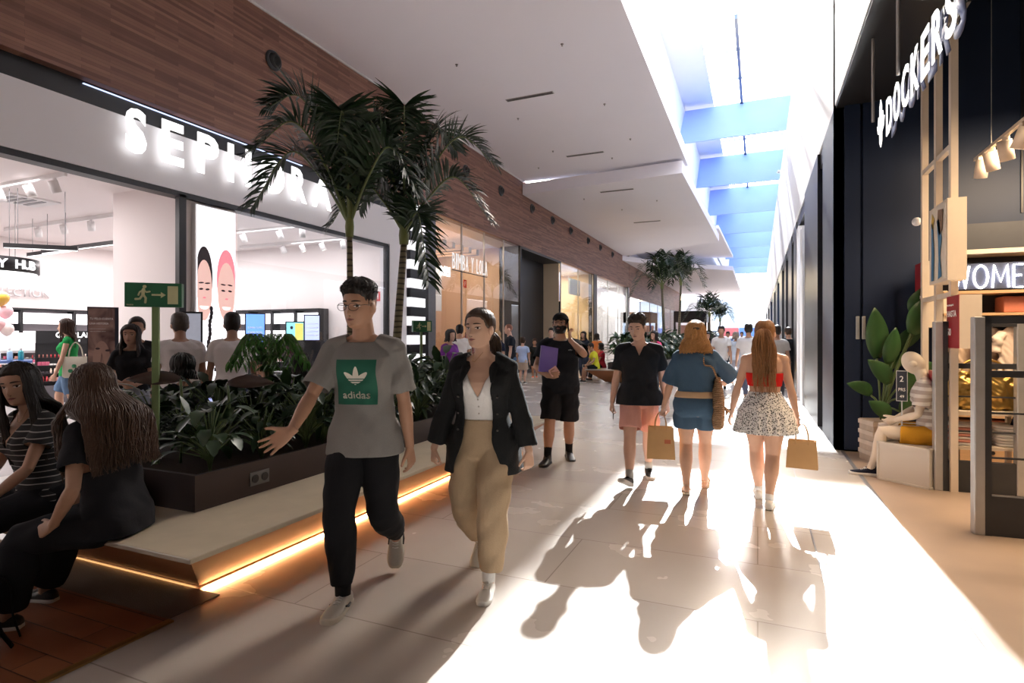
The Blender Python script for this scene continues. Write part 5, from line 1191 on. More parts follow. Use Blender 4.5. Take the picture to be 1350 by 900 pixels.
# right-hand open shop sign letters: DOCKERS with winged mark, hung by rods
D0, YA = onX(1169, 1.12); D1, YB = onX(1262, 1.12)
ds = empty('shop_sign', (1.12, YA, 3.40), R(-90), 'white illuminated letters DOCKERS hanging from rods over the open shop front', 'sign')
ds.rotation_euler = (0, 0, R(-90)); Lx = YA-YB
for o in letters('DOCKERS', .34, Lx, .006, glow, ds, .02, gap=.28): pass
bk = letters('DOCKERS', .37, Lx+.02, .006, mat('letter_back', (.08,.09,.16), .4), ds, .04, 'letter_back', gap=.24)
for o in bk: o.location.y = .045; o.location.z = -.015; o.location.x -= .01
mb = MB(); poly = []
for s1, s2 in ((1, 1),):
    pts = [(0,.0), (.05,.06), (.055,.14), (.13,.17), (.17,.26), (.13,.24), (.10,.33), (.05,.28), (.045,.40), (0,.47), (-.045,.40), (-.05,.28), (-.10,.33), (-.13,.24), (-.17,.26), (-.13,.17), (-.055,.14), (-.05,.06)]
flat('winged_mark', [(x_-.26, 0, z-.02) for x_, z in pts], glow, ds, .008)
for k, u in enumerate((1163, 1199)):
    D_, Y_ = onX(u, 1.16); MB().tube([(YA-Y_, -.04, .3), (YA-Y_, -.04, 1.15)], .014, 8).build('hanging_rod', m_alu, ds)
B(0, Lx, .05, .07, .14, .18).build('letter_rail', m_black, ds)
# ---------------------------------------------------------------- bench, planter, plants, palms
m_copper = mat('copper_panel', (.40,.17,.075), .5, .45, var=.06, scale=2); m_slab = brickmat('bench_stone', (.46,.39,.29), (.50,.43,.33), (.38,.32,.25), 1.6, 4, .002, .32, 'YX', .12, .0008, 0, 6, .5)
m_plant = mat('planter_steel', (.050,.034,.032), .42, .4, var=.1, scale=2); m_soil = mat('potting_soil', (.035,.022,.015), .95, var=.3, scale=40, bump=.5)
def bench(x0, x1, y0, y1, px0, px1, py0, py1, label, plabel, socket=False):
    e = empty('planter_bench', ((x0+x1)/2, y0, 0), 0, label, 'bench'); ox, oy = (x0+x1)/2, y0
    f_ = lambda a, b, c, d, z: [(a-ox, c-oy, z), (b-ox, c-oy, z), (b-ox, d-oy, z), (a-ox, d-oy, z)]
    MB().box(x0-ox, x1-ox, 0, y1-y0, .422, .45).build('seat_slab', m_slab, e, bevel=.006)
    MB().rings([f_(x0+.02, x1-.02, y0+.02, y1-.02, .422), f_(x0+.58, x1-.58, y0+.50, y1-.50, .025)]).build('slanted_panel', m_copper, e)
    MB().rings([f_(x0+.66, x1-.66, y0+.58, y1-.58, .025), f_(x0+.66, x1-.66, y0+.58, y1-.58, 0)]).build('base', m_black, e)
    p = empty('planter', ((px0+px1)/2, py0, .45), 0, plabel, 'planter'); cx = (px0+px1)/2; W = (px1-px0)/2; L = py1-py0
    mb = MB(); mb.box(-W, -W+.03, 0, L, 0, .22); 
    B(-W, -W+.03, 0, L, 0, .22).build('side_panel', m_plant, p); B(W-.03, W, 0, L, 0, .22).build('side_panel', m_plant, p); B(-W+.03, W-.03, 0, .03, 0, .22).build('end_panel', m_plant, p); B(-W+.03, W-.03, L-.03, L, 0, .22).build('end_panel', m_plant, p)
    B(-W+.03, W-.03, .03, L-.03, .01, .17).build('soil', m_soil, p)
    if socket:
        B(W, W+.006, .40, .56, .06, .15).build('socket_plate', mat('socket_grey', (.16,.16,.17), .4, .5), p)
        for k in range(2): MB().lathe([(.026,0),(.028,.006),(.001,.006)], (0,0,0), 16, Matrix.Translation((W+.004, .44+.08*k, .105)) @ Matrix.Rotation(R(90), 4, 'Y')).build('socket', m_black, p)
    return e
bench(-5.25, -2.47, 1.87, 7.15, -4.62, -3.10, 2.38, 6.7, 'long stone-topped bench with a glowing copper underside around the near planter', 'dark steel planter box with a power socket in the middle of the near bench', True)
bench(-5.25, -2.47, 18.2, 36, -4.62, -3.10, 18.8, 35, 'stone-topped bench with glowing copper underside around the second planter', 'dark steel planter box on the second bench')
bench(-5.25, -2.47, 44, 62, -4.62, -3.10, 44.8, 61, 'stone-topped bench around the farthest planter', 'dark steel planter box on the farthest bench')
leafm = [mat('leaf_dark', (.012,.034,.011), .42, var=.35, scale=6, spec=.4), mat('leaf_mid', (.018,.05,.014), .42, var=.35, scale=6, spec=.6), mat('leaf_bright', (.06,.20,.025), .38, var=.3, scale=8, spec=.5), mat('leaf_maroon', (.045,.022,.014), .3, var=.3, scale=6, spec=.6)]
m_stem = mat('plant_stem', (.10,.15,.05), .5)
def leaf(mb, base, d, L, W, droop=.5, n=6, fold=.25, up=V((0,0,1)), lobes=0):
    d = V(d).normalized(); s = d.cross(up); s = s.normalized() if s.length > 1e-3 else V((1,0,0)); p = V(base); rr = []; k0 = len(mb.v); dd = d.copy()
    for i in range(n+1):
        t = i/n; w = W*sin(pi*min(1, t*.93+.06))**.8*(1-.25*t); nn = s.cross(dd)
        if lobes: w *= .62+.38*abs(sin(t*pi*lobes))
        mb.v += [p-s*w+nn*fold*w, p.copy(), p+s*w+nn*fold*w]; dd = (dd+V((0,0,-droop/n))).normalized(); p = p+dd*(L/n)
    for i in range(n): a = k0+i*3; mb.f += [(a, a+1, a+4, a+3), (a+1, a+2, a+5, a+4)]
    return p
def broadleaf(name, seed, nleaf, h, L, W, mm, lobes=0, label='', spread=.25, elev=(15, 80)):
    r2 = random.Random(seed); e = empty(name, (0,0,0), 0, label, 'plant'); st = MB(); lf = MB()
    for i in range(nleaf):
        a = i*2.4+r2.uniform(-.3, .3); hh = h*r2.uniform(.35, 1.0); q = V((cos(a), sin(a), 0)); b = q*spread*r2.uniform(.4, 1)+V((0,0,hh)); st.tube(bez([(0,0,0), q*.04+V((0,0,hh*.6)), b], 5), [.006]*6, 4, cap=False)
        el = R(r2.uniform(*elev)); leaf(lf, b, q*cos(el)+V((0,0,sin(el)*r2.choice((1, .6, -.1)))), L*r2.uniform(.7, 1.15), W*r2.uniform(.8, 1.15), r2.uniform(.5, 1.4), 7 if lobes else 5, r2.uniform(.1, .4), lobes=lobes)
    st.build('stems', m_stem, e, True, fixn=False); lf.build('foliage', mm, e, True, fixn=False); return e
def pinnate(name, seed, nf, h, L, mm, label, lw=.03, ll=.16):
    r2 = random.Random(seed); e = empty(name, (0,0,0), 0, label, 'plant'); st = MB(); lf = MB()
    for i in range(nf):
        a = i*2.4+r2.uniform(-.3, .3); q = V((cos(a), sin(a), 0)); pts = bez([(0,0,0), q*L*.12+V((0,0,h*.65)), q*L*.5+V((0,0,h)), q*L+V((0,0,h*.72))], 14); st.tube(pts, [.007*(1-.7*k/14) for k in range(15)], 4, cap=False)
        for k in range(4, 15):
            t = (pts[k]-pts[k-1]).normalized(); s = t.cross(V((0,0,1))).normalized(); w = ll*sin(pi*(k-2)/14)+.05
            for g in (1, -1): leaf(lf, pts[k], s*g*.8+t*.45-V((0,0,.5)), w, lw, .7, 3, .2)
    st.build('stems', m_stem, e, True, fixn=False); lf.build('foliage', mm, e, True, fixn=False); return e
protos = [broadleaf('philodendron_plant', 1, 46, .52, .19, .052, leafm[0], 4, '', .22), broadleaf('peace_lily_plant', 2, 60, .46, .20, .030, leafm[0], 0, '', .2), pinnate('fern_plant', 3, 16, .40, .42, leafm[1], '', .018, .11), broadleaf('philodendron_plant', 4, 40, .56, .21, .06, leafm[1], 3, '', .25)]
names = ['dark glossy lobed philodendron in the near planter', 'dark slender-leaved plant in the near planter', 'feathery green fern in the near planter', 'mid green broad-lobed philodendron in the near planter']
first = [True]*4; r2 = random.Random(11); k = 0
def plant(i, loc, rz, sc, label=None, group=None):
    if first[i]: first[i] = False; o = protos[i]; o.location = loc; o.rotation_euler = (0,0,rz); o.scale = (sc,)*3; o['label'] = label; o['group'] = group
    else: dup(protos[i], loc, rz, label, group, sc)
for yy in range(11):
    for xx in range(4):
        x = -3.28-.37*xx+r2.uniform(-.08, .08); y = 2.62+.385*yy+r2.uniform(-.1, .1)
        if abs(x+3.81) < .14 and abs(y-2.6) < .15: continue
        i = r2.choice((0, 1, 2, 3, 0)); sc = r2.uniform(.75, 1.0)*(.92 if yy < 2 else 1.05)*(1.2 if yy > 7 else 1)
        plant(i, (x, y, .61), r2.uniform(0, 6), sc, names[i], 'leafy plants filling the near planter: '+['lobed dark', 'slender dark', 'fern', 'broad mid green'][i])
for y in [19.1+.62*j for j in range(12)]:
    for x in (-3.4, -4.2): plant(r2.choice((0, 3)), (x, y, .61), r2.uniform(0, 6), r2.uniform(1.5, 2.0), 'leafy green plant in the second planter', 'leafy plants in the second planter')
for y in [45+1.1*j for j in range(7)]: plant(0, (-3.7, y, .61), r2.uniform(0, 6), 2.6, 'leafy green plant in the farthest planter', 'leafy plants in the farthest planter')
# feature plants
bp_ = pinnate('tree_fern', 9, 26, .92, .34, leafm[2], 'bright green plant with drooping leaflets lit from the shop behind', .013, .12); bp_.location = at(355, 5.2, .62); bp_.scale = (1,)*3
for k, (u, v, D, az, L, lab) in enumerate(((238, 500, 4.0, R(200), .36, 'large dark maroon leaf standing out beside the exit sign post'), (300, 505, 4.2, R(10), .34, 'large dark maroon leaf in the middle of the near planter'))):
    e = empty('canna_plant', at(u, D, .61), 0, lab, 'plant'); zt = zat(v, D)-.61; st = MB().tube(bez([(0,0,0), (.02,0,zt*.6), (0,0,zt)], 5), [.009]*6, 6).build('stem', m_stem, e, True)
    dv = RT*cos(az)+FW*sin(az)*.3; lf = MB(); leaf(lf, (0,0,zt), dv+V((0,0,.12)), L, .062, .22, 10, .15, up=-FW*.85+V((0,0,.5))); lf.build('leaf', leafm[3], e, True, solid=.001)
# exit signs on posts
gs = mat('sign_green', (.012,.13,.055), .4); gy = mat('sign_photoluminescent', (.62,.62,.36), .5); gp_ = mat('post_pale_green', (.22,.32,.13), .5)
def exit_sign(p, rz, w, h, zc, label, pr=.022):
    e = empty('exit_sign', p, rz, label, 'sign'); z0 = zc-p[2]-h/2
    B(-pr, pr, .008, .008+pr*1.6, 0, z0+h*.5).build('post', gp_, e, bevel=.004)
    B(-w/2, w/2, -.03, .03, z0, z0+h).build('sign_box', gs, e); q = w/.34
    B(w/2-.085*q, w/2-.022*q, -.034, -.03, z0+.02*q, z0+h-.02*q).build('door_symbol', gy, e)
    flat('arrow_symbol', [(x*q, -.031, z0+h/2+z*q) for x, z in ((-.01,.006), (.045,.006), (.045,.020), (.074,0), (.045,-.020), (.045,-.006), (-.01,-.006))], gy, e, .004)
    mb = MB(); F = lambda x, z: (x*q, -.032, z0+h/2+z*q)
    for pts, r_ in (([F(-.058,.035), F(-.062,.0)], .011), ([F(-.060,.03), F(-.040,.018), F(-.022,.022)], .006), ([F(-.060,.03), F(-.080,.018), F(-.088,-.002)], .006), ([F(-.060,0), F(-.045,-.022), F(-.048,-.052)], .0075), ([F(-.063,0), F(-.080,-.028), F(-.105,-.030)], .0075)): mb.tube(pts, r_*q, 6, round_=True)
    mb.ell(F(-.052,.055), (.012*q,.006,.012*q), 10); mb.build('running_figure', gy, e, True)
    text_on(e, 'SALIDA', .009*q, -w/2+.012*q, z0+.008*q, gy, None, -.031); return e
D = 3.95; exit_sign(at(204, D, .61), YAW+atan2(U0-204, FPX)*.55, .345, .165, zat(389, D), 'green running man exit sign on a pale green post in the near planter')
D = 7.6; exit_sign(at(556, D, .61), YAW+R(28), .26, .15, zat(430, D), 'smaller green exit sign in front of the striped column', .016)
# palms
m_trunk, nt, b_ = nodemat('palm_trunk', .8); tc = N(nt, 'ShaderNodeTexCoord'); wv = N(nt, 'ShaderNodeTexWave', bands_direction='Z'); wv.inputs['Scale'].default_value = 5; wv.inputs['Distortion'].default_value = 1.5; cr = N(nt, 'ShaderNodeValToRGB'); cr.color_ramp.elements[0].color = (.05,.045,.03,1); cr.color_ramp.elements[0].position = .1; cr.color_ramp.elements[1].color = (.19,.16,.10,1); cr.color_ramp.elements[1].position = .35
nt.links.new(tc.outputs['Object'], wv.inputs['Vector']); nt.links.new(wv.outputs['Fac'], cr.inputs['Fac']); nt.links.new(cr.outputs[0], b_.inputs['Base Color'])
m_crown = mat('palm_crownshaft', (.16,.19,.06), .5, var=.25, scale=10, stretch=(1,1,.15)); m_rach = mat('palm_rachis', (.13,.17,.06), .45)
def frond(par, pts, L=.42, npair=44, seed=0, mm=None, w=.016):
    r3 = random.Random(seed); P = bez(pts, npair); f = MB(); lf = MB()
    tot = len(P)-1
    for i in range(int(tot*.14), tot+1):
        t = i/tot; tg = (P[i]-P[i-1]).normalized(); s = tg.cross(V((0,0,1))); s = s.normalized() if s.length > .05 else V((1,0,0)); up = s.cross(tg)
        for g in (1, -1):
            for q in range(2 if t > .2 else 1):
                ll = L*(sin(pi*(.10+.80*t))**.55)*r3.uniform(.82, 1.08)*(1-.25*t); d = s*g*r3.uniform(.65, .95)+tg*r3.uniform(.45, .85)+up*r3.uniform(.25, .65)
                leaf(lf, P[i]+tg*r3.uniform(-.01, .01), d, ll, w*r3.uniform(.8, 1.2), r3.uniform(.3, 1.0), 5, .25, up=up if abs(d.normalized().dot(up)) < .95 else V((0,0,1)))
    st = MB().tube(P, [.019*(1-.85*k/tot) for k in range(tot+1)], 6).build('frond', m_rach, par, True, fixn=False)
    lf.build('leaflets', mm or leafm[0], st, True, fixn=False)
def palm(loc, h, tr, label, fronds, lean=(0,0), sc=1.0, npair=40):
    e = empty('palm_tree', loc, 0, label, 'palm tree'); top = V((lean[0], lean[1], h))
    MB().tube(bez([(0,0,0), (lean[0]*.25, lean[1]*.25, h*.4), top*.999], 14), [tr*1.35, tr*1.25, tr*1.15]+[tr*(1.08-.035*k) for k in range(12)], 14).build('trunk', m_trunk, e, True)
    MB().tube([top*.995, top+V((0,0,.10)), top+V((0,0,.28)), top+V((0,0,.42))], [tr*.95, tr*1.1, tr*.75, tr*.3], 12).build('crownshaft', m_crown, e, True)
    for k, (r_, u_, f_, dr) in enumerate(fronds):                 # right, up, forward of the tip, and the droop of its end
        h_ = RT*r_+FW*f_; c = top+V((0,0,.12)); mid = c+h_*.28+V((0,0,u_*.62)); m2 = c+h_*.62+V((0,0,u_)); tip = c+h_+V((0,0,u_-dr))
        frond(e, [c, mid, m2, tip], .50*sc, npair, k*7+int(h*10), None, .0185*sc)
    return e
palm((-3.9, 4.79, .62), 1.94, .042, 'nearer palm with arching fronds leaning left in the near planter', [(-.78, 1.30, -.15, .12), (-1.05, .78, .1, .55), (-.35, 1.35, .5, .25), (.35, 1.15, .35, .3), (.75, .75, -.3, .5), (-.75, .95, -.55, .35), (.1, 1.0, -.75, .4)], (-.02, 0), 1.0)
palm((-3.9, 5.56, .62), 1.98, .055, 'right-hand palm with fronds arching right in the near planter', [(1.05, 1.15, .1, .30), (1.0, .62, -.2, .50), (-.55, 1.25, -.1, .25), (.55, 1.35, .55, .2), (-.65, .85, .5, .45), (.1, 1.35, -.5, .3), (.35, .15, -.45, .75), (-.75, .55, -.3, .5)], (.10, .05), 1.0)
fr_ = [(1.2, 1.0, 0, .7), (-1.2, 1.0, .2, .7), (.6, 1.2, .8, .6), (-.7, 1.3, -.6, .6), (.2, 1.4, -.3, .4), (.9, .6, -.8, .8), (-1.3, .5, .6, .9), (-.2, .9, 1.1, .8)]
palm((-3.9, 26.5, .62), 3.1, .07, 'slimmer palm at the left in the second planter', fr_, (-.1, 0), 1.4, 22); palm((-3.75, 30.5, .62), 3.6, .07, 'taller palm at the right in the second planter', fr_[::-1], (.1, 0), 1.5, 22)
palm((-3.6, 49, .62), 2.6, .10, 'palm with a wide crown in the farthest planter', [(a*1.5, b*1.1, c*1.5, d*1.2) for a, b, c, d in fr_], (0, 0), 2.0, 18); palm((-3.2, 56, .62), 2.4, .10, 'smaller palm behind in the farthest planter', fr_, (0, 0), 1.8, 16)
# things lying on the bench by the women
bag = empty('tote_bag', (-3.72, 2.25, .45), .3, 'crumpled beige cloth bag on the bench between the two seated women', 'bag')
mb = MB(); mb.rings([[V((w_*S(cos(a))*(1+.1*sin(a*3+z*20)), d_*S(sin(a))*(1+.12*cos(a*4+z*15)), z)) for a in [2*pi*i/24 for i in range(24)]] for z, w_, d_ in ((0,.10,.08),(.03,.19,.14),(.10,.20,.15),(.17,.15,.10),(.20,.06,.04))]); me = remesh(mb, .01, 2); wrinkle(me, .008, 2, 1.4); put('bag_body', me, cloth('beige_canvas', (.20,.14,.10)), bag, True); MB().tube(bez([(-.1,0,.17), (-.05,-.12,.2), (.05,-.14,.14), (.1,-.02,.17)], 12), .009, 6).build('handle', MATS['cloth_beige_canvas'], bag, True)
bl_ = MB().rings([[V((.10*w_*S(cos(a)), .07*w_*S(sin(a)), z)) for a in [2*pi*i/16 for i in range(16)]] for z, w_ in ((0,.7),(.05,1),(.11,.9),(.16,.3))]).build('plastic_pouch', mat('blue_plastic', (.03,.16,.50), .35), smooth=True); bl_.location = (-3.45, 2.02, .45); tag(bl_, 'small bright blue pouch on the bench beside the beige bag', 'pouch')
bk = empty('backpack', (-3.50, 1.40, .006), 2.4, 'black backpack with loose straps standing on the wooden floor', 'bag'); bd_ = MB().rings([[V((.15*w_*S(cos(a), .7), .10*w_*S(sin(a), .7), z)) for a in [2*pi*i/20 for i in range(20)]] for z, w_ in ((0,.85),(.03,1),(.25,1),(.36,.8),(.40,.4))]).build('bag_body', black_c, bk, True)
for g in (1, -1): MB().tube(bez([(g*.06, -.1, .36), (g*.09, -.20, .28), (g*.08, -.22, .12), (g*.05, -.26, .01)], 12), .012, 6, flat=.4).build('strap', black_c, bk, True)
# ---------------------------------------------------------------- the open shop on the right
m_frame = mat('frame_cream', (.68,.58,.46), .5, var=.05); m_oak = mat('oak_board', (.55,.36,.20), .5, var=.15, scale=8, stretch=(1,8,8)); m_gate = mat('gate_graphite', (.035,.037,.042), .4); m_galu = mat('gate_aluminium', (.48,.48,.48), .35, .5)
lt = empty('lattice_frame', (1.75, 6.77, 0), 0, 'tall cream timber lattice frame standing in the clothes shop entrance', 'frame')
ys = [onX(u, 1.75)[1]-6.77 for u in (1219, 1237, 1257)]
for y in ys: B(-.03, .03, y-.035, y+.035, 0, 5.9).build('post', m_frame, lt)
for z in (.04, 1.9, 3.35, 4.6): B(-.025, .025, min(ys), max(ys), z, z+.05).build('cross_rail', m_frame, lt)
MB().ell((-.05, ys[0]+.12, 2.85), (.05,.05,.05), 14).build('round_knob', m_white, lt, True)
pb = empty('picture_box', (1.66, 6.62, 2.05), 0, 'cream picture box showing jeans, mounted on the lattice frame', 'picture'); B(0, .15, 0, .62, 0, .78).build('box_body', m_frame, pb)
pic = B(-.006, 0, .03, .59, .03, .75).build('picture', mat('picture_cream', (.70,.62,.50), .6), pb)
jn = mat('picture_denim', (.05,.16,.28), .7); jn2 = mat('picture_brown', (.20,.12,.07), .7)
def flx(name, poly, m, par): return MB().prism([(-.012, y, z) for y, z in poly], (-1,0,0), .002).build(name, m, par)
flx('picture_leg', [(.50,.03), (.42,.03), (.40,.30), (.44,.62), (.50,.62), (.49,.3)], jn, pb); flx('picture_leg', [(.26,.03), (.14,.05), (.20,.25), (.14,.42), (.22,.62), (.30,.62), (.26,.42), (.24,.22)], jn, pb); flx('picture_leg', [(.22,.45), (.12,.50), (.10,.70), (.26,.72), (.28,.6)], jn2, pb); flx('picture_leg', [(.44,.55), (.40,.66), (.47,.72), (.50,.6)], mat('picture_yellow', (.6,.4,.08), .7), pb)
def red_box(x, y, z0, z1, L, w, label, words):
    e = empty('price_sign', (x, y, z0), 0, label, 'sign'); B(0, w, 0, L, 0, z1-z0).build('box_body', m_frame, e); B(-.006, 0, 0, L, 0, z1-z0).build('red_face', mat('deep_red', (.30,.012,.018), .5), e)
    for t, h, zz, ww in words:
        o = put('printed_text', textmesh(t, h, .002, .01, ww), pm, e); o.location = (-.010, L*.92, zz); o.rotation_euler = (0, 0, R(-90))
    return e
red_box(1.72, 6.50, 1.40, 1.90, .36, .17, 'small red and cream price sign below the picture box', (('REBAJAS', .022, .40, .2), ('HASTA', .06, .30, .28), ('50', .07, .12, .12)))
red_box(1.80, 8.05, 1.62, 2.40, .42, .14, 'large red hanging banner box beside the big round leaf', (('the Red,', .06, .34, .30),))
rs = red_box(1.66, 7.05, .85, 1.16, .20, .03, 'small plain red sign just behind the head of the mannequin', (('SALE', .03, .03, .12),))
B(.0, .02, .08, .10, -.85, 0).build('stand_pole', m_galu, rs)
# anti-theft gates
for k, (u, y, D) in enumerate(((1236, 645, 5.62), (1289, 703, 4.36))):
    p = at(u, D); g = empty('security_gate', p, R(4), ['farther', 'nearer'][k]+' grey anti-theft gate with a dark base at the shop entrance', 'security gate'); W = .66; H_ = 1.66
    B(-.035, .035, -.04, .04, 0, H_).build('side_post', m_galu, g, bevel=.008); B(.035, .075, -.035, .035, 0, H_).build('post_trim', m_gate, g); B(W-.04, W+.03, -.04, .04, 0, H_).build('side_post', m_galu, g, bevel=.008)
    B(.07, W-.04, -.03, .03, 0, .30).build('base_panel', m_gate, g); B(.03, W, -.035, .035, H_-.055, H_).build('top_bar', m_gate, g); B(.07, W-.04, -.025, .025, 1.20, 1.25).build('middle_bar', m_gate, g)
    for z in (.92, .58): B(.07, W-.04, -.008, .008, z, z+.014).build('thin_rod', m_gate, g)
# shelving wall with WOMEN sign
X0 = 2.05; sw_ = empty('shelving_wall', (X0, 8.68, 0), 0, 'tall oak and black clothes shelving under the neon sign', 'shelving'); L = 2.6
B(0, L, -.02, 0, 0, 2.9).build('back_panel', mat('shelf_navy_back', (.02,.024,.035), .5), sw_)
for x in (0, .88, 1.74, L): B(x-.02, x+.02, -.42, -.02, 0, 2.06).build('upright', m_frame, sw_)
for z, th in ((2.53, .05), (2.05, .035), (1.79, .03), (.60, .03), (.32, .03)): B(-.02, L+.02, -.44, -.02, z-th, z).build('shelf', m_oak if z < 2.5 else m_frame, sw_)
for k in range(3):
    d_ = B(.03+.87*k, .85+.87*k, -.45, -.43, .04, .28).build('drawer', m_oak, sw_); MB().lathe([(.022,0),(.022,-.01),(.001,-.01)], (0,0,0), 12, Matrix.Translation((.44+.87*k, -.452, .17)) @ Matrix.Rotation(R(-90), 4, 'X')).build('finger_hole', m_black, d_)
MB().tube([(0, -.24, 1.66), (L, -.24, 1.66)], .012, 8).build('hanging_rail', m_galu, sw_)
wn = empty('neon_sign', (2.13, 8.26, 2.07), 0, 'glowing white WOMEN neon sign over the clothes shelves', 'sign'); ng = mat('neon_glow', (1,.97,.98), emit=5, ecol=(1,.93,.96), var=0)
strokes = {'W': [[(0,1), (.25,0), (.5,.8), (.75,0), (1,1)]], 'O': [[(.5+.5*sin(a), .5+.5*cos(a)) for a in [2*pi*i/20 for i in range(21)]]], 'M': [[(0,0), (.1,1), (.5,.25), (.9,1), (1,0)]], 'E': [[(.9,0), (0,0), (0,1), (.9,1)], [(0,.52), (.75,.52)]], 'N': [[(0,0), (0,1), (.9,0), (.9,1)]]}
xx = 0
for c, w_ in (('W', .15), ('O', .13), ('M', .15), ('E', .09), ('N', .12)):
    mb = MB()
    for st in strokes[c]: mb.tube([(xx+a*w_, 0, b*.26+.01) for a, b in st], .0105, 8)
    mb.build('neon_letter', ng, wn, True); xx += w_+.045
B(-.03, xx, .02, .03, -.0, .30).build('acrylic_back', mat('acrylic_dark', (.06,.07,.10), .15), wn)
ob = tag(B(2.62, 3.02, 8.32, 8.60, 1.795, 1.98).build('storage_box', mat('terracotta_leather', (.50,.17,.11), .5, bump=.2, scale=40), bevel=.01), 'terracotta leather box on the shelf under the neon sign', 'box')
def folded(x, y, z, n, cols, w_, d_, h_, label, group):
    for i in range(n):
        c = cols[i % len(cols)]; nm = 'fold_%.2f_%.2f' % (c[0], c[2]); j = rnd.uniform(-.008, .008)
        o = MB().rings([[V((w_/2*S(cos(a), .35)*q, d_/2*S(sin(a), .5)*q, zz)) for a in [2*pi*k/20 for k in range(20)]] for zz, q in ((.002,.94),(h_*.25,1),(h_*.75,1),(h_*.96,.93))]).build('folded_garment', cloth(nm, c), smooth=True); o.location = (x+j, y+j, z+i*h_); tag(o, label, 'folded garment', group)
cr_ = (.66,.58,.48); wh_ = (.68,.66,.63); pk = (.66,.30,.24); gr = (.12,.14,.18); rd = (.35,.08,.06); br_ = (.34,.24,.15)
folded(3.27, 8.5, 1.79, 4, [cr_, wh_], .36, .26, .022, 'cream folded garment in the pile on the top shelf', 'cream folded pile on the top shelf')
for k, (x, cols, n, nm) in enumerate(((2.30, [br_], 7, 'brown'), (2.56, [pk, wh_], 7, 'pink and white'), (2.80, [pk], 7, 'pink'), (3.10, [wh_], 7, 'white'), (3.38, [gr], 7, 'dark grey'), (3.70, [rd], 6, 'red'), (4.0, [gr], 7, 'charcoal'))):
    folded(x, 8.44, .32, n, cols, .22, .28, .030, '%s folded garment on the lowest shelf, pile %s' % (nm, ['at the left end', 'second from left', 'third from left', 'under the gold bag', 'right of the white pile', 'beside the red sign', 'at the right'][k]), '%s folded pile on the lowest shelf' % nm)
for k, (x, cols, n, nm) in enumerate(((2.32, [br_], 6, 'brown'), (3.0, [wh_], 5, 'white'), (3.34, [cr_], 6, 'cream'), (3.8, [gr], 6, 'grey'))):
    folded(x, 8.44, .60, n, cols, .24, .28, .030, '%s folded garment in a pile on the middle shelf of the oak shelving' % nm, '%s folded pile on the middle shelf' % nm)
def shirt_hung(x, col, label, sl=.22, y=8.44, rz=.3, h=.62, zt=1.60):
    e = empty('hanging_shirt', (x, y, zt), rz, label, 'shirt'); nm = 'hung_%.2f_%.2f' % (col[0], col[2])
    mb = MB().rings([[V((w_*S(cos(a), .6), .035*(1+.3*sin(a*3))*S(sin(a), .8), z)) for a in [2*pi*i/24 for i in range(24)]] for z, w_ in ((-h,.20),(-h*.6,.19),(-.18,.195),(-.06,.20),(-.01,.12),(.02,.05))])
    for g in (1, -1): mb.tube([(g*.15,0,-.05), (g*.22,0,-.12), (g*(.24),0,-.05-sl)], [.05,.055,.045], 10)
    me = remesh(mb, .012, 2); wrinkle(me, .008, int(x*10), 1.6); put('shirt_body', me, cloth(nm, col), e, True)
    MB().tube([(0,0,0), (0,0,.03), (.02,0,.055), (0,0,.075), (-.015,0,.06)], .004, 5).build('hanger_hook', m_galu, e)
for x, col, lab in ((2.30, (.62,.48,.36), 'beige hanging shirt at the left end of the rail'), (2.55, (.42,.34,.30), 'taupe hanging shirt behind the gate'), (2.74, (.70,.60,.52), 'cream hanging shirt left of the coral one'), (3.02, (.80,.38,.27), 'coral hanging shirt facing the entrance'), (3.36, (.40,.27,.12), 'brown hanging jacket right of the coral shirt'), (3.65, (.5,.45,.4), 'grey-beige hanging shirt at the right')): shirt_hung(x, col, lab, rz=.25 if x > 3 else .6)
# table with gold bag
tb = empty('display_table', (2.05, 7.15, 0), .2, 'low cream table carrying the gold holdall in the clothes shop', 'table'); B(-.36, .40, -.24, .24, .74, .78).build('table_top', m_frame, tb); B(-.34, .38, -.22, .22, .40, .43).build('lower_shelf', m_frame, tb)
for x in (-.33, .37):
    for y in (-.2, .2): B(x-.02, x+.02, y-.02, y+.02, 0, .74).build('leg', m_frame, tb)
folded(1.92, 7.10, .43, 7, [wh_, pk], .30, .30, .030, 'white or pink folded garment on the lower shelf of the table', 'striped folded pile on the table shelf'); folded(2.28, 7.16, .43, 7, [wh_], .26, .30, .030, 'white folded garment on the right of the table shelf', 'white folded pile on the table shelf')
gb_ = empty('holdall_bag', (2.08, 7.15, .78), .2, 'shiny gold holdall bag on the low cream table', 'bag'); mb = MB()
mb.rings([[V((.33*w_*S(cos(a), .7)*(1+.03*sin(z*40+a*3)), .15*d_*S(sin(a), .8)*(1+.08*cos(a*6+z*25)), z)) for a in [2*pi*i/30 for i in range(30)]] for z, w_, d_ in ((0,.86,.8),(.04,1,1),(.15,1.02,1.05),(.26,.92,.85),(.34,.72,.45),(.385,.6,.15))])
me = remesh(mb, .010, 1); wrinkle(me, .012, 4, 1.6); put('bag_body', me, mat('gold_leather', (.50,.32,.09), .28, .75, var=.2, scale=14, bump=.3), gb_, True)
for g in (1, -1): MB().tube(bez([(-.16, g*.05, .33), (-.12, g*.09, .45), (0, g*.09, .50), (.12, g*.09, .45), (.16, g*.05, .33)], 14), .011, 8).build('handle', MATS['gold_leather'], gb_, True)
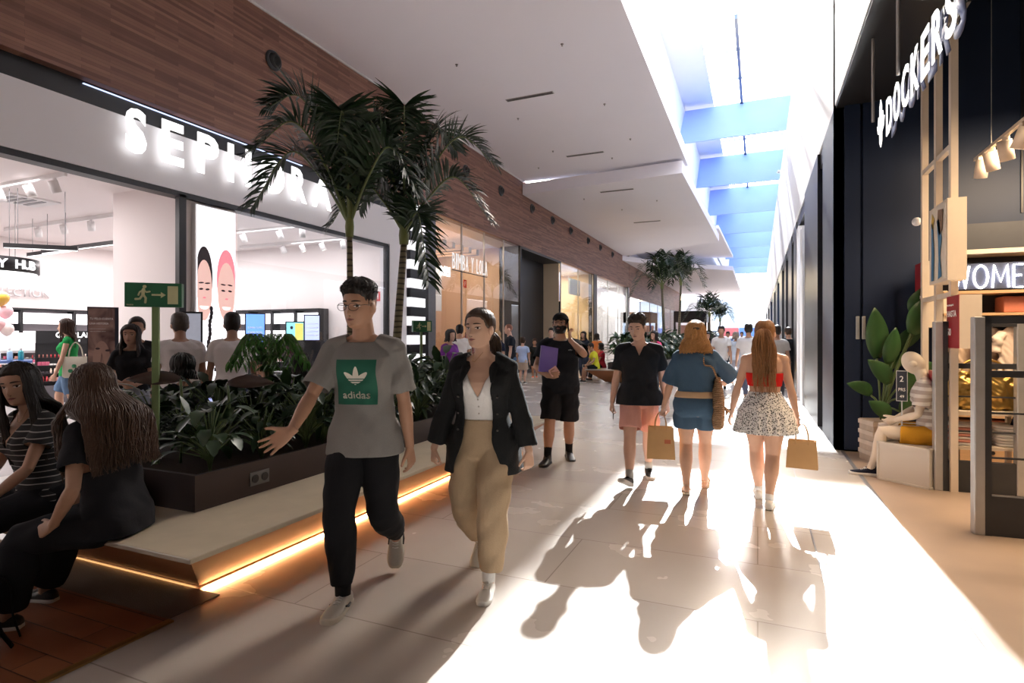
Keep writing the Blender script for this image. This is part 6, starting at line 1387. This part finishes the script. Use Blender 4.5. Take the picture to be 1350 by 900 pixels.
# seated mannequin on mesh box
bx = empty('mesh_box', (1.53, 7.13, 0), R(-42), 'white perforated metal box the mannequin sits on', 'box'); mw2 = mat('white_powdercoat', (.62,.58,.52), .5)
mme, nt, b_ = nodemat('perforated_white', .5); tc = N(nt, 'ShaderNodeTexCoord'); vo = N(nt, 'ShaderNodeTexVoronoi'); vo.inputs['Scale'].default_value = 70; vo.inputs['Randomness'].default_value = 0; mp = N(nt, 'ShaderNodeMapping'); mp.inputs['Rotation'].default_value = (0, 0, 0); cr = N(nt, 'ShaderNodeValToRGB'); cr.color_ramp.elements[0].color = (.20,.17,.14,1); cr.color_ramp.elements[0].position = .30; cr.color_ramp.elements[1].color = (.62,.58,.52,1); cr.color_ramp.elements[1].position = .36
nt.links.new(tc.outputs['Object'], mp.inputs[0]); nt.links.new(mp.outputs[0], vo.inputs['Vector']); nt.links.new(vo.outputs['Distance'], cr.inputs['Fac']); nt.links.new(cr.outputs[0], b_.inputs['Base Color'])
B(-.25, .25, -.25, .25, .02, .385).build('mesh_panel', mme, bx)
for x in (-.26, .24):
    for y in (-.26, .24): B(x, x+.02, y, y+.02, 0, .40).build('corner_post', mw2, bx)
for z in (0, .38):
    for s in (-.26, .24): B(-.26, .26, s, s+.02, z, z+.02).build('edge_rail', mw2, bx); B(s, s+.02, -.26, .26, z, z+.02).build('edge_rail', mw2, bx)
f = Fig(H=1.80, w=.92, sit=True, hip=.283, lean=8, head=(-12, -16, 0), arms={1: dict(w=(.07, .17, .34), p=(1, -.6, -.2)), -1: dict(w=(-.05, .17, .345), p=(-1, -.7, -.2))}, legs={1: dict(a=(.075, .225, .045), yaw=-6, p=(.05, .3, 1)), -1: dict(a=(-.065, .30, .045), yaw=4, p=(-.05, .3, 1))}, hands={1: dict(d=(-.5, .8, -.4), curl=.4), -1: dict(d=(.5, .8, -.4), curl=.4)}); f.sit_ = True
r = empty('mannequin', (1.68, 7.27, 0), R(80), 'faceless cream mannequin in striped polo and mustard shorts seated on the box', 'mannequin'); f.root = r
mq = mat('mannequin_cream', (.72,.62,.50), .4, var=.03); f_old = head_shell
def head_shell(off, nz=30, na=44):
    return [[V((.31*sin(t)*cos(a), .02+.40*sin(t)*sin(a)-.05*(1+cos(t))*.5, -.5*cos(t))) for a in [2*pi*k/na for k in range(na)]] for t in [pi*(i+.02)/(nz+.04) for i in range(nz+1)]]
f.body(mq, r, .006, shod=False); head_shell = f_old
mstr = bpy.data.materials.new('striped_polo'); mstr.use_nodes = True; nt = mstr.node_tree; bs = nt.nodes['Principled BSDF']; bs.inputs['Roughness'].default_value = .9; stripes(nt, bs, (.66,.63,.60), (.42,.36,.33), 4.2, .45)
f.shirt(mstr, r, name='polo_shirt', hem=.475, sleeve=.74, e=.018, se=.020, sfl=.014, wr=.004, voxel=.009, vneck=(.79, .4, 0)); f.pants(cloth('mustard', (.66,.33,.03)), r, name='shorts', top=.57, end=.62, ef=lambda t: .022+.02*ss(.1, .6, t), te=.014, wr=.005); f.shoes(cloth('navy_canvas', (.014,.016,.03)), white_rub, name='plimsoll', laces=white_c)
# crate with plant, price tag
cb = empty('planter_crate', (1.38, 8.15, 0), .3, 'pale wooden crate planter behind the mannequin', 'planter'); B(-.17, .17, -.17, .17, 0, .50).build('crate_body', mat('crate_wood', (.48,.38,.29), .7, var=.15), cb)
for z in (.08, .20, .32, .44): B(-.18, .18, -.18, .18, z, z+.05).build('slat', mat('crate_slat', (.62,.52,.42), .7, var=.15), cb)
pl = empty('paddle_leaf_plant', (1.38, 8.15, .50), 0, 'tall potted plant with big paddle leaves behind the mannequin', 'plant'); st = MB(); lf = MB()
for k, (r_, f_, h_, L_, W_, dr, fx_) in enumerate(((-.12,-.05,.75,.62,.16,.35,-.1), (.02,-.1,.68,.45,.12,.5,.1), (.42,-.1,1.05,.55,.19,.5,.4), (.20,.1,.62,.42,.10,1.1,.8), (.30,-.15,.50,.40,.13,1.0,.7), (-.05,-.2,.45,.42,.12,.9,-.5), (-.18,0,.30,.36,.10,1.0,-.8), (.10,-.25,.30,.40,.12,.9,.2), (.15,-.2,.12,.35,.11,.8,.5), (-.08,-.22,.05,.34,.11,.9,-.6), (.28,0,.85,.45,.12,.7,.6), (.62,-.05,1.22,.42,.24,.3,.12))):
    b = RT*r_*.7+FW*f_+V((0,0,h_)); st.tube(bez([(0,0,0), b*.4+V((0,0,.1)), b], 8), [.012]*9, 6); leaf(lf, b, RT*fx_+V((0,0,1))-FW*.1, L_, W_, dr, 10, .18, up=-FW)
st.build('stems', m_stem, pl, True); lf.build('leaves', mat('leaf_paddle', (.035,.10,.03), .38, var=.25, scale=5), pl, True, solid=.001)
D = 6.0; p = at(1189, D, 0); tg_ = empty('price_tag_stand', (p.x, p.y, 0), YAW+atan2(U0-1189, FPX), 'small dark price placard reading 2 PRS beside the mannequin', 'sign'); zb = zat(528, D); B(-.045, .045, 0, .008, zb, zb+.31).build('placard', mat('placard_navy', (.02,.025,.04), .4), tg_); B(-.05, .05, .006, .012, zb-.006, zb+.316).build('rim', m_white, tg_); B(-.006, .006, .012, .02, 0, zb).build('pole', m_galu, tg_); B(-.06, .06, -.04, .08, 0, .012).build('foot_plate', m_galu, tg_)
text_on(tg_, '2', .06, -.02, zb+.20, pm, .035, -.001); text_on(tg_, 'PRS', .035, -.03, zb+.10, pm, .06, -.001); text_on(tg_, '49', .03, -.02, zb+.03, pm, .04, -.001)
st_ = tag(MB().box(-.25, .12, -.02, .02, 0, .025).box(.09, .13, -.30, .02, 0, .025).build('rack_foot', m_frame), 'cream floor foot of a clothes rail on the shop floor', 'rack foot'); st_.location = at(1312, 5.75, 0); st_.rotation_euler = (0,0,.3)
# track with warm spotlights
XT = 2.3; yt = [onX(u, XT)[1] for u in (1286, 1380)]; zt_ = 3.53
tag(B(XT-.018, XT+.018, yt[1], yt[0], zt_, zt_+.035).build('lighting_track', m_frame), 'cream lighting track hanging on wires in the clothes shop', 'lighting track'); 
tk2 = empty('lighting_track', (XT, 6.62, zt_), R(-2), 'short cream cross track in the clothes shop', 'lighting track'); B(0, 1.8, -.018, .018, 0, .035).build('rail', m_frame, tk2)
for y in (yt[0]-.35, yt[1]+.3): MB().tube([(0, y-6.62, .03), (0, y-6.62, 6.0-zt_)], .004, 5).build('wire', m_galu, tk2)
wsp = spotlight(mat('spot_cream', (.66,.56,.47), .45), .062, .20); tag(wsp, 'cream cylindrical spotlight on the hanging track', None, 'cream spotlights on the hanging tracks'); wsp.location = (XT, onX(1294, XT)[1], zt_)
for u in (1307, 1326, 1348): dup(wsp, (XT, onX(u, XT)[1], zt_), rnd.uniform(-1, 1))
for x in (.25, .8, 1.3): dup(wsp, (XT+x, 6.62, zt_), rnd.uniform(-1, 1))
# ---------------------------------------------------------------- people farther away
def crowd(u, D, heading, label, H=1.7, sex='m', top=(.1,.1,.1), bot=(.05,.06,.1), hair=(.02,.015,.01), style='short', low='trousers', sk_='tan', walk=0, sleeve=.62, w=1.0, xy=None, sit=False, voxel=.012, arms=None, hands=None, hip=None, lean=2, head=(0,0,0), tm=None, shoe=None, twist=0):
    lg = None
    if walk: lg = {1: dict(a=(.045, .11*walk, .048), yaw=-6), -1: dict(a=(-.045, -.13*walk, .055), yaw=6, pitch=-12)}
    am = arms or {1: dict(w=(.155, .04-.05*walk, .47), p=(.4, -1, 0)), -1: dict(w=(-.155, .04+.05*walk, .47), p=(-.4, -1, 0))}
    if sit:
        lg = {1: dict(a=(.07, .28, .045), p=(.05, .3, 1)), -1: dict(a=(-.07, .26, .045), p=(-.05, .3, 1))}; am = arms or {1: dict(w=(.08, .18, .36), p=(1, -.6, -.2)), -1: dict(w=(-.08, .18, .36), p=(-1, -.7, -.2))}
    f, r = figure(u, D, heading, label, xy=xy, H=H, sex=sex, w=w, sit=sit, hip=hip or (.335 if sit else .527), lean=lean, head=head, arms=am, legs=lg, hands=hands or {1: dict(curl=.6), -1: dict(curl=.6)}, hk=1.07 if H > 1.55 else 1.22, twist=twist)
    f.body(MATS['skin_'+sk_] if 'skin_'+sk_ in MATS else skin(sk_, (.5,.3,.2)), r, voxel, detail=False)
    hm = hairm('%.3f_%.3f' % hair[:2], hair); nm = lambda c: 'c_%.2f_%.2f_%.2f' % c
    if style == 'short': f.hair_cap(hm, r, th=.05, top=.035, tufts=0)
    elif style == 'bald': f.hair_cap(hm, r, th=.012, front=.40)
    else:
        f.hair_cap(hm, r, th=.06, front=.28)
        if style == 'long': f.locks(hm, r, n=150 if D < 9 else 60, length=1.35, phi0=60, wave=.03, rad=.045, z0=.36, spread=1.15, back=.5)
        if style == 'bob': f.locks(hm, r, n=110, length=.5, phi0=55, wave=.04, rad=.05, z0=.36, spread=1.3, back=.45)
        if style == 'tail': f.tail(hm, r, n=24, end=(0,-.55,-.9), rad=.05)
    cm = tm or cloth(nm(top), top)
    f.shirt(cm, r, name='t_shirt' if sex == 'm' else 'top', hem=.475, sleeve=sleeve, e=.016, se=.020, wr=.004, voxel=voxel, flare=.008)
    bm_ = cloth(nm(bot), bot)
    if low == 'skirt': f.skirt(bm_, r, .60, .43, .035, 22, .005)
    elif low == 'shorts': f.pants(bm_, r, name='shorts', top=.57, end=.85, ef=lambda t: .016+.016*ss(.2, .9, t), te=.009, voxel=voxel)
    else: f.pants(bm_, r, top=.57, end=1.92, e=.014, te=.009, voxel=voxel)
    f.shoes(shoe or black_leather, white_rub, name='shoe')
    return f, r
ca = {1: dict(w=(.04, .13, .60), p=(1, -.4, -1)), -1: dict(w=(-.04, .14, .585), p=(-1, -.4, -1))}
crowd(174, 6.7, 228, 'woman with long dark hair, black top and grey pleated skirt standing behind the planter', 1.63, 'f', (.014,.014,.016), (.22,.24,.27), (.02,.012,.01), 'long', 'skirt', 'olive_light', arms=ca, hands={1: dict(d=(-1,.2,.1), t=(0,.1,1), curl=.5), -1: dict(d=(1,.2,-.1), t=(0,.1,1), curl=.5)}, voxel=.007, head=(-8, 0, 0))[0].face(bpy.data.objects['person.%03d' % (len([o for o in bpy.data.objects if o.name.startswith('person')])-1)])
crowd(180, 7.4, 240, 'dark haired woman in black, mostly hidden behind the woman in the pleated skirt', 1.74, 'f', (.02,.02,.022), (.02,.02,.022), (.018,.012,.01), 'tail', voxel=.010)
crowd(238, 6.6, 60, 'grey-haired man in white t-shirt seen from behind, left of the advertising panel', 1.75, 'm', (.76,.73,.73), (.05,.06,.09), (.07,.06,.05), 'short', w=1.08, voxel=.009, sk_='olive_light')
crowd(306, 6.8, 48, 'dark-haired man in white t-shirt seen from behind, in front of the advertising panel', 1.76, 'm', (.78,.75,.75), (.10,.12,.2), (.012,.01,.009), 'short', w=1.05, voxel=.009, sk_='olive_light')
fg, rg = crowd(92, 9.8, 142, 'woman in green sleeveless top and denim shorts walking left inside the shop entrance', 1.80, 'f', (.02,.30,.08), (.12,.20,.32), (.045,.02,.012), 'long', 'shorts', 'warm', walk=1, sleeve=0, voxel=.008)
q = gp(rg, (-.22, -.12, .82)); tt = empty('tote_bag', q, rg.rotation_euler.z, 'cream tote bag with a green print on the shoulder of the woman in green', 'bag'); mt_ = cloth('tote_cream', (.62,.58,.48))
MB().rings([[V((.04*w_*S(cos(a)), .19*d_*S(sin(a), .6), z)) for a in [2*pi*i/18 for i in range(18)]] for z, w_, d_ in ((0,.5,.85),(.03,1,1),(.22,1,.98),(.36,.5,.9))]).build('bag_body', mt_, tt, True)
for dx in (-.02, .02): MB().tube(bez([(dx, -.10, .35), (dx+.03, -.06, .52), (dx+.06, .02, .60), (dx+.03, .08, .50), (dx, .10, .35)], 12), .008, 6).build('strap', mt_, tt, True)
for a, b in ((.02,.2), (-.06,.14), (.07,.12)): MB().ell((-.040, a, b), (.004,.035,.035), 10).build('printed_motif', mat('tote_green', (.05,.25,.12), .8), tt)
crowd(0, 0, 78, 'person with dark hair seated on the far side of the bench, only the head showing', 1.64, 'f', (.02,.02,.025), (.03,.03,.04), (.012,.01,.01), 'bob', xy=(-4.98, 3.72), sit=True)
mst2 = bpy.data.materials.new('fine_stripe'); mst2.use_nodes = True; stripes(mst2.node_tree, mst2.node_tree.nodes['Principled BSDF'], (.40,.39,.40), (.05,.05,.07), 11, .7)
crowd(0, 0, 100, 'person in striped t-shirt seated on the far side of the bench behind the green plant', 1.60, 'm', (.5,.5,.5), (.03,.03,.04), (.02,.012,.01), 'short', xy=(-4.98, 4.72), sit=True, tm=mst2)
crowd(0, 0, 60, 'dark long-haired woman seated on the far side of the bench next to the striped t-shirt', 1.62, 'f', (.30,.26,.34), (.03,.03,.04), (.012,.009,.008), 'long', xy=(-4.98, 5.22), sit=True, sk_='olive_light')
crowd(592, 11.3, 250, 'woman in purple t-shirt with short dark hair near the bag shop window', 1.64, 'f', (.16,.035,.24), (.05,.05,.07), (.012,.01,.01), 'bob', sk_='fair')
crowd(606, 13.6, 30, 'man in white printed t-shirt seen from behind at the bag shop window', 1.77, 'm', (.72,.70,.68), (.08,.09,.12), (.012,.01,.01), 'short')
crowd(656, 14.6, 170, 'blond woman in dark waistcoat over white, behind the jacket woman', 1.66, 'f', (.02,.025,.05), (.5,.45,.45), (.50,.32,.16), 'bob', sk_='fair')
crowd(673, 15.3, 120, 'tall man in dark t-shirt and jeans facing the blond woman', 1.84, 'm', (.015,.018,.025), (.10,.17,.27), (.20,.08,.05), 'bald', sk_='fair')
crowd(689, 18.6, 8, 'boy in pale blue t-shirt and beige shorts seen from behind', 1.46, 'm', (.40,.52,.78), (.55,.45,.36), (.05,.03,.02), 'short', 'shorts', 'fair', voxel=.016)
crowd(705, 21.3, 200, 'child in black with bright orange shoes by the dark recess', 1.40, 'm', (.012,.014,.014), (.012,.014,.014), (.05,.025,.015), 'short', 'shorts', 'tan', voxel=.016, shoe=mat('orange_shoe', (.95,.12,.02), .5))
crowd(727, 19.5, 190, 'man in black t-shirt behind the shoulder of the bearded man', 1.80, 'm', (.015,.017,.022), (.03,.03,.05), (.02,.015,.01), 'short', sk_='fair', voxel=.016)
crowd(770, 20.5, 170, 'woman with long dark hair and dark top near the cream lit shop', 1.70, 'f', (.02,.025,.04), (.04,.05,.08), (.02,.012,.01), 'long', sk_='fair', voxel=.016)
crowd(787, 22.5, 20, 'person in orange top seen from behind beside the second planter', 1.64, 'f', (.70,.22,.06), (.05,.05,.07), (.03,.02,.015), 'bob', voxel=.016)
crowd(0, 0, 118, 'boy in bright yellow t-shirt and black shorts sitting on the second bench', 1.62, 'm', (.62,.60,.04), (.012,.012,.014), (.03,.02,.012), 'short', 'shorts', 'tan', xy=(-5.02, 18.75), sit=True, voxel=.014, lean=14)
crowd(0, 0, 112, 'person in red top sitting on the second bench behind the yellow t-shirt', 1.60, 'f', (.50,.03,.05), (.02,.02,.03), (.02,.015,.01), 'bob', xy=(-5.02, 19.6), sit=True, voxel=.016)
crowd(864, 15.5, 150, 'woman in bright pink top between the man in pink shorts and the second planter', 1.66, 'f', (.75,.06,.20), (.05,.05,.07), (.02,.012,.01), 'long', sk_='fair', voxel=.016)
crowd(933, 19, 185, 'woman with dark curly hair walking beside the man in the white shirt', 1.66, 'f', (.15,.2,.3), (.03,.04,.06), (.02,.012,.01), 'long', sk_='tan', voxel=.016, walk=1)
crowd(951, 16.4, 180, 'bearded man in white shirt and black trousers walking towards us', 1.80, 'm', (.62,.60,.58), (.02,.02,.03), (.02,.012,.01), 'short', sk_='tan', voxel=.014, walk=1, hands={1: dict(curl=.6), -1: dict(curl=.6)})
crowd(970, 18.5, 0, 'person in pale blue shirt seen from behind left of the man in white', 1.66, 'f', (.45,.52,.62), (.3,.3,.35), (.25,.2,.16), 'bob', voxel=.016, walk=1)
crowd(987, 13.8, 4, 'broad man in white t-shirt seen from behind, beyond the red-top woman', 1.80, 'm', (.70,.69,.70), (.10,.11,.16), (.02,.015,.012), 'short', w=1.12, voxel=.014, walk=1)
crowd(1024, 12.8, 355, 'man in pale t-shirt with black sleeve seen from behind at the right', 1.74, 'm', (.50,.46,.42), (.05,.05,.06), (.03,.02,.015), 'short', voxel=.014, walk=1)
crowd(1040, 16.5, 20, 'man in black suit standing by the right-hand shop doors', 1.76, 'm', (.015,.015,.018), (.015,.015,.018), (.05,.03,.02), 'short', sleeve=1.85, voxel=.014)
for k, (u, D, c, nm) in enumerate(((901, 34, (.6,.6,.62), 'white'), (915, 29, (.05,.06,.08), 'black'), (942, 31, (.5,.1,.1), 'dark red'), (960, 27, (.2,.3,.5), 'blue'), (978, 33, (.6,.55,.5), 'beige'), (1003, 25, (.62,.6,.6), 'pale grey'), (1013, 30, (.1,.3,.2), 'green'))):
    crowd(u, D, rnd.choice((0, 180, 170)), 'distant walker in %s top far down the corridor' % nm, rnd.uniform(1.6, 1.8), rnd.choice('mf'), c, (.06,.07,.1), (.03,.02,.015), 'short', voxel=.022, walk=1)
crowd(0, 0, 60, 'shopper in grey top and navy shorts cut off by the right edge of the picture', 1.66, 'f', (.35,.36,.38), (.02,.03,.06), (.03,.02,.015), 'long', 'shorts', 'warm', xy=(2.50, 7.15), voxel=.008, walk=0)
# ---------------------------------------------------------------- light and camera
cam = bpy.data.cameras.new('camera'); co = bpy.data.objects.new('camera', cam); C.objects.link(co)
co.location = (0, 0, EYE); co.rotation_euler = (R(90), 0, YAW); cam.sensor_width = 36; cam.lens = 36*FPX/1350; cam.shift_y = -5/1350
SC.camera = co
SEL = R(28.5); sd = at(972, 1); sd.normalize(); sv = V((sd.x*cos(SEL), sd.y*cos(SEL), sin(SEL)))
l = bpy.data.lights.new('sun', 'SUN'); l.energy = SUN; l.angle = R(.6); l.color = (1, .985, .97); lo = bpy.data.objects.new('sun', l); C.objects.link(lo); lo.rotation_euler = sv.to_track_quat('Z', 'Y').to_euler()
w = bpy.data.worlds.new('sky'); SC.world = w; w.use_nodes = True; nt = w.node_tree; bg = nt.nodes['Background']
sk_ = nt.nodes.new('ShaderNodeTexSky'); sk_.sky_type = 'NISHITA'; sk_.sun_disc = False; sk_.sun_elevation = SEL; sk_.sun_rotation = -atan2(-sd.x, sd.y)*-1*-1; sk_.dust_density = 2.5
nt.links.new(sk_.outputs[0], bg.inputs[0]); bg.inputs[1].default_value = SKY
def area(name, loc, sx, sy, power, col=(1,1,1), rot=(0,0,0), spread=180):
    a = bpy.data.lights.new(name, 'AREA'); a.shape = 'RECTANGLE'; a.size = sx; a.size_y = sy; a.energy = power*(.46 if 'shop_c' in name else .6 if 'shop' in name else .8); a.color = col; a.spread = R(spread)
    o = bpy.data.objects.new(name, a); C.objects.link(o); o.location = loc; o.rotation_euler = rot; return o
area('shop_ceiling_light', (-13.5, 3.5, 4.15), 5, 5, 420, (1,.93,.93)); area('shop_ceiling_light', (-15, 10.2, 4.15), 5, 3.5, 330, (1,.93,.93)); area('shop_ceiling_light', (-10.8, 10.3, 4.15), 2.4, 4, 130, (1,.93,.93))
area('shop_ceiling_light', (-11, 18.3, 5.2), 2.5, 5, 260, (1,.80,.60)); area('shop_ceiling_light', (-11, 30, 5.2), 3, 5, 420, (1,.85,.6)); area('shop_ceiling_light', (-10.2, 38, 5.2), 1.5, 7, 500, (1,.95,.9)); area('shop_ceiling_light', (-11, 58, 4.6), 2.5, 26, 900, (1,.75,.6))
area('bench_strip_light', (-3.055, 4.7, .020), .02, 4.6, 34, (1,.58,.25), (0, R(-35), 0), 130); area('bench_strip_light', (-4.1, 2.39, .020), 2.0, .02, .4, (1,.55,.22), (R(-35), 0, 0), 130)
area('bench_strip_light', (-3.055, 26, .020), .02, 15, 80, (1,.50,.14), (0, R(-75), 0))
area('shop_shelf_light', (3.2, 7.3, 3.6), 1.6, .5, 110, (1,.72,.45), (R(25), 0, 0)); area('shop_spot_light', (2.3, 5.6, 4.2), 1.2, 1.2, 70, (1,.72,.46), (0,0,0), 110); area('shop_spot_light', (5, 3, 5), 2, 2, 55, (1,.75,.5), (0,0,0), 110)
area('far_shop_light', (1.6, 30, 4.4), .8, 36, 400, (.9,.95,1))
vs_ = SC.view_settings; vs_.view_transform = 'Standard'; vs_.look = 'None'; vs_.exposure = EXPO; vs_.gamma = 1; vs_.use_curve_mapping = False
SC.cycles.max_bounces = 8; SC.cycles.diffuse_bounces = 5; SC.cycles.glossy_bounces = 3; SC.cycles.transparent_max_bounces = 12; SC.cycles.sample_clamp_indirect = 6; SC.cycles.caustics_reflective = False; SC.cycles.caustics_refractive = False
